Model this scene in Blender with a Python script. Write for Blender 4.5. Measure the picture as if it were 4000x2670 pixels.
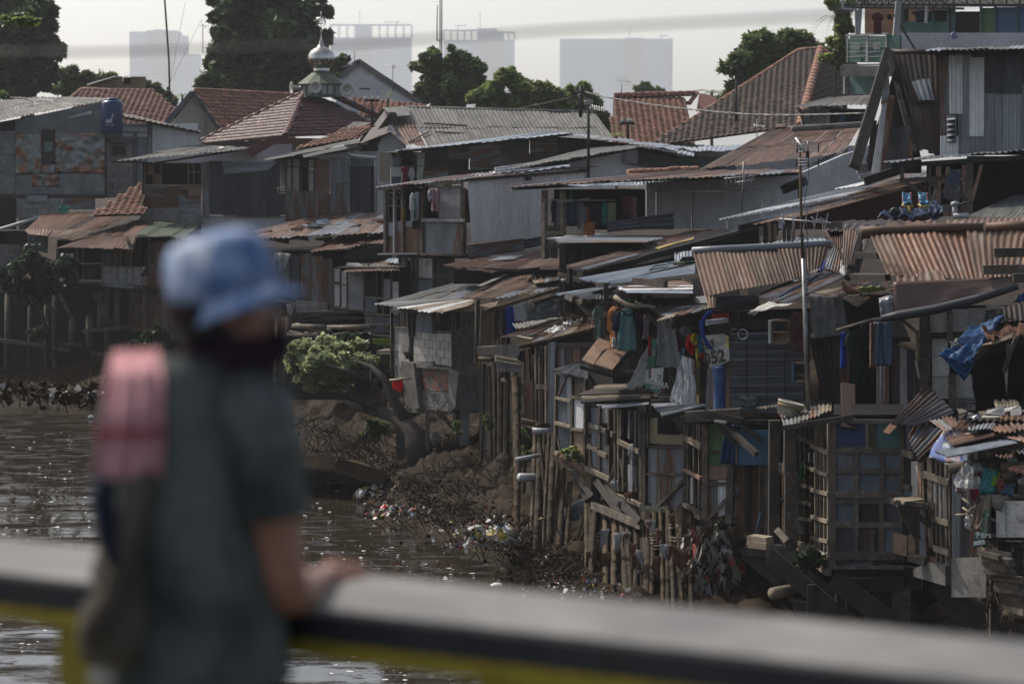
import bpy,bmesh,math,random
import numpy as np
from mathutils import Vector,Matrix,noise as mnoise
random.seed(7); rng=np.random.default_rng(7)
for o in list(bpy.data.objects):bpy.data.objects.remove(o)
SC=bpy.context.scene; COL=SC.collection

# ------------------------------------------------------------------ camera
CAMZ,FPX=8.3,9444.4                      # camera height above the water; focal length in photo pixels (85 mm)
PITCH=math.atan((1335 -650)/FPX)
cam=bpy.data.cameras.new('camera'); camo=bpy.data.objects.new('camera',cam); COL.objects.link(camo)
cam.sensor_width=36; cam.lens=85; cam.clip_start=.1; cam.clip_end=8000
camo.location=(0,0,CAMZ); camo.rotation_euler=(math.pi/2 -PITCH,0,0)
cam.dof.use_dof=True; cam.dof.focus_distance=51; cam.dof.aperture_fstop=2.3; cam.dof.aperture_blades=0
SC.camera=camo

# ------------------------------------------------------------------ light
SUN_EL,SUN_AZ=math.radians(48),math.radians(-52)      # azimuth from +Y (view direction), negative = left
w=bpy.data.worlds.new('World'); SC.world=w; w.use_nodes=True
nt=w.node_tree; nt.nodes.clear()
sky=nt.nodes.new('ShaderNodeTexSky'); sky.sky_type='NISHITA'; sky.sun_disc=False
sky.sun_elevation=SUN_EL; sky.sun_rotation=SUN_AZ; sky.altitude=30
sky.air_density=1.0; sky.dust_density=3.6; sky.ozone_density=1.0
hs=nt.nodes.new('ShaderNodeHueSaturation'); hs.inputs['Saturation'].default_value=.7
bg=nt.nodes.new('ShaderNodeBackground'); bg.inputs['Strength'].default_value=.15
wo=nt.nodes.new('ShaderNodeOutputWorld')
nt.links.new(sky.outputs[0],hs.inputs['Color']); nt.links.new(hs.outputs[0],bg.inputs[0]); nt.links.new(bg.outputs[0],wo.inputs[0])
sl=bpy.data.lights.new('sun','SUN'); sl.energy=3.6; sl.angle=math.radians(.6); sl.color=(1,.94,.84)
so=bpy.data.objects.new('sun',sl); COL.objects.link(so); so.location=(0,0,60)
sd=Vector((math.sin(SUN_AZ)*math.cos(SUN_EL),math.cos(SUN_AZ)*math.cos(SUN_EL),math.sin(SUN_EL)))
so.rotation_euler=sd.to_track_quat('Z','Y').to_euler()
SC.view_settings.view_transform='Standard'; SC.view_settings.look='None'; SC.view_settings.gamma=1
SC.view_settings.use_curve_mapping=False; SC.view_settings.exposure=.36
SC.cycles.use_denoising=True; SC.cycles.max_bounces=6; SC.cycles.diffuse_bounces=3
SC.cycles.glossy_bounces=3; SC.cycles.transparent_max_bounces=6; SC.cycles.volume_bounces=1
SC.cycles.sample_clamp_indirect=4; SC.cycles.caustics_reflective=False; SC.cycles.caustics_refractive=False

# ------------------------------------------------------------------ view geometry
ct,st=math.cos(PITCH),math.sin(PITCH)
def ray(u,v):
    x=(u -2000)/FPX; y=(1335 -v)/FPX
    return Vector((x,ct+y *st,-st+y *ct))
def P(u,v,Y):
    d=ray(u,v); return Vector((0,0,CAMZ))+d *(Y/d.y)
def G(u,v,z=0.):                      # the point of the level z seen at a photo position
    d=ray(u,v); return Vector((0,0,CAMZ))+d *((z -CAMZ)/d.z)
VIEWS={0:(0,0,1.),1:(0,0,1.742),2:(900,0,1.742),3:(1400,500,1.742),4:(2200,0,1.742),5:(3100,0,1.742),
         6:(2000,900,1.96),7:(2700,800,1.96),8:(3300,800,1.96),9:(2000,1500,1.651),10:(2900,1500,1.568),
         11:(1000,1200,1.4255),12:(0,800,1.742),13:(2500,1280,3.92),14:(3600,1150,3.135),15:(3600,1550,1.845)}
_v=VIEWS[0]
def view(k):
    global _v; _v=VIEWS[k]
def p(a,b,Y):return P(_v[0]+a/_v[2],_v[1]+b/_v[2],Y)
class Plane:
    def __init__(s,o,n):
        s.o=o; s.n=n.normalized()
        if s.n.dot(Vector((0,0,CAMZ))-o)<0:s.n=-s.n
    def at(s,a,b,off=0.):
        d=ray(_v[0]+a/_v[2],_v[1]+b/_v[2]); c=Vector((0,0,CAMZ))
        return c+d *((s.o -c).dot(s.n)/d.dot(s.n))+s.n *off
def wall(a1,Y1,a2,Y2,b):            # an upright plane through two plan positions
    q,r=p(a1,b,Y1),p(a2,b,Y2); t=r -q; t.z=0
    return Plane(q,t.cross(Vector((0,0,1))))
def slope(A,B,C):return Plane(A,(B -A).cross(C -A))

# ------------------------------------------------------------------ things
THINGS=[]
class Thing:
    def __init__(s,name,label,cat,group=None,kind=None):
        s.name,s.label,s.cat,s.group,s.kind=name,label,cat,group,kind; s.parts=[]; THINGS.append(s); s.fixed=None
    def add(s,name,v,f,mat,uv=None,smooth=False,parent=None,label=None,stuff=False,mi=None):
        s.parts.append(dict(n=name,v=v,f=f,m=mat,uv=uv,s=smooth,p=parent,l=label,st=stuff,mi=mi)); return len(s.parts)-1
    def inst(s,name,me,M,parent=None,label=None):
        s.parts.append(dict(n=name,me=me,M=M,p=parent,l=label,st=False)); return len(s.parts)-1
def make_mesh(name,v,f,mat,uv,smooth,org,mi=None):
    me=bpy.data.meshes.new(name)
    v=np.asarray(v,dtype=np.float64)-np.asarray(org)
    if isinstance(f,np.ndarray):
        nf,k=f.shape
        me.vertices.add(len(v)); me.vertices.foreach_set('co',v.astype(np.float32).ravel())
        me.loops.add(nf *k); me.loops.foreach_set('vertex_index',f.astype(np.int32).ravel())
        me.polygons.add(nf); me.polygons.foreach_set('loop_start',np.arange(0,nf *k,k,dtype=np.int32))
        me.update(calc_edges=True)
    else:
        me.from_pydata(v.tolist(),[],f)
    mats=mat if isinstance(mat,(list,tuple))else [mat]
    for m in mats:me.materials.append(m)
    if mi is not None:me.polygons.foreach_set('material_index',np.asarray(mi,dtype=np.int32))
    if uv is not None:
        l=me.uv_layers.new(name='UVMap'); idx=np.empty(len(me.loops),dtype=np.int32); me.loops.foreach_get('vertex_index',idx)
        l.data.foreach_set('uv',np.asarray(uv,dtype=np.float32)[idx].ravel())
    if smooth:me.polygons.foreach_set('use_smooth',[True]*len(me.polygons))
    return me
def finish_things():
    for t in THINGS:
        if not t.parts:continue
        lo=np.array([1e9]*3); hi=-lo
        for q in t.parts:
            vv=np.asarray(q['v'],dtype=float)if 'v' in q else np.array([q['M'].translation])
            lo=np.minimum(lo,vv.min(0)); hi=np.maximum(hi,vv.max(0))
        org=np.array([(lo[0]+hi[0])/2,(lo[1]+hi[1])/2,lo[2]])
        if t.kind=='structure':org=np.zeros(3)
        solo=len(t.parts)==1 and 'v' in t.parts[0]
        if not solo:
            e=bpy.data.objects.new(t.name,None); e.empty_display_size=.3; COL.objects.link(e); e.location=org; top=e
        objs=[]
        for q in t.parts:
            if 'v' in q:
                o=bpy.data.objects.new(t.name if solo else q['n'],make_mesh(q['n'],q['v'],q['f'],q['m'],q['uv'],q['s'],org,q['mi']))
            else:
                o=bpy.data.objects.new(q['n'],q['me'])
                M=q['M'].copy(); M.translation=M.translation -Vector(org); o.matrix_local=M
            COL.objects.link(o)
            if solo:o.location=org; top=o
            else:o.parent=objs[q['p']]if q['p']is not None else e
            if q['l']:o['label']=q['l']
            if q['st']:o['kind']='stuff'
            objs.append(o)
        if t.label:top['label']=t.label
        if t.cat:top['category']=t.cat
        if t.group:top['group']=t.group
        if t.kind:top['kind']=t.kind

# ------------------------------------------------------------------ materials
ALB=.74
def hexc(r,g,b):return (r *ALB,g *ALB,b *ALB,1)
def mk(name,c1,c2,c3=None,rough=.8,metal=0.,scale=3.,uv=None,thr=(.4,.6),bump=.15,var=.22,fine=30.,bscale=None,spec=.3,c3thr=(.55,.68),c3scale=1.3,detail=6):
    m=bpy.data.materials.new(name); m.use_nodes=True; n=m.node_tree; N=n.nodes; L=n.links
    b=N['Principled BSDF']; b.inputs['Roughness'].default_value=rough; b.inputs['Metallic'].default_value=metal
    b.inputs['Specular IOR Level'].default_value=spec
    tc=N.new('ShaderNodeTexCoord'); src=tc.outputs['UV']if uv else tc.outputs['Object']
    oi=N.new('ShaderNodeObjectInfo')
    mp=N.new('ShaderNodeMapping'); L.new(src,mp.inputs['Vector'])
    if uv:mp.inputs['Scale'].default_value=(uv[0],uv[1],1)
    cr=N.new('ShaderNodeVectorMath'); cr.operation='MULTIPLY'; L.new(oi.outputs['Random'],cr.inputs[0]); cr.inputs[1].default_value=(37,91,53)
    L.new(cr.outputs[0],mp.inputs['Location'])
    def nz(s,d=detail,ro=.6):
        x=N.new('ShaderNodeTexNoise'); x.inputs['Scale'].default_value=s; x.inputs['Detail'].default_value=d; x.inputs['Roughness'].default_value=ro
        L.new(mp.outputs[0],x.inputs['Vector']); return x.outputs['Fac']
    def mr(f,a,c,lo=0.,hi=1.):
        x=N.new('ShaderNodeMapRange'); x.inputs[1].default_value=a; x.inputs[2].default_value=c; x.inputs[3].default_value=lo; x.inputs[4].default_value=hi
        L.new(f,x.inputs[0]); return x.outputs[0]
    def mix(f,a,c,t='MIX'):
        x=N.new('ShaderNodeMix'); x.data_type='RGBA'; x.blend_type=t
        if isinstance(f,float):x.inputs[0].default_value=f
        else:L.new(f,x.inputs[0])
        for i,q in ((6,a),(7,c)):
            if isinstance(q,tuple):x.inputs[i].default_value=q
            else:L.new(q,x.inputs[i])
        return x.outputs[2]
    f1=nz(scale); col=mix(mr(f1,*thr),hexc(*c1),hexc(*c2))
    if c3:col=mix(mr(nz(scale *c3scale,5,.7),*c3thr),col,hexc(*c3))
    ff=nz(fine,3); g=mr(ff,.25,.75,.72,1.28)
    ov=mr(oi.outputs['Random'],0,1,1 -var,1+var)
    mu=N.new('ShaderNodeMath'); mu.operation='MULTIPLY'; L.new(g,mu.inputs[0]); L.new(ov,mu.inputs[1])
    sc=N.new('ShaderNodeVectorMath'); sc.operation='SCALE'; L.new(col,sc.inputs[0]); L.new(mu.outputs[0],sc.inputs['Scale'])
    L.new(sc.outputs[0],b.inputs['Base Color'])
    L.new(mr(ff,.3,.7,max(.05,rough -.12),min(1,rough+.12)),b.inputs['Roughness'])
    if bump:
        bp=N.new('ShaderNodeBump'); bp.inputs['Strength'].default_value=bump; bp.inputs['Distance'].default_value=.02
        L.new(nz(bscale or fine *.6,4),bp.inputs['Height']); L.new(bp.outputs[0],b.inputs['Normal'])
    return m
def flat(name,c,rough=.8,metal=0.,var=.1,bump=.1,fine=25.,dark=.75,spec=.3):return mk(name,c,tuple(x *dark for x in c),None,rough,metal,2.5,None,(.35,.65),bump,var,fine,None,spec)
M={}
S_=(3.0,.45)     # streaks run along the ribs of sheet metal
M['rust']=mk('rusted_iron',(.16,.075,.042),(.085,.045,.032),(.21,.17,.14),.62,.25,1.6,S_,var=.3,fine=14,thr=(.38,.62))
M['rustlight']=mk('pale_rusted_iron',(.175,.105,.068),(.085,.05,.035),(.23,.18,.14),.75,.05,1.8,S_,var=.2,fine=14,c3thr=(.52,.66),c3scale=.8)
M['rustdark']=mk('dark_rusted_iron',(.055,.032,.028),(.03,.022,.022),(.08,.08,.085),.65,.2,1.6,S_,var=.3,fine=14)
M['galv']=mk('weathered_zinc',(.27,.29,.31),(.17,.18,.2),(.14,.085,.055),.5,.45,1.5,S_,var=.25,fine=12,c3thr=(.6,.72))
M['zinc']=mk('newer_zinc',(.34,.37,.40),(.27,.30,.33),(.2,.2,.2),.42,.6,1.2,S_,var=.15,fine=10,c3thr=(.62,.75))
M['pale']=mk('pale_painted_zinc',(.72,.71,.70),(.62,.62,.62),(.22,.22,.23),.6,.1,1.0,S_,var=.06,fine=10,c3thr=(.62,.8))
M['rustgrey']=mk('streaked_zinc',(.17,.18,.19),(.15,.075,.045),(.10,.105,.11),.55,.35,1.7,S_,var=.25,fine=12,thr=(.46,.54))
M['darkiron']=mk('dark_zinc',(.065,.07,.08),(.045,.045,.052),(.06,.035,.03),.55,.3,1.6,S_,var=.25,fine=12)
M['asb']=mk('grey_cement_sheet',(.15,.145,.13),(.09,.088,.082),(.2,.195,.18),.85,0,1.4,S_,var=.15,fine=16)
M['wood']=mk('weathered_wood',(.115,.092,.07),(.062,.05,.04),(.18,.155,.125),.85,0,4,None,var=.35,fine=30,bump=.3)
M['woodpale']=mk('pale_wood',(.27,.225,.17),(.18,.145,.105),None,.8,0,4,None,var=.25,fine=30,bump=.3)
M['wooddark']=mk('dark_wood',(.05,.04,.033),(.03,.025,.022),None,.9,0,4,None,var=.3,fine=30,bump=.3)
M['ply']=mk('plywood',(.27,.17,.115),(.2,.125,.085),(.14,.09,.07),.7,0,2,None,var=.15,fine=20)
M['bamboo']=mk('bamboo',(.10,.073,.046),(.05,.038,.026),(.03,.024,.019),.75,0,5,None,var=.35,fine=20,spec=.08)
M['bamboodark']=mk('old_bamboo',(.06,.045,.032),(.035,.028,.02),None,.8,0,5,None,var=.3,fine=20,spec=.08)
M['board']=mk('grey_wall_board',(.3,.3,.3),(.2,.2,.21),(.35,.34,.31),.8,0,2,None,var=.25,fine=20)
M['boardw']=mk('white_wall_board',(.5,.48,.44),(.38,.37,.35),(.22,.2,.18),.8,0,2,None,var=.12,fine=20,c3thr=(.6,.7))
M['boardb']=mk('blue_grey_board',(.13,.15,.17),(.08,.1,.12),(.15,.11,.08),.75,0,2,None,var=.2,fine=20)
M['plaster']=mk('stained_plaster',(.60,.59,.60),(.48,.48,.50),(.66,.64,.63),.9,0,1.2,None,var=.1,fine=22)
M['plasterw']=mk('cream_plaster',(.5,.47,.38),(.4,.38,.32),None,.9,0,1.2,None,var=.08,fine=22)
M['conc']=mk('concrete',(.2,.19,.175),(.12,.115,.11),(.07,.068,.06),.9,0,1.5,None,var=.12,fine=24,bump=.4)
M['block']=mk('cement_block',(.42,.40,.365),(.33,.315,.29),(.24,.22,.2),.9,0,3,None,var=.14,fine=40,bump=.3)
M['blockdim']=mk('grey_cement_block',(.27,.26,.25),(.2,.195,.19),None,.9,0,3,None,var=.14,fine=40,bump=.3)
M['mortar']=mk('mortar',(.16,.15,.14),(.11,.105,.1),None,.95,0,3,None,var=.05,fine=40,bump=.4)
M['brick']=mk('red_brick',(.26,.1,.06),(.18,.085,.06),(.2,.17,.14),.9,0,6,None,var=.3,fine=50,bump=.3)
M['tile']=mk('clay_tile',(.19,.08,.052),(.15,.06,.04),(.08,.05,.042),.7,0,5,None,var=.35,fine=25)
M['tileorange']=mk('orange_clay_tile',(.28,.125,.078),(.19,.085,.058),(.14,.08,.06),.75,0,5,None,var=.3,fine=25)
M['tiledark']=mk('mossy_clay_tile',(.095,.058,.044),(.055,.04,.035),(.19,.115,.08),.75,0,5,None,var=.5,fine=25)
M['tileglaze']=mk('glazed_maroon_tile',(.10,.032,.028),(.07,.028,.028),None,.5,0,5,None,var=.3,fine=12,spec=.22,bump=.05)
M['ridge']=mk('ridge_tile',(.3,.15,.095),(.2,.1,.07),None,.8,0,5,None,var=.25,fine=25)
M['maroon']=flat('maroon_board',(.12,.035,.028),.6)
M['darkred']=mk('dark_red_wall',(.085,.02,.017),(.06,.017,.016),None,.85,0,1.2,None,var=.05,fine=20)
M['void']=mk('void_shade_boards',(.018,.016,.015),(.01,.009,.009),None,.95,0,3,None,var=.3,fine=20)  # near-black colour stands in for shade inside openings and under floors
M['mud']=mk('river_mud',(.042,.029,.019),(.022,.016,.012),(.075,.048,.026),.75,0,.9,None,var=.0,fine=9,bump=.9,bscale=5,c3thr=(.56,.7),spec=.04)
M['root']=mk('roots_and_sticks',(.075,.055,.038),(.04,.03,.022),None,.85,0,3,None,var=.2,fine=20,spec=.08)
M['bark']=mk('bark',(.06,.05,.04),(.035,.028,.024),None,.9,0,5,None,var=.1,fine=20,bump=.5)
M['pvc']=flat('grey_pvc',(.42,.43,.43),.4)
M['steel']=mk('dull_steel',(.3,.3,.3),(.2,.19,.18),None,.4,.7,4,None,var=.1,fine=30)
M['alu']=mk('aluminium',(.5,.5,.5),(.4,.4,.4),None,.55,.5,4,None,var=.1,fine=30,bump=0)
M['dome']=mk('polished_steel',(.55,.53,.5),(.45,.42,.38),None,.2,.95,2,None,var=.03,fine=12,bump=.05)
M['greenroof']=mk('mossy_sheet',(.09,.12,.075),(.06,.08,.06),(.13,.1,.07),.7,.2,3,None,var=.1,fine=20)
M['greenpaint']=flat('green_painted_iron',(.1,.2,.16),.6)
M['teal']=flat('teal_wall',(.06,.13,.125),.8)
M['tealpanel']=flat('teal_sheet',(.13,.24,.2),.6)
M['bluepanel']=flat('blue_sheet',(.05,.12,.2),.7)
M['greenpanel']=flat('green_board',(.1,.17,.07),.8)
M['peach']=flat('peach_wall',(.48,.27,.16),.8)
M['lilac']=mk('pale_grey_wall',(.44,.43,.47),(.38,.38,.42),None,.85,0,1,None,var=.04,fine=15)
M['cream']=flat('cream_awning',(.62,.56,.42),.7)
M['ochre']=mk('ochre_wall',(.24,.18,.10),(.17,.13,.08),(.1,.08,.06),.9,0,2,None,var=.05,fine=20)
M['horn']=flat('ivory_horn_paint',(.55,.52,.46),.45)
M['black']=flat('black_plastic',(.015,.015,.016),.5)
M['wire']=flat('dark_wire',(.04,.04,.042),.6)
M['cablew']=flat('pale_cable',(.42,.40,.37),.6)
M['tankblue']=flat('blue_tank_plastic',(.012,.035,.12),.3,var=0,bump=.02)
M['white']=flat('white_paint',(.7,.7,.68),.6)
M['ink']=flat('black_ink',(.03,.03,.03),.8)
M['leafdark']=None
def cloth(name,c,rough=.9):
    if name not in M:M[name]=mk(name,c,tuple(x *.8 for x in c),None,rough,0,3,None,var=.08,fine=20,bump=.25,spec=.1)
    return M[name]
def leafmat(name,c1,c2,trans=.35,rough=.5):
    m=bpy.data.materials.new(name); m.use_nodes=True; n=m.node_tree; N=n.nodes; L=n.links
    b=N['Principled BSDF']; b.inputs['Roughness'].default_value=rough; b.inputs['Specular IOR Level'].default_value=.35
    g=N.new('ShaderNodeNewGeometry'); x=N.new('ShaderNodeMix'); x.data_type='RGBA'; L.new(g.outputs['Random Per Island'],x.inputs[0])
    x.inputs[6].default_value=hexc(*c1); x.inputs[7].default_value=hexc(*c2); L.new(x.outputs[2],b.inputs['Base Color'])
    t=N.new('ShaderNodeBsdfTranslucent'); L.new(x.outputs[2],t.inputs[0]); ms=N.new('ShaderNodeMixShader'); ms.inputs[0].default_value=trans
    L.new(b.outputs[0],ms.inputs[1]); L.new(t.outputs[0],ms.inputs[2]); L.new(ms.outputs[0],N['Material Output'].inputs[0]); M[name]=m; return m
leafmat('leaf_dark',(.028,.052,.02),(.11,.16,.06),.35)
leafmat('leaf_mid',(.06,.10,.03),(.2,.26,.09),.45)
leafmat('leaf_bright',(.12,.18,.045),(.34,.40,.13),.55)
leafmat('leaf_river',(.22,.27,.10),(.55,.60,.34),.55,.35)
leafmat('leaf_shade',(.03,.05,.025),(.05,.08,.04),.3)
RU=['rust','rust','rustlight','rustdark']; RG=['rust','rustgrey','galv','rustlight']; GA=['galv','galv','rustgrey']; ZN=['zinc','zinc','galv']
AS=['asb']; DK=['rustdark','darkiron','darkiron']; DI=['darkiron']; PA=['pale']
def pick(ms):
    if isinstance(ms,bpy.types.Material):return ms
    return M[random.choice(ms)]if isinstance(ms,list)else M[ms]

# ------------------------------------------------------------------ shape helpers
def R(a,b):return random.uniform(a,b)
def corr(T,A,B,C,D,mat,pitch=.09,amp=.011,name='corrugated_sheet',rows=2,warp=.012,parent=None,label=None,rag=0.):
    """sheet metal with ribs running from edge AB to edge DC"""
    wd=((B -A).length+(C -D).length)/2; ln=((D -A).length+(C -B).length)/2
    nw=max(3,round(wd/pitch)); cols=nw *4
    n=(B -A).cross(D -A)
    if n.length<1e-9:n=(C -A).cross(D -B)
    n.normalize()
    if n.dot(Vector((0,0,CAMZ))-A)<0:n=-n
    s=np.linspace(0,1,cols+1); V=[]; UV=[]
    a,b,c,d=(np.array(x)for x in (A,B,C,D)); nn=np.array(n)
    ph=R(0,6); k1,k2=R(-warp,warp),R(-warp,warp)
    dirn=(d+c -a -b)/2; dirn=dirn/max(1e-6,np.linalg.norm(dirn))
    for j in range(rows+1):
        t=j/rows
        pt=(1 -t)*((1 -s)[:,None]*a+s[:,None]*b)+t *((1 -s)[:,None]*d+s[:,None]*c)
        h=amp *np.sin(s *nw *2 *np.pi)+k1 *np.sin(s *3+ph)*1.5+(k2 *np.sin(t *2.6+ph)if 0<j<rows else k1 *(1 if j else -1)*.6)
        pt=pt+h[:,None]*nn
        if rag and j==rows:pt=pt+dirn *(rng.random(cols+1)*rag)[:,None]
        V.append(pt); UV.append(np.stack([s *wd,np.full(cols+1,t *ln)],1))
    V=np.concatenate(V); UV=np.concatenate(UV); k=cols+1
    i=np.arange(cols)[None,:]+k *np.arange(rows)[:,None]; i=i.ravel()
    F=np.stack([i,i+1,i+1+k,i+k],1)
    return T.add(name,V,F,mat,UV,True,parent,label)
def hs(T,A,B,C,D,n,ms,*a,**k):sheets(T,B,C,D,A,n,ms,*a,**k)
def lerp(a,b,t):return a+(b -a)*t
def sheets(T,A,B,C,D,n,ms,rows=1,pitch=.09,amp=.011,over=.03,jit=.012,lift=None,**kw):
    """n sheets side by side across AB, rows of them down AD, each lapping the next"""
    nrm=(B -A).cross(D -A).normalized()
    if nrm.dot(Vector((0,0,CAMZ))-A)<0:nrm=-nrm
    gz=abs(nrm.dot((A -Vector((0,0,CAMZ))).normalized()))
    if gz<.3:pitch*=1.35; amp*=1.3
    for j in range(rows):
        for i in range(n):
            s0,s1=i/n -(over/n if i else 0),(i+1)/n; t0,t1=j/rows,(j+1)/rows+(.04 if j<rows -1 else 0)
            f=lambda s,t:lerp(lerp(A,B,s),lerp(D,C,s),t)
            o=nrm *(.012 *(i%2)-.016 *j+R(0,jit)); e=R(-.02,.03)if jit else 0
            corr(T,f(s0,t0)+o,f(s1,t0)+o,f(s1,t1+e)+o,f(s0,t1+e)+o,pick(ms),pitch,amp,rows=2,**kw)
def ext(T,name,q,d0,d1,mat,parent=None,label=None,nrm=None):
    """a flat piece with the outline q and thickness from d0 to d1 along its normal (towards the camera positive)"""
    n=nrm if nrm is not None else (q[1]-q[0]).cross(q[-1]-q[0]).normalized()
    if nrm is None and n.dot(Vector((0,0,CAMZ))-q[0])<0:n=-n
    k=len(q); v=[x+n *d0 for x in q]+[x+n *d1 for x in q]
    f=[tuple(range(k))[::-1],tuple(range(k,2 *k))]+[(i,(i+1)%k,k+(i+1)%k,k+i)for i in range(k)]
    a=q[0]; ex=(q[1]-q[0]).normalized(); ey=n.cross(ex)
    uv=[((x -a).dot(ex),(x -a).dot(ey))for x in q]*2
    return T.add(name,[tuple(x)for x in v],f,mat,uv,False,parent,label)
def bar(T,a,b,w,d,mat,name='batten',parent=None,up=None,label=None,tw=None):
    ax=b -a
    if ax.length<1e-6:return
    ax.normalize(); fr=Vector((0,-1,0))if up is None else up
    sd_=ax.cross(fr)
    if sd_.length<.1:sd_=ax.cross(Vector((0,0,1)))
    sd_.normalize(); fr=sd_.cross(ax).normalized(); w2=tw or w
    v=[a+sd_ *x *w/2+fr *y *d/2 for x,y in ((-1,-1),(1,-1),(1,1),(-1,1))]+[b+sd_ *x *w2/2+fr *y *d/2 for x,y in ((-1,-1),(1,-1),(1,1),(-1,1))]
    return T.add(name,[tuple(x)for x in v],[(3,2,1,0),(4,5,6,7),(0,1,5,4),(1,2,6,5),(2,3,7,6),(3,0,4,7)],mat,None,False,parent,label)
def tube_geo(pts,rad,seg=6,cap=True):
    pts=[Vector(x)for x in pts]; V=[]; F=[]; n=len(pts); rads=rad if isinstance(rad,(list,tuple))else [rad]*n
    pu=Vector((0.13,.2,1)).normalized()
    for i,q in enumerate(pts):
        d=(pts[min(i+1,n -1)]-pts[max(i -1,0)]).normalized(); x=d.cross(pu)
        if x.length<.05:x=d.cross(Vector((1,0,0)))
        x.normalize(); y=d.cross(x)
        for k in range(seg):
            a=2 *math.pi *k/seg; V.append(tuple(q+(x *math.cos(a)+y *math.sin(a))*rads[i]))
    for i in range(n -1):
        for k in range(seg):F.append((i *seg+k,i *seg+(k+1)%seg,(i+1)*seg+(k+1)%seg,(i+1)*seg+k))
    if cap:F+=[tuple(range(seg))[::-1],tuple(range((n -1)*seg,n *seg))]
    return V,F
def tube(T,pts,rad,mat,name='pole',seg=6,parent=None,label=None,smooth=True):
    V,F=tube_geo(pts,rad,seg); return T.add(name,V,F,mat,None,smooth,parent,label)
def bamboo(T,a,b,r,name='bamboo_pole',mat=None,parent=None,bow=.02):
    n=max(3,min(16,int((b -a).length/.42))); pts=[]; rd=[]
    side=Vector((R(-1,1),R(-1,1),0))*bow *(b -a).length
    for i in range(n+1):
        t=i/n; q=lerp(a,b,t)+side *math.sin(t *math.pi); ax=(b -a).normalized()
        pts+=[q -ax *.02,q,q+ax *.02]; rd+=[r *.97,r *1.09,r *.97]
    return tube(T,pts,rd,mat or M['bamboo'],name,7,parent)
def merge(geos):
    V=[]; F=[]
    for v,f in geos:
        k=len(V); V+=list(v); F+=[tuple(i+k for i in x)for x in f]
    return V,F
def box_geo(c,sx,sy,sz,rot=0):
    cs,sn=math.cos(rot),math.sin(rot); V=[]
    for z in (-1,1):
        for x,y in ((-1,-1),(1,-1),(1,1),(-1,1)):
            X,Y=x *sx/2,y *sy/2; V.append((c[0]+X *cs -Y *sn,c[1]+X *sn+Y *cs,c[2]+z *sz/2))
    return V,[(3,2,1,0),(4,5,6,7),(0,1,5,4),(1,2,6,5),(2,3,7,6),(3,0,4,7)]
def lathe(T,c,prof,mat,name,seg=20,parent=None,smooth=True,label=None,tilt=None,ribs=0.):
    V=[]; F=[]; n=len(prof); c=Vector(c)
    for r,z in prof:
        for k in range(seg):
            a=2 *math.pi *k/seg; rr=r *(1 -ribs *(k%2)); q=Vector((rr *math.cos(a),rr *math.sin(a),z))
            if tilt is not None:q=tilt@q
            V.append(tuple(c+q))
    for i in range(n -1):
        for k in range(seg):F.append((i *seg+k,i *seg+(k+1)%seg,(i+1)*seg+(k+1)%seg,(i+1)*seg+k))
    if prof[0][0]>.001:F.append(tuple(range(seg))[::-1])
    if prof[-1][0]>.001:F.append(tuple(range((n -1)*seg,n *seg)))
    return T.add(name,V,F,mat,None,smooth,parent,label)

# pieces laid out on a plane by their places in the photo
def rect(pl,a0,b0,a1,b1,off=0):return [pl.at(a0,b0,off),pl.at(a1,b0,off),pl.at(a1,b1,off),pl.at(a0,b1,off)]
def qd(pl,q,off=0):
    if len(q)==4 and not isinstance(q[0],tuple):return rect(pl,*q,off)
    return [pl.at(x,y,off)for x,y in q]
def cs(T,pl,q,ms,n=1,horiz=False,off=0.,rows=1,pitch=.09,amp=.011,**kw):
    A,B,C,D=qd(pl,q,off)
    if horiz:A,B,C,D=B,C,D,A
    if n==1 and rows==1:return corr(T,A,B,C,D,pick(ms),pitch,amp,**kw)
    sheets(T,A,B,C,D,n,ms,rows,pitch,amp,**kw)
def bd(T,pl,q,ms,th=.02,off=0.,name='wall_board',label=None,parent=None):return ext(T,name,qd(pl,q),off,off+th,pick(ms),parent,label)
def pk(T,pl,q,ms,n,horiz=False,th=.022,off=0.,name='plank',gap=.04):
    A,B,C,D=qd(pl,q)
    if horiz:A,B,C,D=B,C,D,A
    for i in range(n):
        s0,s1=(i+gap/2)/n,(i+1 -gap/2)/n; e=R(-.01,.012)
        ext(T,name,[lerp(A,B,s0),lerp(A,B,s1),lerp(D,C,s1)+(D -A)*e,lerp(D,C,s0)+(D -A)*e],off+R(0,.008),off+th+R(0,.008),pick(ms))
def bt(T,pl,a0,b0,a1,b1,ms='wood',w=.06,d=.04,off=.035,name='batten'):
    return bar(T,pl.at(a0,b0,off),pl.at(a1,b1,off),w *.74,d,pick(ms),name,up=pl.n)
def post(T,a,b0,b1,Y,ms='wood',w=.08,name='post'):
    q,r=p(a,b0,Y),p(a,b1,Y); r.x,r.y=q.x,q.y; return bar(T,q,r,w,w,pick(ms),name)
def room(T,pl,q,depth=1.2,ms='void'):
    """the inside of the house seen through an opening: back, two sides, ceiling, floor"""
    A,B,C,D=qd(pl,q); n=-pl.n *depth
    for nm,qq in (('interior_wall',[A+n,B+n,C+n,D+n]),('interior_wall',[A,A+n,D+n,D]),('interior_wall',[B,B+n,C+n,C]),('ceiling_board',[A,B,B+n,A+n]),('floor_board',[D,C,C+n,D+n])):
        ext(T,nm,qq,-.01,.01,M[ms])
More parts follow.
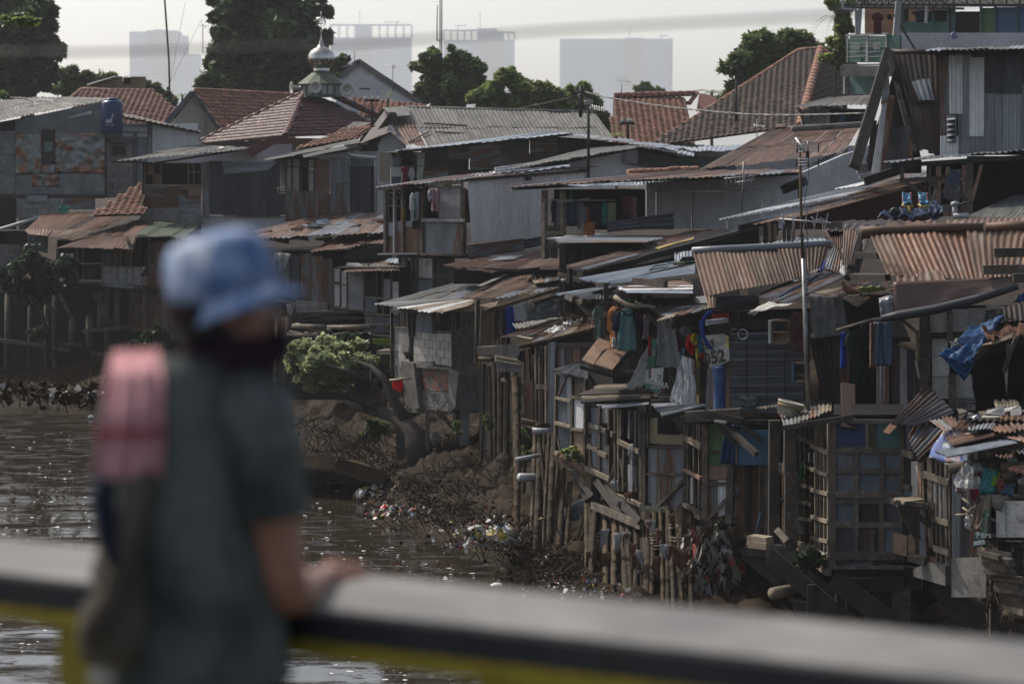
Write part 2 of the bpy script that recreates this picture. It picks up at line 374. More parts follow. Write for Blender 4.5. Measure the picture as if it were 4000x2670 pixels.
def masonry(T,pl,q,bw,bh,ms,name='block',gap=.012,proud=.012,mortar='mortar',broken=0.,maxn=300):
    """blocks laid in courses over an upright rectangle of the wall, joints recessed"""
    A,B,C,D=qd(pl,q); ext(T,'mortar_bed',[A,B,C,D],-.06,0,M[mortar])
    ex=B -A; ex.z=0; Lx=ex.length; ex.normalize(); Hh=(A -D).length; nr=max(1,round(Hh/bh)); h=Hh/nr; cnt=0
    for r in range(nr):
        x=-bw/2 if r%2 else 0
        while x<Lx:
            x0,x1=max(0,x)+gap/2,min(Lx,x+bw *R(.94,1.0))-gap/2; x+=bw
            if x1 -x0<.03 or random.random()<broken or cnt>=maxn:continue
            t0,t1=(r+gap/h/2)/nr,(r+1 -gap/h/2)/nr
            f=lambda s,t:lerp(lerp(A,B,s/Lx),lerp(D,C,s/Lx),t)
            ext(T,name,[f(x0,t0),f(x1,t0),f(x1,t1),f(x0,t1)],-.005,proud *R(.5,1.4),pick(ms)); cnt+=1

_tile_cache={}
def tile_mesh(key,w,l,mat):
    k=(key,round(w,3),round(l,3))
    if k in _tile_cache:return _tile_cache[k]
    V=[]; F=[]; xs=np.linspace(-.5,.5,7); hs=[.012,.034,.038,.02,0.0,-.004,.012]
    for j,(t,lift)in enumerate(((0.,.0),(1.08,.028))):
        for x,hh in zip(xs,hs):V.append((x *w *1.04,-t *l,hh+lift))
    for x,hh in zip(xs,hs):V.append((x *w *1.04,-1.08 *l,hh+.008))
    for i in range(6):F.append((i,i+7,i+8,i+1)); F.append((i+7,i+14,i+15,i+8))
    me=bpy.data.meshes.new('tile'); me.from_pydata(V,[],F); me.materials.append(mat); me.polygons.foreach_set('use_smooth',[True]*len(F))
    me.update(); _tile_cache[k]=(me,np.array(V),np.array(F)); return _tile_cache[k]
_tile_used={}
def tiles(T,A,B,C,D,matname,w=.24,l=.27,cap=300,inside=None):
    """roof tiles in rows from the ridge AB down to the eave DC; trapezia are cut to their slanting ends"""
    mat=M[matname]; me,tv,tf=tile_mesh(matname,w,l,mat)
    ax=(C -D).normalized()if (C -D).length>(B -A).length else (B -A).normalized()
    nrm=ax.cross(D -A).normalized()
    if nrm.z<0:nrm=-nrm
    dn=nrm.cross(ax)
    if dn.dot(D -A)<0:dn=-dn
    org=A; Ls=[(x -org).dot(dn)for x in (A,B,C,D)]; top,bot=min(Ls),max(Ls)
    poly=[((x -org).dot(ax),(x -org).dot(dn))for x in (A,B,C,D)]
    def span(y):
        xs=[]
        for i in range(4):
            (x0,y0),(x1,y1)=poly[i],poly[(i+1)%4]
            if (y0<=y<y1)or (y1<=y<y0):xs.append(x0+(x1 -x0)*(y -y0)/(y1 -y0))
        return (min(xs),max(xs))if len(xs)>1 else None
    base=[x -nrm *(x -A).dot(nrm)for x in (A,B,C,D)]; ext(T,'roof_deck',base,-.04,-.02,M['tiledark'],nrm=nrm)
    pos=[]; y=top
    rows=max(1,round((bot -top)/l)); l2=(bot -top)/rows
    for r in range(rows):
        s=span(top+(r+.5)*l2)
        if not s:continue
        x=math.floor(s[0]/w)*w
        while x<s[1]:
            if x+w *.5>s[0]and x+w *.5<s[1]:pos.append((x+w/2,top+r *l2))
            x+=w
    rot=Matrix((ax,-dn,nrm)).transposed().to_4x4()
    if rot.determinant()<0:rot=Matrix((-ax,-dn,nrm)).transposed().to_4x4()
    used=_tile_used.get(id(T),0)
    items=[]
    for x,yy in pos:
        q=org+ax *x+dn *yy+nrm *R(0,.012)
        mt=Matrix.Translation(q)@rot@Matrix.Rotation(R(-.05,.05),4,'Z')@Matrix.Rotation(R(-.03,.03),4,'X'); items.append(mt)
    items.sort(key=lambda m_:-m_.translation.x *0+m_.translation.y)
    k=max(0,cap -used); first,rest=items[:k],items[k:]; _tile_used[id(T)]=used+len(first)
    for m_ in first:T.inst('tile',me,m_)
    if rest:
        VV=[]; FF=[]
        tvh=np.c_[tv,np.ones(len(tv))]
        for i,m_ in enumerate(rest):VV.append((tvh@np.array(m_).T)[:,:3]); FF.append(tf+i *len(tv))
        T.add('tiles',np.concatenate(VV),np.concatenate(FF),mat,None,True,stuff=True)
def ridge_tiles(T,a,b,mat='ridge',r=.11,l=.36,name='ridge_tile'):
    n=max(1,round((b -a).length/l)); ax=(b -a)/n
    for i in range(n):
        q=a+ax *i; tube(T,[q,q+ax *.98,q+ax *1.06],[r *.86,r,r *.9],M[mat],name,8)

def crown_geo(lumps,n_leaf,size,seed=0,flat_=.8,aspect=1.9,sub=7,fill=.25):
    """leaf faces in clusters on the shells of the lumps [(centre, radius)], random tilt"""
    g=np.random.default_rng(seed); tot=sum(r *r for _,r in lumps); V=[]; 
    C=[]; 
    for c,r in lumps:
        k=int(n_leaf *r *r/tot); c=np.array(c)
        ns=max(4,int(sub *max(1,r/.9)**1.3)); d=g.normal(size=(ns,3)); d/=np.linalg.norm(d,axis=1)[:,None]
        sc=c+d *np.array([1,1,flat_])*r *(g.uniform(.4,1.12,(ns,1))); sr=r *g.uniform(.14,.4,ns)
        which=g.integers(0,ns,k); dd=g.normal(size=(k,3)); dd/=np.linalg.norm(dd,axis=1)[:,None]
        q=sc[which]+dd *(sr[which]*g.uniform(.55,1.08,k))[:,None]
        m=g.random(k)<fill; dd2=g.normal(size=(k,3)); dd2/=np.linalg.norm(dd2,axis=1)[:,None]
        q[m]=(c+dd2 *np.array([1,1,flat_])*r *g.uniform(.2,.85,(k,1)))[m]; C.append(q)
    C=np.concatenate(C); n=len(C); a=g.normal(size=(n,3)); a[:,2]*=.5; a/=np.linalg.norm(a,axis=1)[:,None]
    up=g.normal(size=(n,3))*.55+np.array([0,0,1.]); b=np.cross(a,up); b/=np.linalg.norm(b,axis=1)[:,None]; nn=np.cross(a,b)
    s=size *g.uniform(.6,1.35,(n,1)); L_=a *s *aspect/2; W_=b *s/2
    v=np.stack([C -L_,C+W_ -nn *s *.12,C+L_ -nn *s *.3,C -W_ -nn *s *.12],1).reshape(-1,3)
    f=np.arange(4 *n).reshape(n,4); return v,f
def tree(name,label,group,lumps,leaf,n_leaf,size,trunk=None,limbs=(),trunk_r=.18,seed=1,cat='tree',branch_mat='bark',**kw):
    T=Thing(name,label,cat,group)
    v,f=crown_geo([(tuple(c),r)for c,r in lumps],n_leaf,size,seed,**kw); T.add('crown',v,f,M[leaf])
    if trunk:
        n=len(trunk); t=tube(T,trunk,[trunk_r *(1 -.45 *i/max(1,n -1))for i in range(n)],M[branch_mat],'trunk',8)
        for c,r in lumps:
            e=Vector(c); s=trunk[-1]if (e -trunk[-1]).length<(e -trunk[len(trunk)//2]).length else trunk[len(trunk)//2]
            mid=(s+e)/2+Vector((R(-.2,.2),R(-.2,.2),R(-.1,.2)))*r; tube(T,[s,mid,e],[trunk_r *.45,trunk_r *.3,trunk_r *.1],M[branch_mat],'limb',5)
    return T

def fabric(T,q,mat,nx=10,ny=14,fold=.02,nf=4,th=.012,name='cloth',sag=0.,seed=None,parent=None,label=None,crumple=0.):
    """a hanging or lying cloth over four corners A B C D, with folds running from AB to DC and real thickness"""
    A,B,C,D=q; n=(B -A).cross(D -A).normalized()
    if n.dot(Vector((0,0,CAMZ))-A)<0:n=-n
    sd_=R(0,100)if seed is None else seed; V=[]
    for side in (0,1):
        for j in range(ny+1):
            for i in range(nx+1):
                s,t=i/nx,j/ny; x=lerp(lerp(A,B,s),lerp(D,C,s),t)
                h=fold *math.sin(s *nf *6.28+sd_+1.2 *math.sin(t *3+sd_))*(.4+.6 *t)+fold *1.2 *mnoise.noise(Vector((s *3,t *3,sd_)))
                if crumple:h+=crumple *abs(mnoise.noise(Vector((s *6,t *6,sd_+9))))*2
                x=x+n *(h -side *th)+Vector((0,0,-1))*sag *math.sin(s *math.pi)*(1 -t)
                x=x+(D -A)*.03 *mnoise.noise(Vector((s *4,sd_,0)))*t; V.append(tuple(x))
    k=nx+1; F=[]; N_=k *(ny+1)
    for j in range(ny):
        for i in range(nx):
            a=j *k+i; F.append((a,a+1,a+k+1,a+k)); F.append((N_+a+k,N_+a+k+1,N_+a+1,N_+a))
    rim=[i for i in range(k)]+[j *k+nx for j in range(1,ny+1)]+[ny *k+i for i in range(nx -1,-1,-1)]+[j *k for j in range(ny -1,0,-1)]
    for i in range(len(rim)):a,b=rim[i],rim[(i+1)%len(rim)]; F.append((a,N_+a,N_+b,b))
    return T.add(name,V,F,mat,None,True,parent,label)
PROF={  # half-widths down the garment, as (t, left, right) within 0..1
    'shirt':[(0,.36,.64),(.03,.28,.72),(.08,.12,.88),(.2,.02,.98),(.33,0,1),(.36,.17,.83),(.6,.19,.81),(1,.16,.84)],
    'long':[(0,.38,.62),(.04,.28,.72),(.09,.1,.9),(.3,.04,.96),(.6,.0,1.),(.62,.2,.8),(.8,.2,.8),(1,.18,.82)],
    'vest':[(0,.3,.7),(.06,.26,.74),(.25,.14,.86),(.6,.1,.9),(1,.06,.94)],
    'skirt':[(0,.25,.75),(.2,.18,.82),(1,0,1)],
    'towel':[(0,0,1),(.5,.04,.97),(1,.02,.98)],
    'rag':[(0,.3,.7),(.2,.1,.8),(.5,0,.95),(.8,.2,1),(1,.35,.7)]}
def garment(kind,a0,b0,a1,b1,Y,mat,label,name=None,cat=None,group=None,tilt=0.,th=.05,T=None,part=None,pl=None,off=0.):
    if T is None:T=Thing(name or kind,label,cat or kind,group); label=None
    pr=PROF.get(kind,PROF['towel']); ny,nx=16,8; sd_=R(0,50)
    def wd(t):
        for (t0,l0,r0),(t1,l1,r1)in zip(pr,pr[1:]):
            if t<=t1:k=(t -t0)/(t1 -t0); return l0+(l1 -l0)*k,r0+(r1 -r0)*k
        return pr[-1][1:]
    legs=[(0.,1.)]if kind not in ('trousers',)else [(.02,.47),(.53,.98)]
    V=[]; F=[]
    for (x0,x1)in legs:
        base=len(V)
        for side in (0,1):
            for j in range(ny+1):
                t=j/ny; l,r=wd(t)if kind!='trousers' else ((0,1))
                if kind=='trousers':l,r=(x0 if t>.3 else (0 if x0<.3 else .5)),(x1 if t>.3 else (.5 if x0<.3 else 1)); 
                for i in range(nx+1):
                    s=l+(r -l)*i/nx; q=p(a0+(a1 -a0)*s,b0+(b1 -b0)*t,Y)if pl is None else pl.at(a0+(a1 -a0)*s,b0+(b1 -b0)*t,off)
                    bulge=math.sin(i/nx *math.pi)*th
                    h=.03 *math.sin(s *15+sd_+t *2)*(.3+t)+.035 *mnoise.noise(Vector((s *4,t *4,sd_)))
                    q=q+Vector((tilt *(s -.5)*.0,-1,0))*((bulge if side==0 else -bulge *.6)+h+.002 *(1 -2 *side))+Vector((0,tilt *(s -.5),0))
                    V.append(tuple(q))
        k=nx+1; N_=k *(ny+1)
        for j in range(ny):
            for i in range(nx):
                a=base+j *k+i; F.append((a,a+1,a+k+1,a+k)); F.append((N_+a+k,N_+a+k+1,N_+a+1,N_+a))
        rim=[i for i in range(k)]+[j *k+nx for j in range(1,ny+1)]+[ny *k+i for i in range(nx -1,-1,-1)]+[j *k for j in range(ny -1,0,-1)]
        for i in range(len(rim)):a,b=base+rim[i],base+rim[(i+1)%len(rim)]; F.append((a,N_+a,N_+b,b))
    T.add(part or name or kind,V,F,mat,None,True,label=label if part else None); return T
def lettering(T,txt,origin,ex,ey,h,mat,name='lettering',parent=None,depth=.004,bold=0.):
    cu=bpy.data.curves.new('lettering','FONT'); cu.body=txt; cu.size=h; cu.extrude=depth; cu.offset=bold; cu.resolution_u=2
    ob=bpy.data.objects.new('tmp',cu); COL.objects.link(ob); dg=bpy.context.evaluated_depsgraph_get(); me=bpy.data.meshes.new_from_object(ob.evaluated_get(dg))
    ez=ex.cross(ey); V=[tuple(origin+ex *v.co.x+ey *v.co.y+ez *v.co.z)for v in me.vertices]; F=[tuple(q.vertices)for q in me.polygons]
    bpy.data.objects.remove(ob); bpy.data.curves.remove(cu); bpy.data.meshes.remove(me)
    return T.add(name,V,F,mat,None,False,parent)
def roof(T,cor,n,ms,rows=1,pitch=.1,amp=.012,edge=None,**kw):
    """cor: four (a, b, Y), ribs from the first edge to the last; laid as n sheets across, rows along the ribs"""
    A,B,C,D=(p(*x)for x in cor); sheets(T,A,B,C,D,n,ms,rows,pitch,amp,**kw)
    if edge:
        nrm=Vector((0,0,1))
        for (q,r)in ((D,C),(A,B)):
            bar(T,q -nrm *.07,r -nrm *.07,.06,.07,M[edge],'purlin')
        bar(T,lerp(A,D,.5)-nrm *.08,lerp(B,C,.5)-nrm *.08,.06,.07,M[edge],'purlin')
    return A,B,C,D
# ================================================================== SETTING
shore=[(14.,-60.),(12.,10.),(9.5,28.)]+[tuple(G(u,v)[:2])for u,v in ((3600,2640),(2900,2470),(2600,2440),(2300,2390),(2080,2330),(1990,2250),(2010,2180),(1850,2150),(1737,2112),(1660,2068),(1480,2040),(1440,2010),(1540,1990),(1370,1945),(1480,1895),(1500,1850),(1290,1770),(1180,1730),(1060,1700),(900,1640),(650,1640),(480,1600),(350,1595),(200,1575),(0,1560),(-300,1555))]+[(-60.,90.),(-3000.,120.)]
landA=np.array(shore+[(-3000.,3000.),(3000.,3000.),(3000.,-60.)]); landB=np.array([(-36.,-60.),(-37.,35.),(-48.,58.),(-3000.,70.),(-3000.,-60.)])
def sdist(X,Y,poly):
    n=len(poly); d=np.full(X.shape,1e9); ins=np.zeros(X.shape,bool)
    for i in range(n):
        x0,y0=poly[i]; x1,y1=poly[(i+1)%n]; dx,dy=x1 -x0,y1 -y0
        t=np.clip(((X -x0)*dx+(Y -y0)*dy)/(dx *dx+dy *dy),0,1)
        d=np.minimum(d,np.hypot(X -x0 -t *dx,Y -y0 -t *dy))
        c=((y0>Y)!=(y1>Y))&(X<dx *(Y -y0)/(dy if dy else 1e-9)+x0); ins^=c
    return np.where(ins,d,-d)
def grow(a,step,end):
    o=[a]
    while abs(o[-1])<abs(end):step*=1.35; o.append(o[-1]+(step if end>a else -step))
    return o[1:]
xs=np.array(sorted(grow(-12.5,.16,-1400)+list(np.arange(-12.5,9,.15))+grow(9,.16,1400)))
ys=np.array(sorted(list(np.arange(-50,36,6.))+list(np.arange(38,90,.15))+grow(90,.15,3500)))
X,Y=np.meshgrid(xs,ys); dA=sdist(X,Y,landA); dB=sdist(X,Y,landB); D_=np.maximum(dA,dB)
Z=np.interp(D_,[-4,-.6,0,.7,2.2,4.5,8,14,40],[-1.2,-.35,0,.28,.9,2.0,3.4,4.4,5.0])
rt=np.clip((X+.2)/1.2,0,1)*np.clip((55 -Y)/2,0,1); Z=Z *(1 -rt)+np.minimum(Z,.45 -.4 *np.clip(X/3,0,1))*rt          # flat wet mud under the nearest houses
fine_=(X>-13)&(X<9.5)&(Y>37)&(Y<91)&(D_>-1)&(D_<12)
nzv=np.zeros(X.shape)
for i,j in zip(*np.nonzero(fine_)):
    q=Vector((X[i,j],Y[i,j],0)); nzv[i,j]=.36 *mnoise.noise(q *.8)+.26 *mnoise.noise(q *2.1)+.24 *abs(mnoise.noise(q *4.3))
Z+=nzv *np.clip(D_/1.2,.12,1)
ny_,nx_=X.shape; V=np.stack([X.ravel(),Y.ravel(),Z.ravel()],1)
ii=(np.arange(nx_ -1)[None,:]+nx_ *np.arange(ny_ -1)[:,None]).ravel()
g_=Thing('ground',None,None,kind='structure'); g_.add('ground',V,np.stack([ii,ii+1,ii+1+nx_,ii+nx_],1),M['mud'],None,True)
from mathutils.bvhtree import BVHTree
def ground_z(x,y):
    j=min(max(np.searchsorted(xs,x),1),nx_ -1); i=min(max(np.searchsorted(ys,y),1),ny_ -1); return float(Z[i,j])

# water: a heaving sheet, finer ripples in the material
m=bpy.data.materials.new('river_water'); m.use_nodes=True; n=m.node_tree; N=n.nodes; L=n.links; b=N['Principled BSDF']
b.inputs['Base Color'].default_value=(.022,.017,.011,1); b.inputs['Roughness'].default_value=.04; b.inputs['IOR'].default_value=1.33
tc=N.new('ShaderNodeTexCoord'); mp=N.new('ShaderNodeMapping'); mp.inputs['Scale'].default_value=(.7,1.7,1); mp.inputs['Rotation'].default_value=(0,0,.18); L.new(tc.outputs['Object'],mp.inputs[0])
n1=N.new('ShaderNodeTexNoise'); n1.inputs['Scale'].default_value=1.6; n1.inputs['Detail'].default_value=6; n1.inputs['Roughness'].default_value=.62; n1.inputs['Distortion'].default_value=.6; L.new(mp.outputs[0],n1.inputs[0])
n2=N.new('ShaderNodeTexNoise'); n2.inputs['Scale'].default_value=9; n2.inputs['Detail'].default_value=3; L.new(mp.outputs[0],n2.inputs[0])
pk_=N.new('ShaderNodeMapRange'); pk_.interpolation_type='SMOOTHSTEP'; pk_.inputs[1].default_value=.54; pk_.inputs[2].default_value=.74; L.new(n1.outputs[0],pk_.inputs[0])
ad=N.new('ShaderNodeMath'); ad.operation='MULTIPLY_ADD'; L.new(n2.outputs[0],ad.inputs[0]); ad.inputs[1].default_value=.03; L.new(pk_.outputs[0],ad.inputs[2])
bp=N.new('ShaderNodeBump'); bp.inputs['Strength'].default_value=1.0; bp.inputs['Distance'].default_value=.035; L.new(ad.outputs[0],bp.inputs['Height']); L.new(bp.outputs[0],b.inputs['Normal'])
M['water']=m
xw=np.array(sorted(grow(-12,.3,-300)+list(np.arange(-12,8,.16))+[9,11,14,18])); yw=np.concatenate([np.arange(-60,36,8.),np.arange(36,92,.14),[94,100,110,130]])
XW,YW=np.meshgrid(xw,yw)
ZW=.005 *np.sin(YW *2.9+.6 *np.sin(XW *.9)+XW *.4)+.002 *np.sin(YW *5.1 -XW *1.1+np.sin(XW *1.7+YW *.3))+.005 *np.sin(YW *1.3+XW *2.3)
nw_=len(xw); ii=(np.arange(nw_ -1)[None,:]+nw_ *np.arange(len(yw)-1)[:,None]).ravel()
wt=Thing('river_water',None,None,kind='structure'); wt.add('river_water',np.stack([XW.ravel(),YW.ravel(),ZW.ravel()],1),np.stack([ii,ii+1,ii+1+nw_,ii+nw_],1),M['water'],None,True)

fo=Thing('river_foam',None,None,kind='stuff'); V=[]; F=[]  # white flecks: some foam, the others sun glints drawn as shapes
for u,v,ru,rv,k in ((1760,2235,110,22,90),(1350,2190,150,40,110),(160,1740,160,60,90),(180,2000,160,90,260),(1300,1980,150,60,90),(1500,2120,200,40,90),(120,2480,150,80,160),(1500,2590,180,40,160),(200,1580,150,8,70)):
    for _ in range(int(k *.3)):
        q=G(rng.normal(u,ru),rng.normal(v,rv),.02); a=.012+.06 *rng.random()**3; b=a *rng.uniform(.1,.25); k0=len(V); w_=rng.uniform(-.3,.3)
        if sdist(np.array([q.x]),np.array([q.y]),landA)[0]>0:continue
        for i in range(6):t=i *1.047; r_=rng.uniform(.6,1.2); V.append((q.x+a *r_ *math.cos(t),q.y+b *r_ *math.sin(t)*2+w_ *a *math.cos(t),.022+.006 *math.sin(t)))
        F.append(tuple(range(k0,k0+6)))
fo.add('river_foam',V,F,flat('foam',(.8,.8,.78),.6,bump=0))  # one white for the foam and the painted glints
# air
bm=merge([box_geo((0,1820,143.5),2780,3800,291)])
hz=Thing('haze',None,None,kind='stuff'); hm=bpy.data.materials.new('hazy_air'); hm.use_nodes=True; n=hm.node_tree; n.nodes.clear()
pv=n.nodes.new('ShaderNodeVolumePrincipled'); pv.inputs['Color'].default_value=(.93,.955,.98,1); pv.inputs['Density'].default_value=.00022; pv.inputs['Anisotropy'].default_value=.3
oo=n.nodes.new('ShaderNodeOutputMaterial'); n.links.new(pv.outputs[0],oo.inputs['Volume']); hz.add('haze',bm[0],bm[1],hm)

# far towers
def tower(label,parts,decks,Yd=3300,cranes=(),masts=()):
    T=Thing('tower_block',label,'skyscraper','towers on the hazy skyline'); k=FPX/Yd
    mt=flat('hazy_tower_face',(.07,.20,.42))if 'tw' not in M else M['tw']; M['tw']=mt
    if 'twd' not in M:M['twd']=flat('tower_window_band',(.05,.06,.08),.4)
    for (u0,u1,v0)in parts:
        A=P(u0,v0,Yd); B=P(u1,v0,Yd); z0=5
        T.add('facade',*box_geo(((A.x+B.x)/2,Yd+16,(A.z+z0)/2),B.x -A.x,32,A.z -z0),mt)
        gs=[]; fl=np.arange(z0+3,A.z -3,5.)
        for z in fl:
            x=A.x+1.5
            while x<B.x -2:gs.append(box_geo((x+.9,Yd -.05,z),2.6,.3,2.4)); x+=5.
        if gs:T.add('window_panes',*merge(gs),M['twd'],stuff=True)
    for (u0,u1,v0,v1,n)in decks:       # open rooftop frames
        A=P(u0,v0,Yd); B=P(u1,v1,Yd)
        T.add('roof_slab',*box_geo(((A.x+B.x)/2,Yd+8,A.z),B.x -A.x,16,1.6),mt)
        for i in range(n+1):
            x=A.x+(B.x -A.x)*i/n; T.add('roof_column',*box_geo((x,Yd+1.5,(A.z+B.z)/2),1.1,1.1,A.z -B.z),mt)
            T.add('roof_column',*box_geo((x+1,Yd+14,(A.z+B.z)/2),1.1,1.1,A.z -B.z),mt)
    for (u,v0,v1,ul,ur)in cranes:
        a,b2=P(u,v1,Yd),P(u,v0,Yd); b2.x,b2.y=a.x,a.y=a.x,Yd+10
        bar(T,a,b2,1.4,1.4,mt,'crane_mast'); bar(T,P(ul,v0+3,Yd+10),P(ur,v0+3,Yd+10),1.2,1.2,mt,'crane_jib')
    for (u,v0,v1)in masts:bar(T,P(u,v1,Yd+12),P(u,v0,Yd+12),.8,.8,mt,'mast')
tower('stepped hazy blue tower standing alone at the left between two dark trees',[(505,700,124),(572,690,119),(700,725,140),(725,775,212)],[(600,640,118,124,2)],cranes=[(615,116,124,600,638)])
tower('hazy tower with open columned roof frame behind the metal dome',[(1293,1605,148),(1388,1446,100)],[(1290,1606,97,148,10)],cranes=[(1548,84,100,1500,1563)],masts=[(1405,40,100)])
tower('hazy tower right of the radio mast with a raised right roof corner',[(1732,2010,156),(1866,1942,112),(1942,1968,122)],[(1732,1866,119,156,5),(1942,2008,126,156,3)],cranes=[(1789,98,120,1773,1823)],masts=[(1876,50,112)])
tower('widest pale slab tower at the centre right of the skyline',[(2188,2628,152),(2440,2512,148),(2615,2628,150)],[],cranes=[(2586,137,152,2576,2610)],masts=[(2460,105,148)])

# ------------------------------------------------------------------ trees behind the roofs
def LP(lst,Y):return [(P(u,v,Y+dy),r *Y/FPX)for (u,v,r,*dd)in lst for dy in [(dd[0]if dd else 0)]]
def trunk_px(pts,Y):return [P(u,v,Y)for u,v in pts]
grp='trees behind the roofs'
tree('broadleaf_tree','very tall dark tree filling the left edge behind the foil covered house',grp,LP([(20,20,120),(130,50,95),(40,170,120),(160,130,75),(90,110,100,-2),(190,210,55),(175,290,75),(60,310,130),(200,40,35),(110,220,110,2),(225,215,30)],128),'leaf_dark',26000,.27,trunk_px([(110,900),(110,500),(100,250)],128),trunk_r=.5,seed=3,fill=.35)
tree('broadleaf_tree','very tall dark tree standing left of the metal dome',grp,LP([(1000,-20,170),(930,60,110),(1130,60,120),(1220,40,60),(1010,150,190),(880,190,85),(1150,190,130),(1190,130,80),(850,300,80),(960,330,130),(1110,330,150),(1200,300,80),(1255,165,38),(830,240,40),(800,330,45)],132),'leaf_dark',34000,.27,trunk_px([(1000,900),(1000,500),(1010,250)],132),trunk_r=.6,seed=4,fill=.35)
tree('broadleaf_tree','small dark tree peeping out between the dome and the grey gable',grp,LP([(1320,250,35),(1345,235,22),(1330,300,50),(1290,300,50)],126),'leaf_dark',5000,.22,trunk_px([(1320,800),(1320,350)],126),trunk_r=.15,seed=5)
tree('broadleaf_tree','round tree with sunlit rim standing below the lattice radio mast',grp,LP([(1690,225,48),(1650,260,40),(1790,230,52),(1740,270,60),(1845,275,50),(1700,320,70),(1790,335,75),(1840,350,55),(1642,345,32),(1740,390,75),(1660,380,45),(1880,310,25)],124),'leaf_mid',20000,.2,trunk_px([(1750,900),(1745,560),(1740,420)],124),trunk_r=.25,seed=6)
tree('broadleaf_tree','broad light green tree running right from the round tree to the red roofs',grp,LP([(1960,310,48),(1990,290,35),(1920,360,60),(2040,350,70),(2110,370,70),(2010,420,80),(2170,400,65),(2120,460,80),(2225,370,45),(2240,450,80),(2310,400,55),(2330,470,70),(2370,520,45),(1900,430,60),(1860,380,40),(2280,340,25)],112),'leaf_bright',32000,.17,trunk_px([(2120,900),(2120,600),(2110,480)],112),trunk_r=.25,seed=7)
tree('broadleaf_tree','large leaved dark green tree behind the big mossy hip roof',grp,LP([(2960,170,58),(3010,200,60),(3080,160,55),(3140,180,55),(2900,235,58),(2990,270,70),(3080,230,70),(3190,210,50),(2850,270,28),(2930,310,50),(2860,350,30),(2830,390,20),(3220,250,40),(3150,260,60)],116),'leaf_mid',14000,.3,trunk_px([(3030,900),(3030,500),(3030,300)],116),trunk_r=.3,seed=8,aspect=2.2)
tree('broadleaf_tree','loose green tree beside the balcony of the top right building',grp,LP([(3290,60,32),(3300,110,38),(3280,170,45),(3310,220,42),(3265,20,25),(3250,5,20),(3320,20,25),(3240,230,25),(3300,260,35)],96),'leaf_bright',7000,.17,trunk_px([(3300,700),(3300,300),(3290,120)],96),trunk_r=.12,seed=9)
tree('broadleaf_tree','small round hazy tree in front of the widest tower',grp,LP([(2515,338,22),(2530,350,26),(2500,352,20),(2570,360,18),(2545,372,28)],190),'leaf_mid',3000,.28,trunk_px([(2530,700),(2530,370)],190),trunk_r=.2,seed=10)
tree('broadleaf_tree','dark bushy tree right beside the tall tree at the left edge',grp,LP([(270,290,40),(300,330,55),(340,300,28),(260,345,45),(350,340,30)],138),'leaf_mid',6000,.25,trunk_px([(290,800),(290,360)],138),trunk_r=.2,seed=11)
tree('broadleaf_tree','low tree behind the ochre rooftop shed',grp,LP([(395,308,20),(430,305,24),(600,350,32),(570,335,20),(640,375,28),(670,390,22),(500,350,40)],142),'leaf_mid',5000,.25,trunk_px([(500,800),(520,380)],142),trunk_r=.2,seed=12)

def palm(name,label,c,n,ln,w,leaf,droop=.5,trunk=None,group=None,cat='palm tree',up=.5,tr=.1):
    T=Thing(name,label,cat,group); c=Vector(c)
    for k in range(n):
        a=2 *math.pi *k/n+R(-.2,.2); d=Vector((math.cos(a),math.sin(a),0)); V=[]; F=[]; m_=12; u_=up *R(.3,1.5)
        for i in range(m_+1):
            t=i/m_; q=c+d *ln *t+Vector((0,0,ln *(u_ *t -droop *t *t *1.6))); sdv=Vector((-d.y,d.x,0)); ww=w *math.sin(math.pi *min(1,t *.92+.06))**.7
            for sg in (-1,1):V+=[tuple(q+Vector((0,0,.01))),tuple(q+sdv *sg *ww+d *ww *.7 -Vector((0,0,ww *.5))),tuple(q+d *ln/m_ *.55)]
            F+=[(len(V)-6,len(V)-5,len(V)-4),(len(V)-3,len(V)-2,len(V)-1)]
        T.add('frond',V,F,M[leaf])
    if trunk:tube(T,trunk,tr,M['bark'],'trunk',7)
palm('papaya_tree','small palm like tree poking up left of the big mossy hip roof',P(2780,360,150),11,1.1,.28,'leaf_mid',trunk=trunk_px([(2780,700),(2780,360)],150),cat='palm tree')
palm('palm_tree','feathery palm rising left of the top right building',P(3262,70,97),9,.95,.14,'leaf_shade',.8,trunk_px([(3262,600),(3262,70)],97),tr=.05)
palm('papaya_tree','bright leaved tree between the tall tree and the white gable',P(712,372,120),9,.5,.16,'leaf_bright',trunk=trunk_px([(712,700),(712,372)],120),cat='small tree',tr=.05)
palm('banana_plant','bright fan leaved plant at the right end of the grey ribbed roof',P(2408,530,96),12,.75,.14,'leaf_bright',.4,trunk_px([(2408,800),(2408,530)],96),cat='plant',up=.9,tr=.05)
palm('banana_plant','banana plant in front of the grey gable wall',P(1515,385,106),5,.5,.15,'leaf_bright',.3,trunk_px([(1515,700),(1515,385)],106),cat='plant',up=1.4,tr=.05)

# a leafy twig of a near tree at the left edge
def twig(label,path,Y,n,size,seed):
    T=Thing('leafy_branch',label,'branch','branches at the left edge'); pts=[P(u,v,Y)for u,v in path]; tube(T,pts,.012,M['bark'],'stem',5)
    v,f=crown_geo([(tuple(q),.14)for q in pts[::1]],n,size,seed,aspect=1.8,sub=5); T.add('foliage',v,f,M['leaf_bright'])
twig('backlit leafy branch reaching in from the left edge near the top',[(-120,150),(-20,110),(30,85),(70,85),(105,70),(130,85)],50,420,.07,21)
twig('small leaf tuft at the left edge above the foil covered house',[(-60,380),(-20,365),(8,365)],50,90,.06,22)

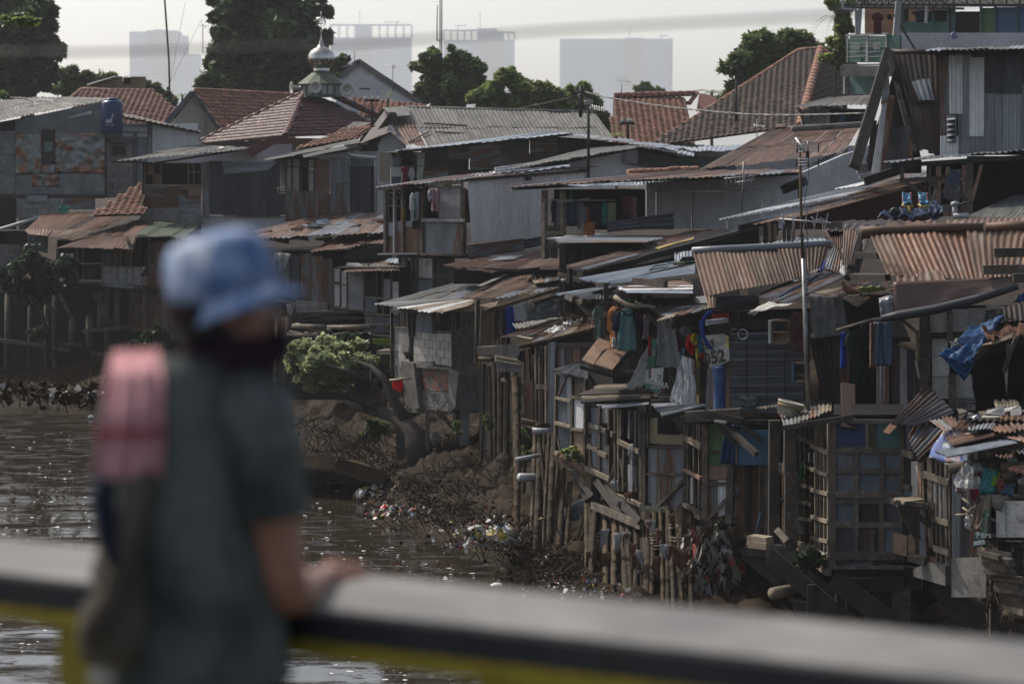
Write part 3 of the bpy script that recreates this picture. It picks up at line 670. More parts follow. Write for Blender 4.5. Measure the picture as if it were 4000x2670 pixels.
# ------------------------------------------------------------------ bridge: deck, parapet
RD=.82; RZ=CAMZ -RD
def rl(u,v):return G(u,v,RZ)
fa,fb=rl(0,2235),rl(4000,2679); ba,bb=rl(0,2085),rl(4000,2520)
dirn=(fb -fa).normalized(); wn=Vector((-dirn.y,dirn.x,0))
if wn.y<0:wn=-wn
wdt=((ba -fa).dot(wn)+(bb -fb).dot(wn))/2; L0=fa -dirn *3; L1=fb+dirn *3
deck=Thing('bridge_deck',None,None,kind='structure')
dq=[L0 -wn *8,L1 -wn *8,L1+wn *(wdt+.1),L0+wn *(wdt+.1)]; dz=CAMZ -1.66
v=[(q.x,q.y,dz)for q in dq]+[(q.x,q.y,dz -.5)for q in dq]
deck.add('bridge_deck',v,[(0,1,2,3),(7,6,5,4),(0,4,5,1),(1,5,6,2),(2,6,7,3),(3,7,4,0)],M['conc'])
rail=Thing('bridge_parapet','blurred whitewashed concrete bridge rail with a dark front edge and yellow steel below','railing')
M['railtop']=mk('whitewashed_concrete',(.215,.205,.19),(.15,.145,.14),(.12,.115,.11),.75,0,3.2,None,var=0,fine=8,c3thr=(.58,.75))
M['raildark']=mk('near_black_edge',(.018,.019,.024),(.035,.033,.035),None,.6,0,5,None,var=0,fine=8)  # near-black band below the pale slab
M['yellow']=mk('faded_yellow_paint',(.38,.29,.02),(.26,.2,.015),(.12,.08,.02),.55,0,3,None,var=0,fine=10,c3thr=(.6,.7))
cen=(L0+L1)/2+wn *wdt/2; ang=math.atan2(dirn.y,dirn.x); LN=(L1 -L0).length
rail.add('top_slab',*box_geo((cen.x,cen.y,RZ -.006),LN,wdt,.012,ang),M['railtop'])
rail.add('edge_beam',*box_geo((cen.x,cen.y,RZ -.012 -.026),LN,wdt -.004,.052,ang),M['raildark'])
c2=cen -wn *(wdt/2 -.03); rail.add('steel_rail',*box_geo((c2.x,c2.y,RZ -.08),LN,.06,.03,ang),M['yellow'])
for (ua,ub)in ((180,620),(1840,2290),(3560,4080),(-1500,-1050)):
    a_,b_=rl(ua,2235+.111 *ua),rl(ub,2235+.111 *ub); a_+=wn *.03; b_+=wn *.03; z1=RZ -.104; h=.15
    V=[]; 
    for off in (0,.3):
        for q,z in ((a_,z1),(b_,z1),(b_,z1 -.10),(lerp(a_,b_,.75),z1 -.22),(lerp(a_,b_,.75),dz),(lerp(a_,b_,.25),dz),(lerp(a_,b_,.25),z1 -.22),(a_,z1 -.10)):V.append(tuple((q+wn *off).xy)+(z,))
    k=8; rail.add('bracket_post',V,[tuple(range(k))[::-1],tuple(range(k,2 *k))]+[(i,(i+1)%k,k+(i+1)%k,k+i)for i in range(k)],M['yellow'])
cb=Thing('overhead_cable','thick out of focus cable crossing the sky close to the camera','cable')
tube(cb,[P(-900,205,5.9),P(300,205,5.6),P(1300,178,5.4),P(2200,116,5.2),P(3200,62,5.),P(4500,-60,4.7)],.0042,M['wire'],'overhead_cable',8)
# ================================================================== LEFT AND FAR HOUSES
HG='patched houses packed along the river bank'
# --- foil covered house (view 1)
view(1)
T=Thing('foil_house','house at the left edge covered in crumpled orange and silver foil around one narrow window','house',HG)
W=wall(-60,92,720,92,1000); bd(T,W,[(-60,840),(700,700),(705,1340),(-60,1340)],'void',.02,-.12,name='inner_wall')
M['foil']=mk('crumpled_packaging_foil',(.24,.10,.055),(.2,.21,.21),(.07,.14,.09),.32,.35,2.0,None,var=.15,fine=5,bump=.7,bscale=3,thr=(.42,.5),c3thr=(.6,.64),c3scale=2.2)
M['foilgrey']=mk('grey_foil',(.16,.17,.18),(.11,.115,.125),(.22,.22,.22),.4,.4,1.2,None,var=.1,fine=5,bump=.5,bscale=2.5)
bd(T,W,[(105,815),(700,690),(702,905),(105,905)],'foilgrey',.03,name='wall_sheet')
bd(T,W,(-60,830,103,890),'void',.02); bd(T,W,(-60,892,103,1050),'foilgrey',.03,name='wall_sheet'); bd(T,W,(-60,1052,103,1185),'foilgrey',.045,name='wall_sheet'); bd(T,W,(-60,1188,103,1320),'foilgrey',.03,name='wall_sheet')
Q=qd(W,(107,907,284,1185)); fabric(T,Q,M['foil'],12,12,.02,2,name='foil_sheet',crumple=.10)
Q=qd(W,(378,907,715,1180)); fabric(T,Q,M['foil'],22,16,.02,3,name='foil_sheet',crumple=.11)
Q=qd(W,(286,1115,376,1180)); fabric(T,Q,M['foil'],8,6,.02,2,name='foil_sheet',crumple=.06)
Q=qd(W,(218,1182,402,1270)); fabric(T,Q,M['foil'],12,8,.02,2,name='foil_sheet',crumple=.07)
bd(T,W,[(460,800),(625,750),(625,775),(470,805)],'alu',.012,.04,name='shiny_patch'); bd(T,W,(107,1190,217,1330),'foilgrey',.03,name='wall_sheet'); bd(T,W,(219,1272,402,1332),'foilgrey',.03,name='wall_sheet'); bd(T,W,(404,1182,712,1342),'foilgrey',.035,name='wall_sheet')
wn_=bd(T,W,(285,880,378,1112),'wooddark',.05,.03,name='window_frame')
for k,(a0,b0,a1,b1)in enumerate(((305,905,360,960),(305,965,360,1030),(305,1036,360,1095))):bd(T,W,(a0,b0,a1,b1),'black' if k!=1 else 'greenpaint',.01,.085,name='pane',parent=wn_)
bd(T,W,(-60,1322,712,1350),'wooddark',.06,name='sill_beam')
roof(T,[(-200,690,101),(440,665,101),(770,671,92.5),(-200,860,91)],12,AS,rows=2,pitch=.2,amp=.02)
for q in ([(70,660),(190,662),(185,672),(75,668)],[(190,662),(310,658),(330,668),(200,672)],[(330,660),(430,665),(440,676),(325,668)],[(265,690),(400,684),(400,696),(270,698)],[(400,686),(512,682),(515,692),(420,695)]):
    pl=Plane(p(q[0][0],q[0][1],98),Vector((0,-.22,1))); cs(T,pl,q,'asb',1,pitch=.2,amp=.02,name='loose_sheet')
W2=wall(-60,91.5,720,91.5,1400); bd(T,W2,(-60,1350,110,1560),'void',.1,name='dark_opening')
masonry(T,W2,(112,1352,420,1485),.4,.2,['blockdim'],'block'); cs(T,W2,(425,1345,650,1425),'rustgrey',2,True,off=.05)
bd(T,W2,(185,1330,325,1370),'galv',.02,.08,name='flashing')
for a in (0,105,330):bt(T,W,a,1350,a,1560,'wooddark',.12,.12,.1,'post')
T=Thing('drain_pipe','long white plastic pipe slanting at the lower left below the foil covered house','pipe'); tube(T,[p(-80,1590,90),p(0,1560,90),p(150,1515,90),p(285,1475,90)],.07,M['pvc'],'drain_pipe',8)
T=Thing('green_rag','sea green rag hanging below the foil covered house','cloth'); fabric(T,[p(405,1395,90),p(480,1400,90),p(450,1480,90),p(385,1460,90)],cloth('seagreen_cloth',(.1,.35,.27)),8,8,.04,2,name='rag',crumple=.08)

# --- block extension with blue tank
T=Thing('block_house','pale block walled house with a small dark window beneath the blue water tank','house',HG)
W=wall(700,93.5,1060,93.5,1100)
masonry(T,W,(735,905,908,984),.4,.2,['blockdim']); masonry(T,W,(735,985,762,1062),.4,.2,['block']); masonry(T,W,(866,985,906,1062),.4,.2,['block']); masonry(T,W,(735,1064,906,1345),.4,.2,['block'])
f=bd(T,W,(760,984,866,1064),'conc',.06,.0,name='window_frame'); bd(T,W,(772,995,856,1052),'black',.02,.05,name='pane',parent=f)
bd(T,W,(712,905,734,1345),'conc',.08,name='concrete_column'); bd(T,W,(908,905,935,1270),'conc',.08,name='concrete_column'); bd(T,W,(720,935,920,970),'conc',.1,.02,name='lintel')
cs(T,W,(935,935,1005,1300),GA,1,off=.03); cs(T,W,(1042,840,1350,1045),PA,4,off=.05,pitch=.2); bd(T,W,(835,840,1040,935),'plaster',.04); 
for b in (855,895,930):bt(T,W,835,b,1010,b+6,'galv',.05,.04,.08,'rail')
for a in (1012,1030):bt(T,W,a,840,a,1045,'conc',.09,.09,.08,'post')
roof(T,[(830,770,101),(1150,850,101),(1385,902,93),(830,785,93)],5,AS,pitch=.2,amp=.02)
bt(T,W,830,798,1375,905,'wooddark',.1,.1,.3,'fascia')
T=Thing('water_tank','dark blue plastic water tank with white animal emblem and lettering on the block wall','water tank')
c=p(765,905,91.9); k=.405
lathe(T,c,[(k *.98,0),(k,.03),(k,1.08),(k *.97,1.14),(k *.85,1.2),(k *.68,1.23),(k *.62,1.25)],M['tankblue'],'tank_body',28); lathe(T,c+Vector((0,0,1.235)),[(k *.62,0),(k *.62,.05),(k *.4,.09),(0.001,.1)],M['tankblue'],'lid',24)
ey=Vector((0,0,1)); ex=Vector((1,0,0)); yy=c.y -k -.012
lettering(T,'EXCEL',Vector((c.x -.2,yy,c.z+.25)),ex,ey,.12,M['pvc']); 
def emb(pts):return [Vector((c.x+x,yy,c.z+z))for x,z in pts]
ext(T,'emblem',emb([(-.2,.42),(-.14,.36),(-.02,.37),(.08,.38),(.06,.48),(.10,.6),(.14,.7),(.06,.71),(.05,.6),(-.02,.5),(-.14,.5)]),0,.006,M['pvc'])

# --- tiled roofs behind
T=Thing('tiled_house','brown red tiled hip roof behind the blue water tank','house',HG)
A,B,C,D=p(560,606,114),p(1042,632,114),p(1300,850,109),p(430,850,109); tiles(T,A,B,C,D,'tile',.26,.3)
A2=p(440,690,113.5); ridge_tiles(T,A,B); ridge_tiles(T,B,p(1205,765,111)); ridge_tiles(T,A,p(470,680,112.5)); 
ext(T,'roof_slope',[A,D,D+Vector((-.6,6,0))],-.03,0,M['tile']); ext(T,'wall',[p(430,850,109.2),p(1300,850,109.2),p(1300,1200,109.2),p(430,1200,109.2)],-.1,0,M['plaster'])
T=Thing('rooftop_shed','small ochre rendered shed with a broken opening above the brown tiled roof','shed')
W=wall(590,117,1000,117,560); bd(T,W,(772,524,835,640),'ochre',.15); bd(T,W,(893,524,992,640),'ochre',.15); bd(T,W,(833,575,895,640),'ochre',.13); bd(T,W,[(610,580),(772,535),(772,640),(610,640)],'ochre',.1)
bd(T,W,(833,526,893,576),'void',.02,-.2); roof(T,[(770,518,121),(990,521,121),(995,524,116.8),(750,524,116.8)],2,AS,pitch=.2); roof(T,[(775,522,119),(780,525,116.5),(590,583,116.5),(600,575,119)],1,AS,pitch=.2)
T=Thing('gabled_house','cream walled house with an orange red tiled gable roof left of the dome','house',HG)
W=wall(1100,108,1520,108,850); bd(T,W,[(1322,650),(1520,900),(1520,1000),(1335,1000),(1335,950),(1160,852)],'plasterw',.1); bd(T,W,(1120,990,1540,1100),'plaster',.1)
bt(T,W,1320,628,1140,842,'boardb',.28,.12,.5,'barge_board'); bt(T,W,1320,628,1512,890,'boardb',.28,.12,.5,'barge_board'); bt(T,W,1392,790,1392,960,'pvc',.08,.06,.15,'drain_pipe')
A,B=p(1325,612,107.4),P(1170,372,112); D,C=p(1520,890,104.9),P(1170,545,106); tiles(T,A,B,C,D,'tileorange',.26,.3); ridge_tiles(T,A,B,'tileorange')
ext(T,'roof_slope',[A,p(1135,845,110.5),p(1135,845,110.5)+(B -A),B],-.05,0,M['tileorange'])

# --- mosque
view(2)
T=Thing('mosque','mosque with a glossy maroon hip roof, round lantern and polished onion dome','mosque')
ap1,ap2=p(505,628,105),p(665,630,105); C0=p(372,925,98.5); Lc=p(-250,985,105); Rc=p(1085,850,108); Rc2=p(1060,1010,103)
tiles(T,ap1,ap1+(ap2 -ap1)*.12,C0+(ap2 -ap1)*.1,Lc,'tileglaze',.25,.3,cap=150)
tiles(T,ap1+Vector((.1,0,0)),ap2,p(1110,905,104.2),C0+Vector((.1,0,0)),'tileglaze',.25,.3,cap=300)
ridge_tiles(T,ap1,C0,'tileglaze',.16,.4); ridge_tiles(T,ap1,Lc,'tileglaze',.14,.42); ridge_tiles(T,ap2,p(1030,800,106),'tileglaze',.16,.42)
W=wall(90,98.3,650,98.3,960); bd(T,W,[(95,1000),(290,937),(296,985),(140,1072)],'maroon',.04,name='fascia_board'); bd(T,W,[(292,937),(660,942),(640,968),(296,983)],'maroon',.04,name='fascia_board')
bd(T,wall(-260,104.5,900,104.5,1000),(-260,960,1050,1300),'plaster',.1,name='wall'); bd(T,wall(180,99,600,99,1000),(180,980,420,1200),'plaster',.1,name='wall')
cx=p(620,620,104.5); px=104.5/FPX/1.742          # metres per zoomed pixel here
def mz(b):return p(620,b,104.5).z -cx.z
lathe(T,cx,[(.85,mz(660)),(.85,mz(568))],M['greenpaint'],'lantern_drum',8,smooth=False)
for k_ in range(8):
    a=2 *math.pi *(k_+.5)/8; o_=cx+Vector((math.cos(a),math.sin(a),0))*.80; tt=Vector((-math.sin(a),math.cos(a),0)); nn=Vector((math.cos(a),math.sin(a),0))
    for i in (-1,1):
        q=[o_+tt *(i *.14 -.1)+Vector((0,0,mz(642))),o_+tt *(i *.14+.1)+Vector((0,0,mz(642))),o_+tt *(i *.14+.1)+Vector((0,0,mz(582))),o_+tt *(i *.14 -.1)+Vector((0,0,mz(582)))]
        ext(T,'lantern_pane',q,0,.02,M['boardw'],nrm=nn)
lathe(T,cx,[(165 *px,mz(574)),(158 *px,mz(568)),(65 *px,mz(496)),(50 *px,mz(494))],M['greenroof'],'skirt_roof',12,smooth=False)
lathe(T,cx,[(54 *px,mz(496)),(54 *px,mz(488)),(58 *px,mz(486)),(50 *px,mz(478)),(55 *px,mz(468)),(52 *px,mz(464))],M['dome'],'dome_collar',24)
lathe(T,cx,[(48 *px,mz(470)),(72 *px,mz(450)),(87 *px,mz(425)),(92 *px,mz(400)),(88 *px,mz(372)),(72 *px,mz(345)),(45 *px,mz(328)),(28 *px,mz(318)),(16 *px,mz(298)),(8 *px,mz(270)),(2 *px,mz(246)),(2 *px,mz(190))],M['dome'],'onion_dome',48,ribs=.035)
fin=T
rg=[cx+Vector((math.cos(a)*28 *px,0,mz(152)+math.sin(a)*30 *px))for a in np.linspace(-1.2,4.3,18)]; tube(T,rg,[.01+.03 *math.sin(i/17 *math.pi)for i in range(18)],M['dome'],'crescent',6)
tube(T,[cx+Vector((math.cos(a)*13 *px,0,mz(150)+math.sin(a)*14 *px))for a in np.linspace(0,6.28,14)],.02,M['dome'],'finial_ring',6)
tube(T,[cx+Vector((0,0,mz(200))),cx+Vector((0,0,mz(80)))],.015,M['dome'],'finial_rod',6)
def horn(c,d,label,r=.26):
    T=Thing('loudspeaker',label,'loudspeaker','horn speakers round the dome lantern'); q=Vector(d).to_track_quat('Z','Y').to_matrix()
    lathe(T,c,[(.06,-.42),(.07,-.3),(.09,-.2),(.13,-.1),(.2,-.03),(r,0),(r *.98,.01),(.19,-.02),(.11,-.09),(.05,-.14),(0.001,-.14)],M['horn'],'horn',24,tilt=q)
    lathe(T,c,[(.001,-.5),(.1,-.48),(.1,-.36),(.05,-.34)],M['steel'],'driver_unit',12,tilt=q); lathe(T,c,[(.05,-.14),(.05,-.04),(.03,-.02),(.001,-.02)],M['horn'],'throat_cone',12,tilt=q)
horn(p(580,594,103.3),(0,-1,0),'ivory horn loudspeaker facing straight out under the dome'); horn(p(795,608,103.4),(.35,-.93,-.02),'ivory horn loudspeaker at the right of the dome lantern',.29)
horn(p(415,598,103.8),(-.93,-.35,0),'ivory horn loudspeaker pointing left of the dome lantern',.27)
# --- gable house and antenna
T=Thing('gabled_house','unpainted grey gable wall with a ragged render line, right of the dome','house',HG)
W=wall(700,118,1310,118,600); bd(T,W,[(878,425),(1295,705),(1295,900),(700,900),(745,535)],'plaster',.12,name='gable_wall')
M['mortar2']=M['mortar']; bt(T,W,870,416,1302,705,'conc',.35,.14,.2,'roof_edge'); bt(T,W,878,416,745,528,'conc',.3,.14,.2,'roof_edge'); ext(T,'roof_slope',[p(870,412,118),p(765,462,118),p(765,462,124),p(870,412,124)],0,.06,M['zinc'])
bd(T,W,(880,600,950,608),'wooddark',.02,.13,name='vent_slot')
T=Thing('tiled_house','low strip of orange roof tiles below the grey gable wall','house',HG)
A,B,C,D=p(830,660,113),p(1320,712,113),p(1320,790,110),p(900,790,110); tiles(T,A,B,C,D,'tileorange',.26,.3,cap=200); bd(T,wall(830,110.2,1320,110.2,800),(880,790,1330,900),'plaster',.1,name='wall')
def antenna(label,a,b_top,b_bot,Y,els,mat='steel',boom=None,r=.02,group='television aerials on the roofs',tip=None,v_=None,loops=False,mast_mat=None,elm='alu',er=.007):
    """mast plus booms with cross elements; els: (a0, b0, a1, b1, n, length_px, lean)"""
    T=Thing('television_aerial',label,'aerial',group); q0,q1=p(a if tip is None else tip,b_bot,Y),p(a,b_top,Y); tube(T,[q0,q1],r,M[mast_mat or mat],'mast',6)
    for (a0,b0,a1,b1,n,ln,lean)in els:
        s,e=p(a0,b0,Y -.05),p(a1,b1,Y -.05); tube(T,[s,e],er *1.6,M[elm],'boom',5); k=Y/FPX/_v[2]; gs=[]
        for i in range(n):
            c_=lerp(s,e,(i+.5)/n); L_=ln *k/2 *(1 -.25 *i/max(1,n)); d=Vector((lean,.75,.55 if lean==0 else .15)).normalized()if lean<5 else Vector((0,0,1))
            T.add('element',*tube_geo([c_ -d *L_,c_+d *L_],er,4),M[elm])
    return T
antenna('thin roof aerial rising beside the grey gable wall',1105,440,620,117,[(1050,445,1125,447,6,22,0),(1098,455,1125,462,3,30,9)])
antenna('thin rod aerial on top of the grey gable',844,340,430,119,[(838,380,850,378,2,14,0)])
T=Thing('radio_mast','tall lattice radio mast standing behind the round tree','radio mast'); a0=p(1432,330,135); k=135/FPX/1.742
for dx,dy in ((-8,0),(8,0),(0,.25)):tube(T,[a0+Vector((dx *k,dy,-3)),a0+Vector((dx *k,dy,340 *k))],.025,M['steel'],'upright',5)
for i in range(28):z=i *12 *k; s=8 *k *(1 if i%2 else -1); tube(T,[a0+Vector((s,0,z)),a0+Vector((-s,0,z+12 *k))],.014,M['steel'],'brace',4)
tube(T,[a0+Vector((-26 *k,0,50 *k)),a0+Vector((-24 *k,0,290 *k))],.035,M['steel'],'side_antenna',6); tube(T,[a0+Vector((-30 *k,0,60 *k)),a0+Vector((0,0,50 *k))],.03,M['steel'],'arm',5)
view(1)
T=Thing('radio_mast','slender wire stayed pole standing before the stepped left tower','radio mast'); tube(T,[p(1155,700,125),p(1150,420,125),p(1132,160,125),p(1118,-30,125)],.05,M['wire'],'pole',6)
tube(T,[p(1150,600,125),p(1260,20,126)],.008,M['wire'],'stay_wire',4); tube(T,[p(1150,580,125),p(1375,130,126)],.008,M['wire'],'stay_wire',4); T.add('junction_box',*box_geo(p(1147,601,124.9),.18,.12,.14),M['black'])
antenna('roof aerial in front of the tall tree right of the stepped tower',1380,165,360,122,[(1345,178,1425,176,6,26,0),(1370,165,1400,190,2,30,9)])
antenna('tiny forked aerial over the bushes at the upper left',675,465,525,130,[(668,480,700,476,4,24,9)])

# --- grey ribbed roof house
view(2)
T=Thing('ribbed_roof_house','house under a long grey ribbed roof with a rusty left corner and an open gable','house',HG)
sheets(T,p(1050,745,93.5),p(1200,733,94),p(1330,990,88.5),p(1190,985,88),2,['rustlight','rust'],2,.12,.014)
view(0); sheets(T,P(1590,421,94),P(2325,442,95),P(2400,548,89),P(1668,569,88.4),8,AS,2,.12,.014)
tube(T,[P(1585,419,94),P(2325,440,95)],.07,M['conc'],'ridge_cap',8); view(2)
pl=slope(p(1110,740,93.2),p(1210,735,93.4),p(1190,800,91.4)); ext(T,'ridge_sheet',qd(pl,[(1040,745),(1200,733),(1225,795),(1115,805)],.05),0,.02,M['asb'])
for (x0,y0,x1,y1)in ((1315,848,1610,865),(1390,908,1600,918),(1220,975,1350,905)):pl=slope(P(1590,421,93.9),P(2325,442,94.9),P(1668,569,88.3)); bt(T,pl,x0,y0,x1,y1,'wood',.07,.05,.06,'roof_plank')
ext(T,'roof_underside',[p(1045,748,93.5),p(1188,985,88),p(1090,900,90),p(872,985,90.5)],-.02,.02,M['rustdark'])
bt(T,wall(860,90,1190,90,850),1045,745,868,985,'wooddark',.12,.14,.2,'barge_board'); bt(T,wall(860,90,1190,90,850),1100,830,1190,990,'boardb',.1,.06,.4,'barge_board')
W=wall(850,90.8,1230,90,900); bd(T,W,[(1090,850),(1195,990),(1195,1240),(1010,1240),(1010,990)],'plaster',.08,name='gable_wall'); bd(T,W,[(1010,1240),(1200,1240),(1200,1500),(1000,1500)],'plaster',.08,name='wall')
bd(T,W,(880,985,1020,1030),'void',.06,name='lintel_board'); bd(T,W,[(1045,760),(1090,850),(1010,985),(880,985)],'void',-.5,-.6,name='loft_board')
# --- grey plank and door house below the mosque (N1)
T=Thing('patched_house','house with tall white panelled windows, a white drainpipe and a dark ribbed door','house',HG)
W=wall(360,83,1060,84,1250)
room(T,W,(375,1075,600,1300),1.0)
for (a0,b0,a1,b1)in ((385,1135,412,1300),(426,1135,466,1300),(534,1170,564,1300)):bd(T,W,(a0,b0,a1,b1),'boardw',.02,.01,name='window_panel')
bd(T,W,(385,1080,470,1130),'plaster',.02); bd(T,W,(530,1085,570,1165),'plaster',.02); bd(T,W,(578,1085,672,1320),'ply',.02,.02,label='brownish board')
for a in (378,420,480,528,572):bt(T,W,a,1070,a,1300,'wood',.07)
bt(T,W,375,1132,575,1132,'wood',.05); bt(T,W,375,1302,575,1302,'wood',.06)
cs(T,W,(674,1070,810,1235),RG,2,off=.04); cs(T,W,(372,1300,584,1498),'rustgrey',3,off=.05); cs(T,W,(585,1318,680,1540),'rustgrey',1,off=.06); cs(T,W,(680,1237,805,1480),'rustgrey',2,off=.03)
cs(T,W,(810,1125,958,1478),'darkiron',2,off=.0,pitch=.07,name='door_sheet'); bd(T,W,(815,1075,1000,1122),'boardb',.03); bd(T,W,(958,1125,985,1460),'void',.03)
bt(T,W,365,1498,580,1498,'wood',.08,.1,.08,'beam'); cs(T,W,(440,1505,570,1530),'galv',1,True)
tube(T,[p(790,1000,83),p(800,1050,83),p(830,1062,83),p(985,1076,83.4),p(990,1100,83.4),p(988,1440,83.4),p(975,1455,83.3),p(930,1465,83.2)],.06,M['pvc'],'drain_pipe',8)
sheets(T,p(860,948,87),p(890,975,84.5),p(270,1085,81),p(235,1078,84),4,['asb'],3,.14,.015)
sheets(T,p(770,985,84),p(790,1015,82.4),p(500,1075,81.2),p(490,1050,83),2,['asb','galv'],1,.14,.015)
bt(T,W,260,1088,860,1010,'wooddark',.14,.1,.9,'eave_beam')
tiles(T,p(800,870,90),p(975,838,90),p(860,945,87.2),p(430,1020,86),'tileorange',.25,.28,cap=120)
ext(T,'roof_patch',[p(770,885,89.6),p(840,835,90.5),p(960,840,90.5),p(800,905,88.9)],0,.04,M['conc'])
T=Thing('television_aerial','rusty ring shaped aerial sticking out left of the white panelled windows','aerial','television aerials on the roofs')
for r_ in (.15,.27):tube(T,[p(440,1300,81.6)+Vector((math.cos(a)*r_ *.4,0,math.sin(a)*r_))for a in np.linspace(0,6.28,16)],.008,M['steel'],'ring',4)
tube(T,[p(325,1278,81.5),p(450,1290,81.7)],.02,M['rust'],'arm',5); tube(T,[p(325,1320,81.5),p(450,1300,81.7)],.02,M['rust'],'arm',5); tube(T,[p(325,1275,81.5),p(328,1325,81.5)],.02,M['rust'],'arm',5)
def insulators(label,a,b0,b1,Y,arms):
    T=Thing('utility_pole',label,'utility pole','short power poles among the roofs'); tube(T,[p(a,b1,Y),p(a,b0,Y)],.05,M['wooddark'],'pole',6); bar(T,p(a -50,b0+10,Y),p(a+48,b0+12,Y),.1,.1,M['wooddark'],'cross_arm')
    for x in arms:lathe(T,p(x,b0+4,Y),[(.03,0),(.07,.03),(.04,.07),(.06,.1),(.001,.14)],M['white'],'insulator',8)
insulators('short power pole with two white insulators right of the maroon roof',966,672,830,100,(920,970,1010))

# --- wooden window house (view 1)
view(1)
T=Thing('patched_house','house with a brown open timber window above rusty sheets and a hanging grey tarp','house',HG)
W=wall(970,88.5,1742,88.5,1300)
room(T,W,(985,1110,1372,1262),1.2)
for a in (985,1045,1098,1282,1318,1372):bt(T,W,a,1110,a,1262,'ply',.06)
bt(T,W,985,1185,1100,1185,'ply',.05); bt(T,W,1282,1170,1372,1170,'ply',.05); bt(T,W,985,1258,1372,1258,'woodpale',.06)
bd(T,W,(1003,1120,1042,1180),'ply',.02,-.1); bd(T,W,(1052,1190,1095,1250),'ply',.02,-.1); bd(T,W,(1250,1262,1372,1330),'ply',.02); 
cs(T,W,(972,1265,1258,1425),['rustgrey','rust','rustgrey'],2,True,off=.03); cs(T,W,(1225,1330,1370,1450),['rustgrey','galv'],2,True,off=.06); bd(T,W,(1258,1290,1282,1330),'void',.02)
fabric(T,[W.at(962,1420,.14),W.at(1228,1412,.14),W.at(1228,1515,.16),W.at(958,1505,.16)],cloth('grey_tarp',(.27,.26,.24)),14,8,.03,3,name='tarp'); fabric(T,[W.at(1228,1455,.12),W.at(1372,1450,.12),W.at(1366,1525,.12),W.at(1228,1520,.12)],M['grey_tarp'],10,6,.03,3,name='tarp')
cs(T,W,(1380,1100,1425,1470),['rustgrey'],1,off=.04); cs(T,W,(1425,1095,2005,1465),DI,6,off=.03,pitch=.07); cs(T,W,[(1520,1095),(1890,1095),(1830,1160),(1530,1185)],['galv'],2,True,off=.12)
bt(T,W,978,1110,972,1425,'wooddark',.08,.08); bt(T,W,1380,1095,1380,1470,'galv',.05)
sheets(T,p(1320,985,94),p(1700,1005,93),p(1640,1018,87.4),p(780,1096,86.6),8,AS,2,.14,.014)
bt(T,W,800,1100,1070,1108,'wooddark',.08,.08,1.4,'eave_beam'); bt(T,W,1070,1110,1660,1020,'wooddark',.1,.1,.6,'eave_beam'); ext(T,'skylight',[p(1490,1005,89.5),p(1522,1000,89.5),p(1520,1012,89),p(1486,1017,89)],0,.03,M['boardw'])
bd(T,wall(970,88.7,2100,88.7,1520),(1370,1468,2120,1640),'plaster',.1,name='lower_wall'); bd(T,wall(970,89,2100,89,1520),(970,1430,1372,1600),'void',.1,name='lower_wall')

# --- terrace row on stilts at the far left bank (view 12)
view(12)
T=Thing('small_tiled_roof','tilted patch of loose orange tiles above the rusty stilt house roofs at left','roof',HG); 
view(1); tiles(T,p(940,1250,90),p(985,1222,90),p(975,1458,86),p(600,1470,86),'tileorange',.26,.3,cap=200); view(12)
T=Thing('stilt_house','long stilt house at left with rusty roofs, an open veranda and a pale slatted railing','stilt house',HG)
sheets(T,p(290,60,90),p(965,40,90),p(640,188,85),p(165,178,85),9,['rust','rustdark','rust'],1,.11,.013)
sheets(T,p(640,175,84.9),p(165,168,84.9),p(200,200,84),p(500,242,84),5,['rustlight','rust'],1,.11,.013)
sheets(T,p(760,160,87),p(975,90,88.5),p(905,295,82.6),p(375,292,82.6),8,['rust','rustlight','rust'],2,.11,.013)
ext(T,'torn_flap',[p(860,220,82.7),p(915,290,82.5),p(885,305,82.4),p(868,270,82.5)],0,.02,M['rustdark'])
W=wall(160,84.5,980,84.2,400)
bd(T,W,(0,180,150,265),'void',.05,-1); 
room(T,W,(390,240,565,500),1.0); room(T,W,(570,240,705,395),1.0); room(T,W,(705,240,985,420),1.0)
cs(T,W,(562,398,700,512),['rustdark'],2,off=.0); 
for a in (392,465,525,570,705,802,822,865):bt(T,W,a,285,a,510,'wood',.08,.08)
for b in (330,355,400,430,470,495):bt(T,W,392,b,460,b,'wood',.06,.03)
for b in (338,380,435,478):bd(T,W,(474,b -8,500,b+20),'boardw',.02,.02,name='white_panel')
bt(T,W,545,398,700,398,'pvc',.05,.05,.1,'rail'); bt(T,W,540,512,700,514,'pvc',.06,.06,.1,'rail')
bd(T,W,(710,290,760,410),'boardb',.02); bd(T,W,(768,300,800,410),'wood',.02); bd(T,W,[(870,305),(910,305),(895,420),(878,420)],'ply',.02)
for i in range(5):
    a0=708+i *54; a1=a0+50
    for k in range(6):bt(T,W,a0,420+k *19+i *4,a1,423+k *19+i *4,'pvc',.11,.02,.12,'railing_slat')
for a in (706,757,802,862,907,968):bt(T,W,a,410+(a -706)*.06,a,555+(a -706)*.06,'board',.07,.06,.16,'railing_post')
bt(T,W,700,412,975,430,'board',.06,.08,.17,'handrail'); bt(T,W,705,540,970,568,'board',.12,.1,.17,'floor_beam'); bt(T,W,480,525,710,535,'wood',.1,.15,.2,'floor_beam')
for (x,y0,y1)in ((55,560,1110),(205,560,1100),(315,560,1120),(372,540,1110),(690,580,840),(610,750,960),(730,560,1150),(492,780,950),(800,580,830)):
    q0,q1=p(x,y0,84.6),p(x -6,y1,84.2); tube(T,[q0,q1],R(.07,.13),M['wood'],'stilt',7)
for (x0,y0,x1,y1)in ((0,920,300,960),(320,970,470,990),(560,860,885,830),(390,580,490,780),(640,600,760,830),(400,945,560,955),(290,590,370,760),(620,1010,740,1020),(380,1110,350,1000)):
    bar(T,p(x0,y0,84),p(x1,y1,84),.12,.1,M['wood'],'brace')
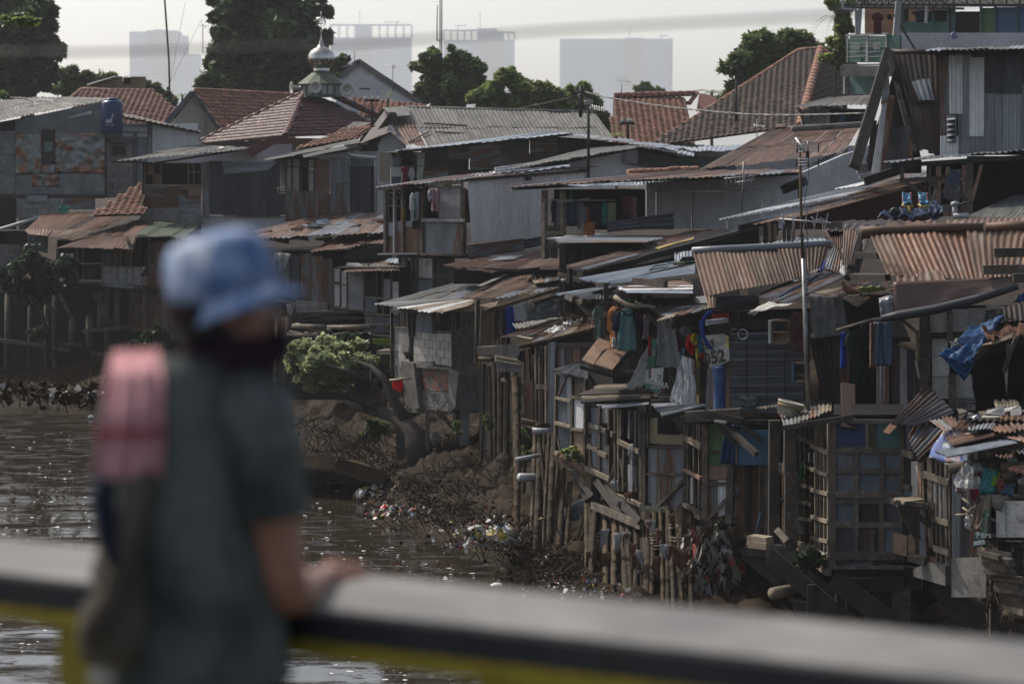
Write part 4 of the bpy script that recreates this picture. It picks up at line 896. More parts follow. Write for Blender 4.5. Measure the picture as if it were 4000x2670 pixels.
bar(T,p(885,590,84),p(985,830,84),.14,.1,M['wood'],'brace'); bar(T,p(1020,600,83.8),p(1095,830,83.8),.14,.1,M['wood'],'brace')
W=wall(880,85.5,1200,85.5,700); masonry(T,W,(890,600,1140,860),.22,.11,['brick'],'brick',broken=.05,maxn=250); bt(T,W,888,590,888,840,'woodpale',.1)
ext(T,'stilt_shade_sheet',[p(-60,500,88),p(1200,560,88),p(1200,1150,88),p(-60,1150,88)],0,.1,M['void'])  # dark sheet put in for the shade behind the stilts
T=Thing('block_wall_house','dim grey block wall house at the far left edge behind the river tree','house',HG)
W=wall(-60,86,170,86,350); masonry(T,W,(-80,268,152,500),.4,.2,['conc']); room(T,W,(-80,180,150,266),1)
fabric(T,[p(185,190,85.3),p(330,205,85.3),p(325,330,85.3),p(200,300,85.3)],cloth('dull_grey_cloth',(.16,.155,.15)),10,10,.04,3,name='hanging_cloth',crumple=.05); bt(T,W,155,180,155,500,'wooddark',.1)
T=Thing('stilt_house','stilt house behind the hat with a mossy roof, red brown shutter and draped brown tarp','stilt house',HG)
sheets(T,p(960,115,87),p(1385,125,87),p(1250,222,83),p(835,202,83),5,['rustlight','rust','greenroof','greenroof','asb'],1,.12,.013)
W=wall(900,83.8,1250,83.8,400); room(T,W,(925,225,1160,400),1.2); cs(T,W,(1028,250,1140,402),['rust'],2,name='shutter_sheet'); 
for a in (1015,1145,1215):bt(T,W,a,230,a,560,'wood',.1,.1)
cs(T,W,(1160,240,1290,480),['rustdark'],2)
fabric(T,[W.at(1020,402,.3),W.at(1240,402,.3),W.at(1240,575,.35),W.at(1000,560,.4)],cloth('brown_tarp',(.13,.07,.05)),10,8,.03,2,name='tarp'); fabric(T,[W.at(1005,415,.4),W.at(1022,410,.4),W.at(1030,480,.4),W.at(965,480,.4)],cloth('charcoal_tarp',(.04,.04,.045)),6,6,.03,2,name='tarp')
bt(T,W,900,572,1300,590,'wooddark',.14,.14,.1,'floor_beam')
for x in (990,1120,1190,1260):tube(T,[p(x,580,83.9),p(x,1000,83.6)],.09,M['wood'],'stilt',7)
# left bank greenery
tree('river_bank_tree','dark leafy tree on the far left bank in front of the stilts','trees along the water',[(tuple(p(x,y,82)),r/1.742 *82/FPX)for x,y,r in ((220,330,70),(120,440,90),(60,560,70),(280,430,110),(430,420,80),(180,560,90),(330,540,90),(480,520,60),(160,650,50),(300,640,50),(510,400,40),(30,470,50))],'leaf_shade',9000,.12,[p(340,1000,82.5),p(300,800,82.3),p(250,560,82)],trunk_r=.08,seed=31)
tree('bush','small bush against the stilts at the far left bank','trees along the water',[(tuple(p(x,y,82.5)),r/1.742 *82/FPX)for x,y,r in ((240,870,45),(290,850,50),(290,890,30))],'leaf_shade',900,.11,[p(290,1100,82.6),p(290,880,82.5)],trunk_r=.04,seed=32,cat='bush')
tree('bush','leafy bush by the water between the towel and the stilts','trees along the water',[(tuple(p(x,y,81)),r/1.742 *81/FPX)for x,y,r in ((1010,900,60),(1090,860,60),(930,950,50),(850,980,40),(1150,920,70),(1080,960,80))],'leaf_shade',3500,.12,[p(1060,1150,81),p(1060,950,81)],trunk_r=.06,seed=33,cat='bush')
# ================================================================== MIDDLE HOUSES
def hangers(label,lst,Y,group,pl=None):
    for kind,a0,b0,a1,b1,mat,lab,cat in lst:garment(kind,a0,b0,a1,b1,Y,mat,lab,name=cat.replace(' ','_'),cat=cat,group=group)
LG='laundry hung out on the houses'
C_=cloth
# --- dark patched house (N2)
view(3)
T=Thing('patched_house','long house of dark blackened sheets with a bright new metal roof edge','house',HG)
W=wall(430,79,1742,82,250)
top=lambda a:165 -(a -220)*.1 if a<1410 else 46+(a -1410)*.13
for i,(a0,a1)in enumerate(((425,605),(605,750),(750,960),(960,1160),(1160,1345),(1345,1560),(1560,1800),(1800,2140))):
    for j,(f0,f1)in enumerate(((0,.36),(.34,.68),(.66,1.))):
        t0,t1=top(a0)+8,top(a1)+8; b0=365 if a1<1300 else 330
        ms=DK if random.random()<.8 else ['rustgrey']
        if (i,j)in ((1,0),(2,1)):ms=['rustgrey']
        cs(T,W,[(a0,lerp(t0,b0,f0)),(a1,lerp(t1,b0,f0)),(a1,lerp(t1,b0,f1)),(a0,lerp(t0,b0,f1))],ms,1,True,off=.02+.02 *((i+j)%2)+(.05 if ms==['rustgrey']else 0),pitch=.1)
room(T,W,(262,165,425,365),1.5)
sheets(T,p(1250,26,86),p(1420,32,86),p(1405,42,79.5),p(222,160,77.5),8,['zinc','zinc'],1,.14,.012); bt(T,W,225,164,1410,44,'wooddark',.1,.1,.5,'eave_beam')
sheets(T,p(1410,30,86),p(2250,130,87),p(2140,150,81),p(1410,40,80),7,['zinc','galv'],1,.14,.012)
sheets(T,p(440,150,80),p(440,160,79),p(180,172,78),p(185,166,79),2,['asb'],1); bt(T,W,265,170,265,390,'wood',.1,.1,.1,'post'); bt(T,W,375,165,375,365,'wood',.08,.08,.05,'post'); bt(T,W,265,230,350,175,'wood',.04,.04,.05,'brace')
bt(T,W,265,262,430,260,'wood',.05,.05,.3,'washing_pole')
fabric(T,[W.at(375,168,.3),W.at(428,168,.3),W.at(412,362,.3),W.at(375,362,.3)],C_('pale_green_sheet',(.42,.43,.36)),8,10,.03,2,name='door_curtain')
bd(T,W,(178,268,258,390),'boardw',.03,.5,name='leaning_panel'); bd(T,W,[(205,205),(262,200),(262,262),(205,262)],'boardb',.02,.3,name='leaning_panel')
hangers('',[('shirt',288,258,345,372,C_('maroon_cloth',(.13,.02,.03)),'maroon garment hung beside the leaning white panel','garment'),('long',340,270,385,372,C_('faded_white_cloth',(.4,.39,.36)),'off white garment hung right of the maroon one','garment'),('towel',225,330,290,395,C_('navy_check',(.08,.09,.13)),'folded dark clothes piled over the rail beside the leaning white panel','clothes')],77.5,LG)

# --- grey sloping roof house (N2b, view 4)
view(4)
T=Thing('patched_house','house with a dull grey low gable roof and a small pale board','house',HG)
W=wall(-450,74,800,77,1080)
cs(T,W,[(490,1000),(685,1005),(685,1150),(490,1110)],DI,3,True,off=.06,pitch=.1); cs(T,W,[(685,1008),(772,1030),(772,1160),(685,1148)],DK,1,True,off=.05)
bd(T,W,[(410,1030),(495,1018),(490,1112),(402,1108)],'board',.03,.1); bd(T,W,[(-460,1140),(250,1040),(540,995),(500,1110),(770,1160),(770,1215),(-150,1260),(-450,1200)],'plaster',.06,-.1)
sheets(T,p(250,988,82),p(540,984,81.5),p(400,1020,74.5),p(-450,1168,71.5),9,AS,1,.14,.013); sheets(T,p(540,984,81.5),p(890,1042,82),p(888,1062,76.5),p(500,995,75.5),4,['asb','galv'],1,.14,.013)
bt(T,W,-440,1182,520,1002,'wooddark',.08,.1,.3,'eave_beam'); bt(T,W,440,1118,720,1165,'wood',.07,.08,.2,'eave_beam')
sheets(T,p(-20,1128,71.5),p(45,1120,71.5),p(45,1132,70.5),p(-500,1185,69),3,ZN,1,.14,.013)
T=Thing('low_shed','low shed roofed with pale sheets under the mossy hip roof at centre right','shed')
sheets(T,p(810,1005,90),p(1260,985,91),p(1180,1025,87),p(860,1032,86),4,ZN,1,.14,.013); W=wall(800,87,1300,87,1060); bd(T,W,[(888,1035),(1180,1028),(1050,1070),(888,1072)],'lilac',.08,name='wall'); bd(T,W,(600,1060,1180,1180),'boardb',.05,name='wall'); bd(T,W,(760,1062,1150,1080),'asb',.1,.2,name='ledge_sheet'); bd(T,W,(770,1100,880,1150),'teal',.04,.06)
T=Thing('tiled_house','row of loose orange ridge tiles peeping over the long rusty roof at centre','roof'); ridge_tiles(T,p(440,1172,70),p(720,1162,70.5),'ridge',.1,.28); ridge_tiles(T,p(720,1160,70.5),p(915,1158,71),'ridge',.13,.3); ext(T,'roof_deck',[p(440,1172,70),p(915,1158,71),p(915,1185,70.5),p(440,1195,69.5)],-.1,0,M['tile'])

# --- big mossy hip roof, orange roof
T=Thing('tiled_house','big hip roof of dark mossy tiles with orange ridge lines at the right','house',HG)
A,B=p(1600,345,106),p(1742,333,106); Lb,Rb=p(560,1010,98),p(1560,1010,96)
tiles(T,A,B,p(1608,860,96.9),p(560,1000,98),'tiledark',.25,.3,cap=300)
B2=p(1750,333,106); C2=p(1608,700,99); tiles(T,B2,p(1760,336,106.1),p(2090,640,103),p(1608,860,96.9),'tiledark',.25,.3)
ridge_tiles(T,A,p(590,1000,98.2),'ridge',.12,.4); ridge_tiles(T,A,B2,'ridge',.13,.4); ridge_tiles(T,B2,p(1608,860,96.8),'ridge',.2,.42); ridge_tiles(T,B2,p(2085,560,104.5),'ridge',.13,.4)
bd(T,wall(560,98,2000,98,1000),(560,990,2300,1250),'plaster',.1,-1,name='wall')
T=Thing('tiled_house','orange red tiled roof with a raised ridge wall, left of the big mossy hip roof','house',HG)
tiles(T,p(340,662,112),p(830,700,112),p(900,980,106),p(330,980,106),'tileorange',.27,.3,cap=300)
bd(T,wall(340,112.2,830,112.2,680),[(345,655),(850,690),(870,715),(345,700)],'conc',.3,name='ridge_wall'); tiles(T,p(345,645,114),p(910,628,114),p(870,690,111.8),p(345,665,111.8),'tile',.27,.3,cap=1)
ridge_tiles(T,p(345,645,114),p(912,630,114),'tile'); ridge_tiles(T,p(912,632,113.9),p(860,700,111.6),'ridge'); ext(T,'roof_slope',[p(925,640,113.5),p(1040,660,114),p(1040,740,112),p(905,760,111)],0,.05,M['tile'])
bd(T,wall(300,106.2,960,106.2,1000),(300,985,960,1200),'plaster',.1,name='wall')
antenna('paddle shaped grid aerial in front of the widest tower',397,570,640,111,[(360,545,462,560,7,55,9)])
antenna('aerial with a square grid reflector and long spread rods right of the ribbed grey roof',172,700,1220,68,[(175,725,285,745,7,60,0),(140,690,205,690,6,40,9)],r=.045,mat='wooddark',er=.009)
insulators('short pole with three white insulators in front of the orange tiled roof',440,828,970,88,(402,443,462))
T=Thing('utility_pole','dark pole carrying a crossbar up the side of the mossy hip roof','utility pole','short power poles among the roofs'); tube(T,[p(1175,830,92),p(1177,545,92)],.06,M['wire'],'pole',6); bar(T,p(1130,550,92),p(1222,552,92),.08,.08,M['wire'],'cross_arm')
T=Thing('utility_pole','tangled cable pole in the foliage where the pale twisted cable starts','utility pole','short power poles among the roofs'); tube(T,[p(118,800,88),p(120,585,88)],.07,M['wire'],'pole',6)
for k in range(5):tube(T,[p(105+4 *k,740 -20 *k,87.8),p(60+8 *k,640,87.6),p(125,610+6 *k,87.8)],.012,M['wire'],'cable_tail',4)
T=Thing('power_cable','twisted pale power cable sagging across the tiled roofs at right','cable'); pts=[]
for i in range(41):
    t=i/40; a=145+t *1900; b=622+172 *math.sin(min(1,t *1.15)*math.pi/2)**.75 *1.0 -(max(0,t -.6))*60; pts.append(p(a,b,88 -8 *t))
for s in (0,math.pi):tube(T,[q+Vector((0,math.cos(i *2.2+s)*.02,math.sin(i *2.2+s)*.02))for i,q in enumerate(pts)],.016,M['cablew'],'strand',5)
T=Thing('power_cable','thin dark wires running left from the cable pole','cable'); 
for k in range(2):tube(T,[p(118,640+10 *k,88),p(0,670+8 *k,90),p(-400,760,95)],.01,M['wire'],'wire',4)
antenna('small bright aerial low on the mossy hip roof',1318,815,960,88,[(1295,850,1375,862,6,30,0),(1310,818,1335,815,2,14,9)])

# --- rust roof house (N9)
T=Thing('patched_house','house with a broad rust brown ribbed roof and grey plastered walls, right of centre','house',HG)
sheets(T,p(1440,870,82),p(2030,850,83),p(1910,1040,74.3),p(925,1152,73),12,['rust','rust','rustlight'],2,.13,.013)
sheets(T,p(1390,905,81),p(1500,893,81.3),p(1050,1150,73.5),p(920,1152,73.3),2,['galv','rustgrey'],2,.13,.013); sheets(T,p(1910,1020,75),p(1960,1000,75),p(1640,1175,73.4),p(1560,1172,73.4),2,['galv'],1,.13,.013)
tube(T,[p(1500,885,82),p(1742,868,82.5),p(2020,850,83)],.12,M['conc'],'ridge_cap',8)
ext(T,'loose_tiles',[p(1440,880,81.5),p(1450,858,82),p(1520,855,82),p(1500,880,81.6)],0,.08,M['rustlight'])
W=wall(560,68,2050,72,1300); bd(T,W,[(1610,1175),(1900,1050),(2060,1000),(2060,1420),(1610,1420)],'plaster',.1,name='wall')
T.add('eave',*merge([box_geo(p(1650,1172,73),.1,.1,.1)]),M['galv'])
for q in ((866,1300,866,1555),(625,1290,625,1455)):bt(T,W,*q,'board',.04,.03,.1,'joint_strip')
for i,(a0,a1)in enumerate(((560,622),(626,862),(866,1105),(1109,1345),(1349,1600))):
    tp=1300 if a1<1110 else 1290
    bd(T,W,(a0,tp,a1,1556),['plaster','plaster','board'][i%3]if a0!=866 else 'plaster',.03,.02+.006 *(i%2),name='wall_panel')
bd(T,W,[(560,1240),(880,1215),(1610,1178),(1610,1298),(560,1298)],'plaster',.03,.0,name='wall_panel'); bt(T,W,600,1298,1350,1292,'board',.03,.03,.06,'joint_strip')
bt(T,W,1595,1260,1595,1345,'wooddark',.07,.06); bar(T,p(1505,1285,68),p(1640,1235,67),.25,.2,M['darkiron'],'loose_gutter'); bt(T,W,1742,1240,1742,1420,'wooddark',.05)
bd(T,W,(1900,1250,2010,1330),'black',.04,.04,name='dark_window')

# --- veranda house (N7)
T=Thing('patched_house','house with a long thin roof of mixed rusty and silver sheets over a laundry veranda','house',HG)
sheets(T,p(700,1168,70),p(1610,1155,71),p(1635,1172,66.5),p(-375,1272,59.5),12,RG,1,.11,.014,rag=.1)
sheets(T,p(-50,1262,60.8),p(860,1217,64),p(870,1226,63.5),p(150,1272,60.5),3,ZN,1,.11,.014); sheets(T,p(220,1262,61),p(540,1248,62),p(540,1262,61.7),p(150,1275,60.3),2,ZN,1,.11,.014)
bt(T,wall(-360,60.5,1630,67,1220),-340,1284,1600,1182,'wooddark',.1,.1,0,'eave_beam')
room(T,wall(-80,63.6,560,64.0,1400),(-60,1290,556,1560),2.)
T.add('ledge',*merge([box_geo(p(250,1500,63.5),2.6,.6,.06)]),M['wood'])
view(3); W=wall(1240,61,1800,63,600)
for a,b1 in ((1258,892),(1382,750)):bt(T,W,a,425,a,b1,'wood',.16,.12,.05,'post')
for b in (715,805):bt(T,W,1250,b,1375,b,'woodpale',.12,.06,.08,'cross_board')
cs(T,W,(1270,725,1372,885),['galv','rustgrey'],2,off=-.1); bd(T,W,(1270,665,1405,705),'wood',.03,-.1); bt(T,W,1182,488,1672,492,'woodpale',.05,.05,.4,'washing_pole'); bt(T,W,1270,500,1480,480,'woodpale',.04,.04,.5,'washing_pole')
bd(T,W,(1400,665,1465,745),'void',.04,-.4); bd(T,W,(1465,670,1620,748),'boardw',.03,-.5); 
tube(T,[W.at(1180,490,.4),W.at(1175,510,.4),W.at(1190,430,.4),W.at(1188,470,.4)],.008,M['wire'],'hook',4); tube(T,[W.at(1392,430,.3),W.at(1385,480,.3),W.at(1400,500,.3),W.at(1398,440,.3)],.02,C_('green_rope',(.05,.2,.06)),'rope',5)
lathe(T,p(1650,735,61.8),[(.25,-.06),(.3,.06),(.27,.06),(.2,-.02)],M['white'],'basin',14)
view(4)
hangers('',[('long',5,1370,50,1535,C_('navy_cloth',(.03,.04,.07)),'navy shirt hung third from the veranda posts under the long mixed roof','shirt'),('long',20,1365,85,1520,C_('blue_cloth',(.07,.1,.17)),'slate blue shirt in the veranda laundry','shirt'),('towel',60,1370,98,1500,C_('dusty_blue',(.05,.07,.14)),'dark blue towel beside the slate blue shirt','towel'),('long',85,1370,150,1560,C_('grey_cloth',(.14,.15,.17)),'grey long shirt in the veranda laundry','shirt'),('rag',150,1400,185,1530,C_('red_cloth',(.3,.03,.03)),'small red cloth among the dark veranda laundry','cloth'),('shirt',168,1385,275,1535,C_('charcoal_cloth',(.035,.03,.045)),'charcoal shirt at the middle of the veranda laundry','shirt'),('long',258,1375,302,1530,C_('teal_cloth',(.03,.2,.17)),'teal garment right of the charcoal veranda shirt','garment'),('towel',300,1378,358,1510,C_('leaf_print_cloth',(.22,.24,.15)),'pale leaf patterned cloth in the veranda laundry','cloth'),('towel',400,1335,450,1460,C_('plum_cloth',(.12,.03,.06)),'plum striped curtain at the right end of the veranda','curtain'),('towel',450,1340,500,1480,C_('wine_stripe_cloth',(.16,.08,.09)),'wine striped towel at the right end of the veranda','towel')],62.,LG)
view(3)
hangers('',[('long',1305,475,1350,640,C_('ink_cloth',(.02,.025,.04)),'black long sleeved shirt nearest the veranda post','shirt'),('towel',1345,500,1378,680,C_('white_print',(.2,.22,.25)),'blue and white printed cloth behind the veranda post','cloth'),('towel',1525,640,1612,750,C_('orange_batik',(.28,.11,.04)),'orange patterned sarong hanging lowest in the veranda laundry','sarong'),('long',1505,525,1555,700,C_('mid_grey_cloth',(.13,.14,.16)),'mid grey shirt above the orange sarong','shirt')],61.6,LG)
T=Thing('loose_sheet','dark ribbed metal sheets stacked on edge against the grey plaster wall','metal sheets'); view(4); W=wall(300,61,750,62,1500)
cs(T,W,[(298,1512),(520,1478),(520,1560),(298,1580)],DI,1,True,off=.02,pitch=.14,amp=.02); cs(T,W,[(520,1475),(742,1448),(745,1560),(520,1560)],DI,1,True,off=.06,pitch=.14,amp=.02)
antenna('fan shaped grid aerial on a leaning grey pipe before the plaster wall',1228,1098,1440,60.5,[(1095,1215,1310,1195,7,85,9),(1180,1240,1300,1225,3,40,9)],tip=1215,er=.008)

# --- white ribbed house (N3)
view(3)
T=Thing('patched_house','house with a big off white ribbed wall and a balcony of rusty sheets','house',HG)
W=wall(742,68.5,1540,73.5,550)
sheets(T,W.at(740,352,.02),W.at(1532,285,.02),W.at(1530,770,.02),W.at(765,778,.02),4,PA,1,.16,.016,jit=.004); W0=W
WB=wall(195,71.5,740,69,600); room(T,WB,(205,420,735,640),1.2)
for (a0,a1,b0,b1,m_)in ((200,262,640,735,'galv'),(200,262,735,852,'rust'),(264,325,632,700,'galv'),(264,325,700,852,'rust'),(327,388,665,852,'rust'),(330,440,632,672,'galv'),(388,440,660,852,'rust'),(442,555,642,855,'galv'),(550,650,642,857,'galv'),(645,740,642,855,'rustgrey')):cs(T,WB,(a0,b0,a1,b1),[m_],1,off=.03+R(0,.02),pitch=.08)
for a,w_ in ((200,.14),(262,.09),(318,.14),(390,.05),(452,.13),(725,.16)):bt(T,WB,a,405,a,856 if w_>.06 else 640,'wood' if w_>.1 else 'board',w_,.1,.08,'post')
for (q)in ((205,440,310,440),(205,475,310,475),(205,530,312,530),(320,412,450,412),(455,402,720,398)):bt(T,WB,*q,'wood',.07,.05,.06)
bd(T,WB,(564,405,712,500),'board',.03,.03); bd(T,WB,(564,500,712,610),'board',.03,.036); bd(T,WB,(455,614,735,638),'board',.1,.05,name='sill_board'); bt(T,WB,560,400,560,612,'wood',.08,.06); bt(T,WB,712,365,712,640,'wood',.1,.06)
bt(T,WB,190,856,745,860,'wood',.08,.3,.1,'floor_beam'); bt(T,WB,190,856,460,852,'galv',.05,.1,.3,'gutter')
sheets(T,p(650,325,75),p(1560,262,79),p(1630,268,73.3),p(105,405,69.),12,RG+['galv'],1,.11,.014,rag=.08); sheets(T,p(740,322,76),p(1330,250,79),p(1440,260,76),p(800,330,73),4,['zinc','pale','galv'],1,.14,.014)
bt(T,W,735,350,1540,288,'wooddark',.12,.1,.1,'eave_beam'); bt(T,WB,180,412,740,366,'wooddark',.14,.1,.2,'eave_beam'); bd(T,W,(1128,320,1150,355),'wooddark',.1,.05,name='bracket')
hangers('',[('long',346,440,392,635,C_('white_cloth',(.5,.5,.5)),'white garment at the left of the rusty balcony laundry','garment'),('towel',370,480,388,605,C_('green_cloth',(.03,.22,.08)),'narrow green cloth in the rusty balcony laundry','cloth'),('towel',388,440,412,630,C_('light_grey_cloth',(.32,.33,.35)),'pale grey cloth in the rusty balcony laundry','cloth'),('towel',296,540,312,635,C_('mustard_cloth',(.35,.22,.05)),'mustard cloth behind the left balcony posts','cloth'),('rag',466,420,508,500,C_('mauve_white_cloth',(.42,.38,.4)),'mauve patterned rag hanging in the balcony window','cloth'),('trousers',495,418,548,568,C_('pink_cloth',(.38,.22,.25)),'dusty pink trousers hanging in the balcony window','trousers')],69.2,LG)
T.add('dark_item',*merge([box_geo(p(425,545,70.3),.5,.05,1.2)]),M['void'])
# under storey of N3
T=Thing('patched_house','lower storey of grey ribbed panels and a narrow dark window below the rusty balcony','house',HG)
W=wall(280,72,760,70.5,1000); room(T,W,(330,905,372,1010),.8)
for (a0,b0,a1,b1,m_)in ((300,890,330,1015,'board'),(300,1015,398,1145,'galv'),(372,890,398,1015,'board'),(412,890,515,1020,'pale'),(412,1025,515,1130,'galv'),(520,880,650,1120,'darkiron'),(655,960,760,1100,'darkiron')):cs(T,W,(a0,b0,a1,b1),[m_],1,off=.02)
for a in (288,332,372,405,518,650):bt(T,W,a,880,a,1150,'wood',.1,.07)
for q in ((300,1018,405,1018),(405,1022,515,1030),(520,1010,640,1012),(330,1010,390,985)):bt(T,W,*q,'wood',.08,.05)
bd(T,W,(280,860,760,885),'wooddark',.1,.05,name='beam')
# loose sheets, rust roofs
T=Thing('loose_sheet','wavy galvanised sheet propped on edge below the off white ribbed wall','metal sheets'); W=wall(715,67.6,1250,70,800)
cs(T,W,[(716,797),(1105,748),(1110,830),(735,910)],['rustgrey'],2,True,off=.1,pitch=.16,amp=.025); cs(T,W,[(1080,765),(1245,738),(1245,800),(1100,830)],DI,1,True,off=.0,pitch=.16,amp=.02)
T=Thing('patched_roof','rust brown low roof with a grey patch below the propped wavy sheet','roof','low rusty lean-to roofs')
sheets(T,p(1245,820,70),p(1500,850,69),p(920,980,64.5),p(560,935,65.5),8,['rust','rust','rustgrey'],2,.1,.014); ext(T,'patch_sheet',[p(960,888,67.3),p(1140,870,68),p(1060,902,67),p(870,915,66.5)],.03,.05,M['galv'])
sheets(T,p(1250,870,69),p(1560,880,67),p(1380,940,63.5),p(1080,960,63.8),5,['rust','rustlight','rust'],1,.1,.014); bt(T,wall(560,65.6,1380,64,950),600,950,1350,975,'wooddark',.1,.1,0,'eave_beam')
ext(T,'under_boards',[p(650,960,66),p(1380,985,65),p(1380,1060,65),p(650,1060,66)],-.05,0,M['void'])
# roofs left of N3 down to the blue hat (view 3 left, view 0)
view(0)
T=Thing('patched_roof','jumble of torn rusty roof sheets between the blue hat and the rusty balcony','roof','low rusty lean-to roofs')
sheets(T,P(1290,830,84),P(1560,835,82),P(1505,905,74.5),P(960,930,76),9,RG,2,.11,.015,rag=.1)
sheets(T,P(1200,850,83),P(1400,840,82),P(1150,935,77),P(980,905,79),5,['rustgrey','galv','rust'],1,.11,.015); sheets(T,P(1400,880,79),P(1520,870,78),P(1510,945,74),P(1210,985,74.4),6,['rustlight','rust'],1,.11,.015,rag=.12)
sheets(T,P(1330,870,80),P(1480,855,80),P(1430,900,77),P(1260,915,77.4),4,['galv','rustgrey','rust'],1,.11,.02); ext(T,'dark_patch',[P(1400,950,74.3),P(1500,955,74),P(1510,1010,74),P(1330,1010,74.2)],0,.03,M['void'])
for k in range(26):
    c=P(R(1000,1500),R(850,935),77.5); ext(T,'scrap_sheet',[c,c+Vector((R(.3,.7),0,R(-.05,.12))),c+Vector((R(.3,.6),-.1,R(-.2,-.05))),c+Vector((R(-.1,.1),-.1,R(-.15,-.05)))],0,.015,pick(['rust','zinc','galv','rustlight','rustdark']))
T=Thing('patched_house','ragged grey boarded wall hung with torn cloth right of the blue hat','house',HG)
W=wall(1080,75.5,1420,75,1100); room(T,W,(1100,980,1500,1230),1)
for i,(a0,a1,b0,b1)in enumerate(((1085,1128,985,1160),(1130,1172,995,1175),(1175,1215,990,1180),(1217,1262,1000,1190),(1264,1300,1010,1195))):cs(T,W,(a0,b0,a1,b1),['rustgrey','galv','darkiron'],1,off=.03+.02 *(i%2))
fabric(T,[W.at(1085,985,.3),W.at(1150,990,.3),W.at(1120,1060,.3),W.at(1080,1060,.3)],C_('pale_torn_cloth',(.35,.34,.32)),8,8,.05,2,name='torn_cloth',crumple=.06); fabric(T,[W.at(1165,1170,.2),W.at(1290,1180,.2),W.at(1285,1235,.2),W.at(1160,1215,.2)],M['grey_tarp'],10,6,.03,3,name='torn_cloth',crumple=.06)
bt(T,W,1080,1170,1300,1205,'woodpale',.1,.1,.05,'floor_beam'); fabric(T,[W.at(1130,1185,.3),W.at(1165,1185,.3),W.at(1150,1235,.3),W.at(1135,1225,.3)],M['pale_torn_cloth'],6,6,.04,2,name='torn_cloth',crumple=.06)
T=Thing('patched_house','narrow timber framed house with tall white window panels above the river tree','house',HG)
view(3); sheets(T,p(0,925,74),p(270,900,74),p(280,965,70.5),p(-110,980,71),5,['rust','rustlight','rustgrey'],1,.11,.015,rag=.1); sheets(T,p(210,880,74),p(278,882,74),p(278,925,72),p(175,905,72.5),1,['zinc'],1)
for k in range(14):
    c=p(R(-100,260),R(915,950),72.6); ext(T,'scrap_sheet',[c,c+Vector((R(.2,.5),0,R(-.03,.1))),c+Vector((R(.3,.5),-.1,R(-.15,-.05))),c+Vector((R(-.1,.1),-.1,R(-.15,-.05)))],0,.015,pick(['boardw','zinc','galv','boardw','rustdark']))
view(0); W=wall(1290,72,1560,71,1150); room(T,W,(1305,1045,1556,1300),1)
for (a0,b0,a1,b1,m_)in ((1308,1050,1330,1100,'boardw'),(1308,1112,1330,1195,'boardw'),(1336,1060,1356,1110,'boardw'),(1336,1115,1356,1200,'boardw'),(1362,1060,1420,1210,'board'),(1428,1078,1470,1155,'void'),(1428,1158,1470,1220,'boardb'),(1500,1090,1525,1180,'board'),(1535,1100,1558,1225,'boardw'),(1430,1235,1455,1300,'boardb'),(1460,1235,1500,1300,'boardb'),(1505,1240,1556,1300,'boardb')):bd(T,W,(a0,b0,a1,b1),m_,.02,R(0,.02))
for a in (1303,1332,1358,1424,1474,1498,1530):bt(T,W,a,1045,a,1225,'wood',.06)
for a in (1432,1458,1502):bt(T,W,a,1215,a,1310,'woodpale' if a==1432 else 'wood',.06)
for q in ((1303,1108,1360,1112),(1303,1200,1425,1212),(1425,1160,1560,1168),(1425,1225,1560,1232),(1430,1262,1530,1268),(1430,1305,1530,1312)):bt(T,W,*q,'woodpale',.06)
for (x0,y0,x1,y1)in ((1150,1225,1430,1215),(1160,1245,1440,1240),(1180,1250,1290,1225)):bar(T,P(x0,y0,71.8),P(x1,y1,71.8),.1,.1,M['wood'],'floor_beam')
ext(T,'stilt_shade_sheet',[P(1100,1230,75),P(1560,1230,75),P(1560,1560,75),P(1100,1560,75)],0,.1,M['void'])  # dark sheet standing in for shade below the floor
for (x,y0,y1)in ((1095,1240,1550),(1075,1240,1560),(1110,1240,1530),(1500,1330,1600),(1530,1330,1590)):tube(T,[P(x+10,y0,71.5),P(x,y1,71)],.08,M['wood'],'stilt',6)
for k in range(9):tube(T,[P(R(1120,1300),R(1260,1340),71),P(R(1200,1480),R(1250,1330),70)],R(.04,.09),M['wood'],'crossed_log',6)

# --- cement block house (N4)
view(11)
T=Thing('block_house','cement block house on concrete stilts with a bulging red brick patch','house',HG)
W=wall(765,64.2,1105,61.5,300); WS=wall(1105,61.5,1255,63,300)
masonry(T,W,[(773,115),(858,125),(850,470),(773,400)],.4,.2,['block','block','blockdim'],mortar='mortar'); masonry(T,W,[(880,132),(1105,148),(1105,330),(880,300)],.4,.2,['block'])
bd(T,W,(772,25,858,108),'void',.02,-.15,name='dark_window'); bd(T,W,(1000,30,1105,130),'void',.02,-.15,name='dark_window'); bd(T,W,(858,20,905,140),'void',.02,-.1)
for a in (800,830):bt(T,W,a,25,a,108,'wooddark',.04,.03,.02,'window_bar')
for a in (1030,1060,1085):bt(T,W,a,35,a,132,'wooddark',.04,.03,.02,'window_bar')
cs(T,W,[(905,28),(998,32),(992,145),(900,132)],['boardb'],1,off=.05,pitch=.12,amp=.004)
for q in ((767,12,767,402),(858,20,866,160),(888,25,886,160),(1000,28,1000,145),(1108,25,1108,330)):bt(T,W,*q,'wood',.07,.08,.06,'post')
bt(T,W,775,112,858,112,'wood',.06); bt(T,W,1000,135,1108,138,'wood',.06); bt(T,W,767,22,1108,30,'wooddark',.1,.1,.05,'eave_beam')
bd(T,W,(880,300,1000,330),'conc',.08,.0,name='ring_beam'); bd(T,W,[(905,318),(1108,335),(1108,352),(905,332)],'conc',.08,.03,name='ring_beam')
masonry(T,W,[(925,335),(1095,352),(1095,470),(940,460)],.21,.075,['brick','brick','mortar'],'brick',broken=.06,maxn=260); masonry(T,W,[(862,460),(1095,472),(1080,580),(870,560)],.22,.08,['conc','mortar','conc'],'brick',broken=.1,maxn=200)
